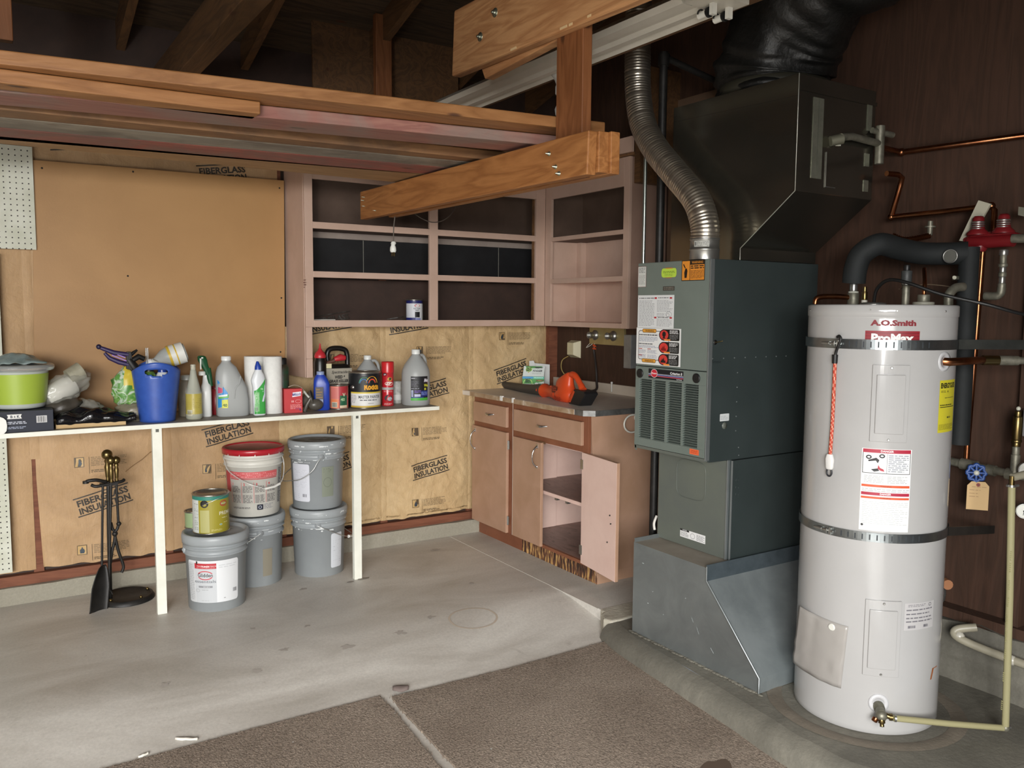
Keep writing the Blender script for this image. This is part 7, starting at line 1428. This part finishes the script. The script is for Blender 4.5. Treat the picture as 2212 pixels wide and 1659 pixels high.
# olive gallon can
def sp(P):
    P.rect(-.14, .007, .14, .165, '#948a28'); P.rect(-.14, .165, .14, .182, '#2c7a6c'); P.rect(-.14, .007, -.060, .165, '#c4c8c4'); P.rect(-.14, .165, -.07, .168, '#2c7a6c'); P.lines(-.09, .02, -.063, .15, 16, '#8a9088', .4)
    P.rect(-.052, .01, -.008, .118, '#a8a468'); P.text('PREMIUM', .038, .090, .017, '#d4d0b8', w=.10, bold=.01); P.ring(.062, .145, .020, .014, .005, '#a83c3c'); P.text('Glidden', .062, .141, .008, '#d8d4c8', w=.03, al='c'); P.ell(-.030, .148, .019, .018, '#14140f'); P.ell(.045, .045, .007, .004, '#c8ccc0'); P.ell(.045, .045, .005, .0025, '#2c7a6c'); P.lines(.05, .072, .085, .080, 1, '#c8c490', .4); P.lines(.0, .016, .05, .026, 2, '#c8c080', .35); P.lines(.06, .05, .085, .055, 1, '#d0c890', .5)
t = paint_can('paint_can', 'olive green gallon can with teal band standing on the front grey bucket', .922, 4.125, .371, .083, .190, flat('#948a28', .3), sp)
c0_ = Vector((.922, 4.125, .371+.148)); f_ = cyl_map((.922, 4.125), .371, .0835, FC(.922, 4.125))
mb = MB(); mb.tube(curve([f_(-.038, .142, .003), f_(-.02, .150, .003), f_(.01, .164, .006), f_(.04, .176, .010), f_(.08, .186, .012)], 6), .0015, 6, flat('#c8c8c0', .3, .8)); obj('handle', mb, None, t)
x3, y3 = .868, 4.235
paint_can('paint_can', 'pale green small can peeking out behind the olive can', x3, y3, .3712, .045, .085, flat('#8a9c74', .4), None)
# middle stack
x, y = 1.205, 4.397
t, A_, side, rr = bucket('grey bucket under the red-lidded bucket', x, y, 0.0, FC(x, y)+R(10))
ff = cyl_map((x, y), 0, lambda z: rr(z), FC(x, y)); bail(t, A_, [ff(-.03, .25, .03), ff(-.06, .225, .05), ff(-.14, .19, .05), ff(-.26, .17, .05), ff(.45, .22, .05)][:4])
P = Print(ff, .008, .0008); P.rrect(-.155, .05, -.095, .23, .008, '#c4c8ca'); P.lines(-.15, .09, -.10, .22, 16, '#9a9da0', .35); P.bars(-.115, .065, -.100, .095, '#404040', None); P.rect(.035, .055, .085, .20, '#857f70'); P.done('label', t); drips(t, x, y, 0, rr, 5, 20, spread=1.5)
# white bucket with red lid
zb_ = .371
t = thing('bucket', 'white bucket with red lid and red printed label, middle of the back row', 'bucket', (x, y, zb_), 0, None)
WB = mottled('white_bucket_plastic', '#c6c4bc', '#d2d0c8', 5, .4, bs=.04); REDL = flat('#a8202c', .3)
w_r = lambda q: .128+.020*q/.36
mb = MB(); mb.lathe([(.122, 0), (.128, .003), (w_r(.26), .26), (w_r(.26)+.008, .262), (w_r(.26)+.008, .268), (w_r(.27), .270), (w_r(.295), .295), (w_r(.295)+.009, .297), (w_r(.3)+.009, .305), (w_r(.3), .307), (w_r(.325), .325)], (x, y, zb_), 56, WB); obj('body', mb, None, t)
mb = MB(); mb.lathe([(.149, .322), (.156, .322), (.158, .345), (.154, .352), (.146, .352), (.142, .345)], (x, y, zb_), 56, REDL, caps=False); obj('lid_ring', mb, None, t)
mb = MB(); mb.lathe([(.1425, .346), (.136, .340), (0, .342)], (x, y, zb_), 56, mottled('dusty_red_lid', '#94584e', '#a0675c', 10, .6, bs=.1), caps=False); obj('lid_centre', mb, None, t)
for a_ in (-.9, -.45, 0.05, .5, .95): 
    mb = MB(); f_ = cyl_map((x, y), zb_, .157, FC(x, y)+a_); mb.add([f_(-.004, .320, .001), f_(.004, .320, .001), f_(0, .332, .001)], [(0, 1, 2)]); obj('lid_tab', mb, WB, t)
ff = cyl_map((x, y), zb_, w_r, FC(x, y)); P = Print(ff, .008, .0008)
P.rect(-.165, .205, .120, .238, '#c45a5c'); P.rect(-.165, .13, -.125, .238, '#a83c42'); P.lines(-.12, .208, .112, .234, 3, '#d89090', .5)
P.rect(-.120, .198, .118, .203, '#b04a4c')
for i in range(4):
    x_ = -.112+.058*i; P.text(str(i+1), x_+.004, .168, .012, '#b83c40', bold=.03); P.lines(x_, .130, x_+.045, .165, 5, '#6e6a68', .55); P.lines(x_, .075, x_+.045, .118, 6, '#6e6a68', .55); P.rect(x_-.006, .075, x_-.004, .185, '#c46a6a')
P.rrect(.012, .038, .042, .066, .004, '#1c2030'); P.ring(.027, .052, .008, .008, .002, '#c0c4d0'); P.lines(.046, .04, .095, .068, 4, '#8a8a92', .4); P.lines(-.11, .045, -.02, .055, 2, '#5a5654', .5); P.lines(.13, .06, .158, .245, 22, '#4c4c50', .55); P.done('label', t)
mb = MB(); mb.tube(curve([ff(-.155, .30, .012), ff(-.10, .245, .03), ff(-.03, .195, .045), ff(.01, .172, .05), ff(.04, .158, .052), ff(.075, .165, .05), ff(.10, .17, .045), ff(.135, .20, .03), ff(.155, .26, .02), ff(.15, .30, .012)], 8), .0022, 8, flat('#d0d0cc', .3, .3)); hd_ = obj('handle', mb, None, t)
mb = MB(); mb.tube([ff(.035, .157, .053), ff(.070, .161, .052), ff(.098, .170, .047)], .0065, 12, flat('#dcdcd6', .4)); obj('grip', mb, None, hd_)
# right stack
x, y = 1.549, 4.38
t, A_, side, rr = bucket('grey bucket at the bottom of the right stack', x, y, 0.0, FC(x, y)+R(-2))
ff = cyl_map((x, y), 0, lambda z: rr(z), FC(x, y)); mbp = [ff(.03, .27, .02), ff(.10, .225, .03), ff(.15, .205, .04), ff(.25, .19, .045)]
bail(t, A_, mbp, (ff(.142, .206, .04), ff(.175, .196, .044)))
P = Print(ff, .008, .0008); P.rrect(.062, .045, .135, .235, .010, '#ccd0d6'); P.lines(.075, .07, .128, .20, 12, '#b2b6bc', .3); P.done('label', t); drips(t, x, y, 0, rr, 9, 34)
t, A_, side, rr = bucket('grey bucket on top of the right stack, dusty lid', x-.004, y, .371, FC(x, y)+R(8)); x -= .004
ff = cyl_map((x, y), .371, lambda z: rr(z), FC(x, y)); bail(t, A_, [ff(.0, .26, .02), ff(-.02, .22, .03), ff(-.06, .18, .04), ff(-.10, .165, .045), ff(-.2, .16, .05)])
P = Print(ff, .008, .0008); P.rrect(-.150, .045, -.040, .248, .010, '#ccced6'); P.lines(-.14, .12, -.055, .22, 14, '#b0b2bc', .3); P.bars(-.082, .068, -.056, .088, '#303038', None); P.lines(-.135, .06, -.10, .09, 3, '#a8aab4', .4); P.rect(.022, .07, .085, .232, '#7c8274'); P.ring(.052, .148, .022, .026, .002, '#5f6658'); P.lines(.03, .20, .07, .225, 3, '#6a7062', .5); P.done('label', t); drips(t, x, y, .371, rr, 3, 40)
mb = MB()
def lf(u, v): 
    r = .135*math.sqrt(u); a = 2*PI*v; return (x+r*math.cos(a), y+r*math.sin(a), .371+.3565+.0015*noise.noise(Vector((u*5, v*9, 0))))
mb.grid(10, 40, lf); obj('dust_layer', mb, mottled('dust_on_lid', '#6f6a60', '#8a8a86', 14, .8, stops=(.42, .55), bs=.4), t)

# ------------------------------------------------------------------ fireplace tools
bx, by = .578, 4.440
t = thing('fireplace_stand', 'black fireplace tool stand with a round base, left under the shelf', 'tool stand', (bx, by, 0))
mb = MB(); mb.lathe([(.130, 0), (.130, .008), (.124, .014), (.121, .022), (.112, .024), (.108, .019), (0, .019)], (bx, by, 0), 48, BLKIRON); obj('base', mb, None, t)
for a in (2.6, 4.2, .6, 5.6):
    mb = MB(); mb.ball((bx+.104*math.cos(a-.35), by+.104*math.sin(a-.35), .026), .008, BRASS, 10); obj('brass_ball', mb, None, t)
px_, py_ = .507, 4.425
mb = MB(); mb.tube([(px_-.003, py_, .015), (px_, py_, .35), (px_+.006, py_, .60)], .009, 12, BLKIRON); obj('post', mb, None, t)
mb = MB(); mb.tube(curve([(px_-.07, py_-.02, .595), (px_-.05, py_-.03, .588), (px_, py_-.025, .592), (px_+.06, py_-.02, .598), (px_+.075, py_-.01, .604)], 6), .008, 8, BLKIRON); mb.tube(curve([(.413, 4.40, .612), (.425, 4.395, .618), (.455, 4.395, .619), (.478, 4.40, .612), (.50, 4.41, .603)], 6), .0085, 8, BLKIRON); mb.lathe([(.014, 0), (.014, .012)], (.413, 4.40, .606), 10, BLKIRON); mb.box((px_-.032, py_-.03, .583), (px_+.045, py_+.015, .594), BLKIRON); obj('hook_plate', mb, BLKIRON, t)
def knobh(mb, x, y, z, s=1.0):
    mb.lathe([(.006*s, 0), (.010*s, .006*s), (.006*s, .014*s), (.009*s, .022*s), (.010*s, .04*s), (.012*s, .06*s), (.008*s, .075*s), (.012*s, .085*s), (.008*s, .092*s)], (x, y, z), 16, BRASS); mb.ball((x, y, z+.110*s), .021*s, BRASS, 18)
mb = MB(); knobh(mb, .512, 4.43, .600, 1.2); obj('finial', mb, None, t)
t2 = thing('poker', 'black poker with brass knob handle hanging in the tool stand', 'fireplace tool', (.522, 4.40, .05)); mb = MB(); mb.tube([(.522, 4.40, .60), (.506, 4.395, .30), (.494, 4.39, .06)], .0065, 10, BLKIRON); mb.tube([(.494, 4.39, .08), (.510, 4.385, .05)], [.008, .003], 8, BLKIRON); obj('rod', mb, None, t2); mb = MB(); knobh(mb, .524, 4.400, .598, 1.0); obj('knob_handle', mb, None, t2)
t2 = thing('hearth_shovel', 'black hearth shovel, its blade resting on the floor at the left of the stand', 'fireplace tool', (.46, 4.37, .03)); mb = MB(); mb.tube([(.485, 4.395, .59), (.476, 4.39, .40), (.467, 4.385, .19)], .0055, 10, BLKIRON); obj('rod', mb, None, t2)
mb = MB()
def shf(u, v):
    w0 = .022+.030*min(1, v*2.2)**.7; z = .205-.200*v; x = .452+(.467-.452)*(1-v)+(-.014*v)+(u-.5)*2*w0*.82; y = 4.375-.045*v+(u-.5)*.05
    d = .018*(2*abs(u-.5))**2.2; return (x, y-d, z-.018*(u)*v)
mb.grid(14, 16, shf); obj('blade', mb, BLKIRON, t2, solid=.003)
t2 = thing('hearth_tongs', 'black hinged fireplace tongs with brass handle, right of the poker', 'fireplace tool', (.55, 4.41, .15)); mb = MB(); mb.tube([(.546, 4.41, .60), (.549, 4.41, .40)], .006, 10, BLKIRON); mb.ball((.551, 4.41, .390), .012, BLKIRON, 10); mb.tube(curve([(.551, 4.41, .39), (.543, 4.41, .365), (.532, 4.41, .345), (.537, 4.41, .30), (.546, 4.41, .25), (.560, 4.41, .20), (.565, 4.41, .17), (.556, 4.41, .145)], 5), .007, 8, BLKIRON); mb.tube(curve([(.516, 4.41, .40), (.522, 4.41, .37), (.533, 4.41, .345), (.528, 4.41, .30), (.517, 4.41, .26), (.508, 4.41, .20)], 5), .007, 8, BLKIRON); mb.ball((.532, 4.41, .343), .014, BLKIRON, 10); obj('jaws', mb, None, t2); mb = MB(); knobh(mb, .549, 4.41, .60, .95); obj('knob_handle', mb, None, t2)

# ------------------------------------------------------------------ leaf blower on the counter
ORG = flat('#cf4a22', .35); DKG = mottled('dark_grey_nozzle', '#3a3836', '#46443f', 8, .5, bs=.1)
ang_ = math.atan2(.94, .14)
t = thing('leaf_blower', 'orange cordless leaf blower with black nozzle and battery lying on the counter', 'leaf blower', (2.76, 3.62, .931)); t.rotation_euler = (0, 0, ang_)
# local x runs along the blower towards the nozzle tip, y is its thickness, z up
def lp(name, mb, par=None, mat=None, bev=0): return obj(name, mb, mat, par or t, bev=bev, world_=False)
mb = MB(); mb.tube([(x_, 0, z_) for x_, z_ in ((.43, .036), (.50, .037), (.60, .030), (.75, .024), (.92, .022), (1.0, .020))], [.036, .034, .030, .027, .024, .022], 20, DKG); mb.tube([(1.0, 0, .020), (1.04, 0, .028)], [.022, .017], 20, DKG); lp('nozzle', mb)
mb = MB(); mb.lathe([(.008, 0), (.006, .002)], (.475, -.034, .038), 10, ORG, axis=(0, -1, .1)); mb.lathe([(.008, 0), (.006, .002)], (.475, .034, .038), 10, ORG, axis=(0, 1, .1)); lp('release_button', mb)
mb = MB(); mb.tube([(x_, 0, z_) for x_, z_ in ((.445, .038), (.435, .038), (.425, .038), (.41, .038), (.34, .038), (.30, .036), (.24, .038))], [.038, .042, .042, .034, .031, .035, .045], 24, ORG); lp('barrel', mb)
mb = MB(); mb.box((.315, -.012, .064), (.345, .012, .076), ORG); lp('latch', mb, bev=.002)
# main body: loft along z of rounded sections
mb = MB(); mb.loft([(.0005, .070, .030, 3, .175, 0), (.006, .085, .040, 3, .175, 0), (.025, .098, .048, 2.6, .172, 0), (.045, .098, .050, 2.4, .170, 0), (.065, .085, .047, 2.4, .165, 0), (.085, .075, .042, 2.4, .175, 0), (.105, .078, .036, 2.4, .178, 0), (.125, .068, .032, 2.4, .168, 0), (.145, .045, .027, 2.2, .145, 0), (.160, .030, .022, 2, .125, 0), (.168, .018, .014, 2, .115, 0)], 36, ORG); bd = lp('body', mb)
mb = MB(); mb.ball((.19, 0, .035), .052, ORG, 24, (1.5, 1.0, .62)); lp('fan_housing', mb, None)
mb = MB(); mb.tube(curve([(.125, 0, .150), (.085, 0, .160), (.045, 0, .148), (.005, 0, .118), (-.035, 0, .085)], 6), [.018]*3+[.017]*9+[.016]*8+[.018]*5, 16, ORG); lp('handle', mb)
mb = MB(); mb.loft([(-.006, .012, .010, 2, 0, 0), (.004, .012, .010, 2, 0, 0)], 12, BLACK, (.088, 0, .168)); lp('switch', mb)
mb = MB(); mb.tube([(.06, 0, .03), (.0, 0, .06), (-.035, 0, .09)], [.034, .026, .020], 14, ORG); lp('battery_mount', mb)
BAT = flat('#1a1a1c', .4)
mb = MB(); v = []
for y_ in (-.040, .040): v += [(.062, y_, .0015), (-.062, y_, .0015), (-.132, y_, .070), (-.112, y_, .084), (.0, y_, .088)]
mb.add(v, [(0, 1, 2, 3, 4), (9, 8, 7, 6, 5)]+[(i, i+5, (i+1) % 5+5, (i+1) % 5) for i in range(5)]); bt = lp('battery', mb, None, BAT, bev=.006)
mb = MB(); v = [(.052, .0408, .012), (.034, .0408, .010), (-.015, .0408, .074), (.003, .0408, .080)]; mb.add(v, [(3, 2, 1, 0)]); lp('orange_stripe', mb, bt, ORG)
P = Print(lambda x_, y_, k: Vector((.215-x_, .0455+k, .048+y_)), base=.001)
P.rrect(-.036, -.002, .036, .036, .006, '#241a18'); P.rrect(-.033, .001, .033, .033, .005, '#c84a28'); P.rrect(-.031, .003, .031, .031, .004, '#241a18'); P.text('BLACK+', 0, .020, .008, '#c85030', w=.05, al='c', bold=.04); P.text('DECKER', 0, .008, .008, '#c85030', w=.05, al='c', bold=.04)
for v_ in range(len(P.mb.v)): pass
o_ = obj('badge', P.mb, None, t, world_=False)
mb = MB()
for k in range(4):
    for j in range(3): mb.box((.14+.022*k, .045, .010+.008*j), (.155+.022*k, .0505, .013+.008*j), flat('#8a2c14', .6))
lp('vent_slot', mb)
# ------------------------------------------------------------------ fogger box and white card
vx, vy = 3.03, 4.475; ru = Vector((.80, -.60, 0)); rn = Vector((-.60, -.80, 0))
t = thing('fogger_box', 'green and white fogger carton standing in the counter corner', 'box', (vx, vy, .931))
def fb(a, b, z): p = Vector((vx, vy, .931))+ru*a-rn*b; return (p.x, p.y, .931+z)
mb = MB(); mb.hexa([fb(-.07, 0, 0), fb(.07, 0, 0), fb(.07, .05, 0), fb(-.07, .05, 0), fb(-.07, 0, .082), fb(.07, 0, .082), fb(.07, .05, .082), fb(-.07, .05, .082)]); mb.hexa([fb(-.07, .002, .0825), fb(.07, .002, .0825), fb(.07, .05, .0825), fb(-.07, .05, .0825), fb(-.062, .018, .150), fb(.07, .018, .142), fb(.07, .05, .142), fb(-.062, .05, .150)]); obj('carton', mb, flat('#b8c4b8', .4), t, bev=.001)
P = Print(plane_map(fb(-.07, -.0004, 0), ru, (0, 0, 1))); P.rect(0, 0, .14, .082, '#3f9a3a'); P.rect(0, .068, .14, .082, '#3a9ad0'); P.rect(.07, .068, .14, .082, '#58c8b0'); P.text('VALUE PACK', .074, .072, .007, '#e8f4f0', w=.06, bold=.03)
P.rect(0, 0, .14, .036, '#dfe6e0'); P.ring(.035, .04, .030, .028, .005, '#b8e080'); P.poly([(.09, .04), (.14, .052), (.14, .0), (.07, .0)], '#dfe6e0'); P.ell(.092, .022, .022, .020, '#2f8a3c'); P.ell(.092, .034, .013, .010, '#e4ece4'); P.text('HOT', .036, .056, .013, '#142414', w=.034, al='c', bold=.06, shear=.1); P.text('SHOT', .036, .043, .013, '#142414', w=.034, al='c', bold=.06, shear=.1); P.text('FOGGER', .008, .022, .010, '#182c1c', w=.058, bold=.04, shear=.2); P.lines(.008, .010, .06, .018, 2, '#80987c', .4); P.rect(.003, .0, .06, .005, '#d0a83c'); P.rect(.088, .052, .136, .062, '#6a5428'); P.text('KILLS', .112, .054, .006, '#d0a050', al='c', bold=.03); P.text('MAX', .118, .030, .010, '#3a9a70', al='c', bold=.04); P.done('front_print', t)
f0 = Vector(fb(-.07, .0016, .084)); f1 = Vector(fb(-.062, .0176, .150)); vv_ = (f1-f0).normalized()
P = Print(plane_map(f0, ru, vv_)); P.rect(.002, 0, .137, .066, '#d4dcd8'); P.poly([(.01, .066), (.125, .066), (.10, .052), (.02, .055)], '#3c8a34'); P.poly([(.07, .062), (.128, .060), (.12, .054), (.08, .053)], '#181c18'); P.ell(.036, .045, .022, .016, '#a8d870'); P.text('HOT', .036, .046, .012, '#142414', w=.034, al='c', bold=.06); P.text('SHOT', .036, .033, .012, '#142414', w=.034, al='c', bold=.06); P.text('FOGGER', .062, .030, .012, '#20242c', w=.062, bold=.04, shear=.2); P.lines(.06, .014, .12, .024, 2, '#9aa49c', .4); P.poly([(.03, .028), (.042, .028), (.036, .021)], '#c89a5c'); P.done('top_print', t)
def wb(a, b, z): p = Vector((3.125, 4.53, .931))+ru*a-rn*b; return (p.x, p.y, .931+z)
mb = MB(); mb.hexa([wb(-.06, 0, 0), wb(.06, 0, 0), wb(.06, .02, 0), wb(-.06, .02, 0), wb(-.06, 0, .165), wb(.06, 0, .155), wb(.06, .02, .155), wb(-.06, .02, .165)]); mb.hexa([wb(-.075, -.012, .11), wb(-.03, -.012, .14), wb(-.03, -.010, .14), wb(-.075, -.010, .11), wb(-.075, -.012, .178), wb(-.045, -.012, .180), wb(-.045, -.010, .180), wb(-.075, -.010, .178)]); solo('white_carton', mb, flat('#c8cac8', .5), 'plain white carton leaning behind the green fogger box', 'box', bev=.001)
mb = MB(); mb.tube([(3.285, 3.99, .945), (3.285, 3.99, 1.0)], .004, 8, flat('#d8d8d4', .4)); mb.ball((3.285, 3.99, 1.0), .008, flat('#d8d8d4', .4), 10); solo('white_hook', mb, None, 'tiny white hook standing against the counter backsplash', 'hook')
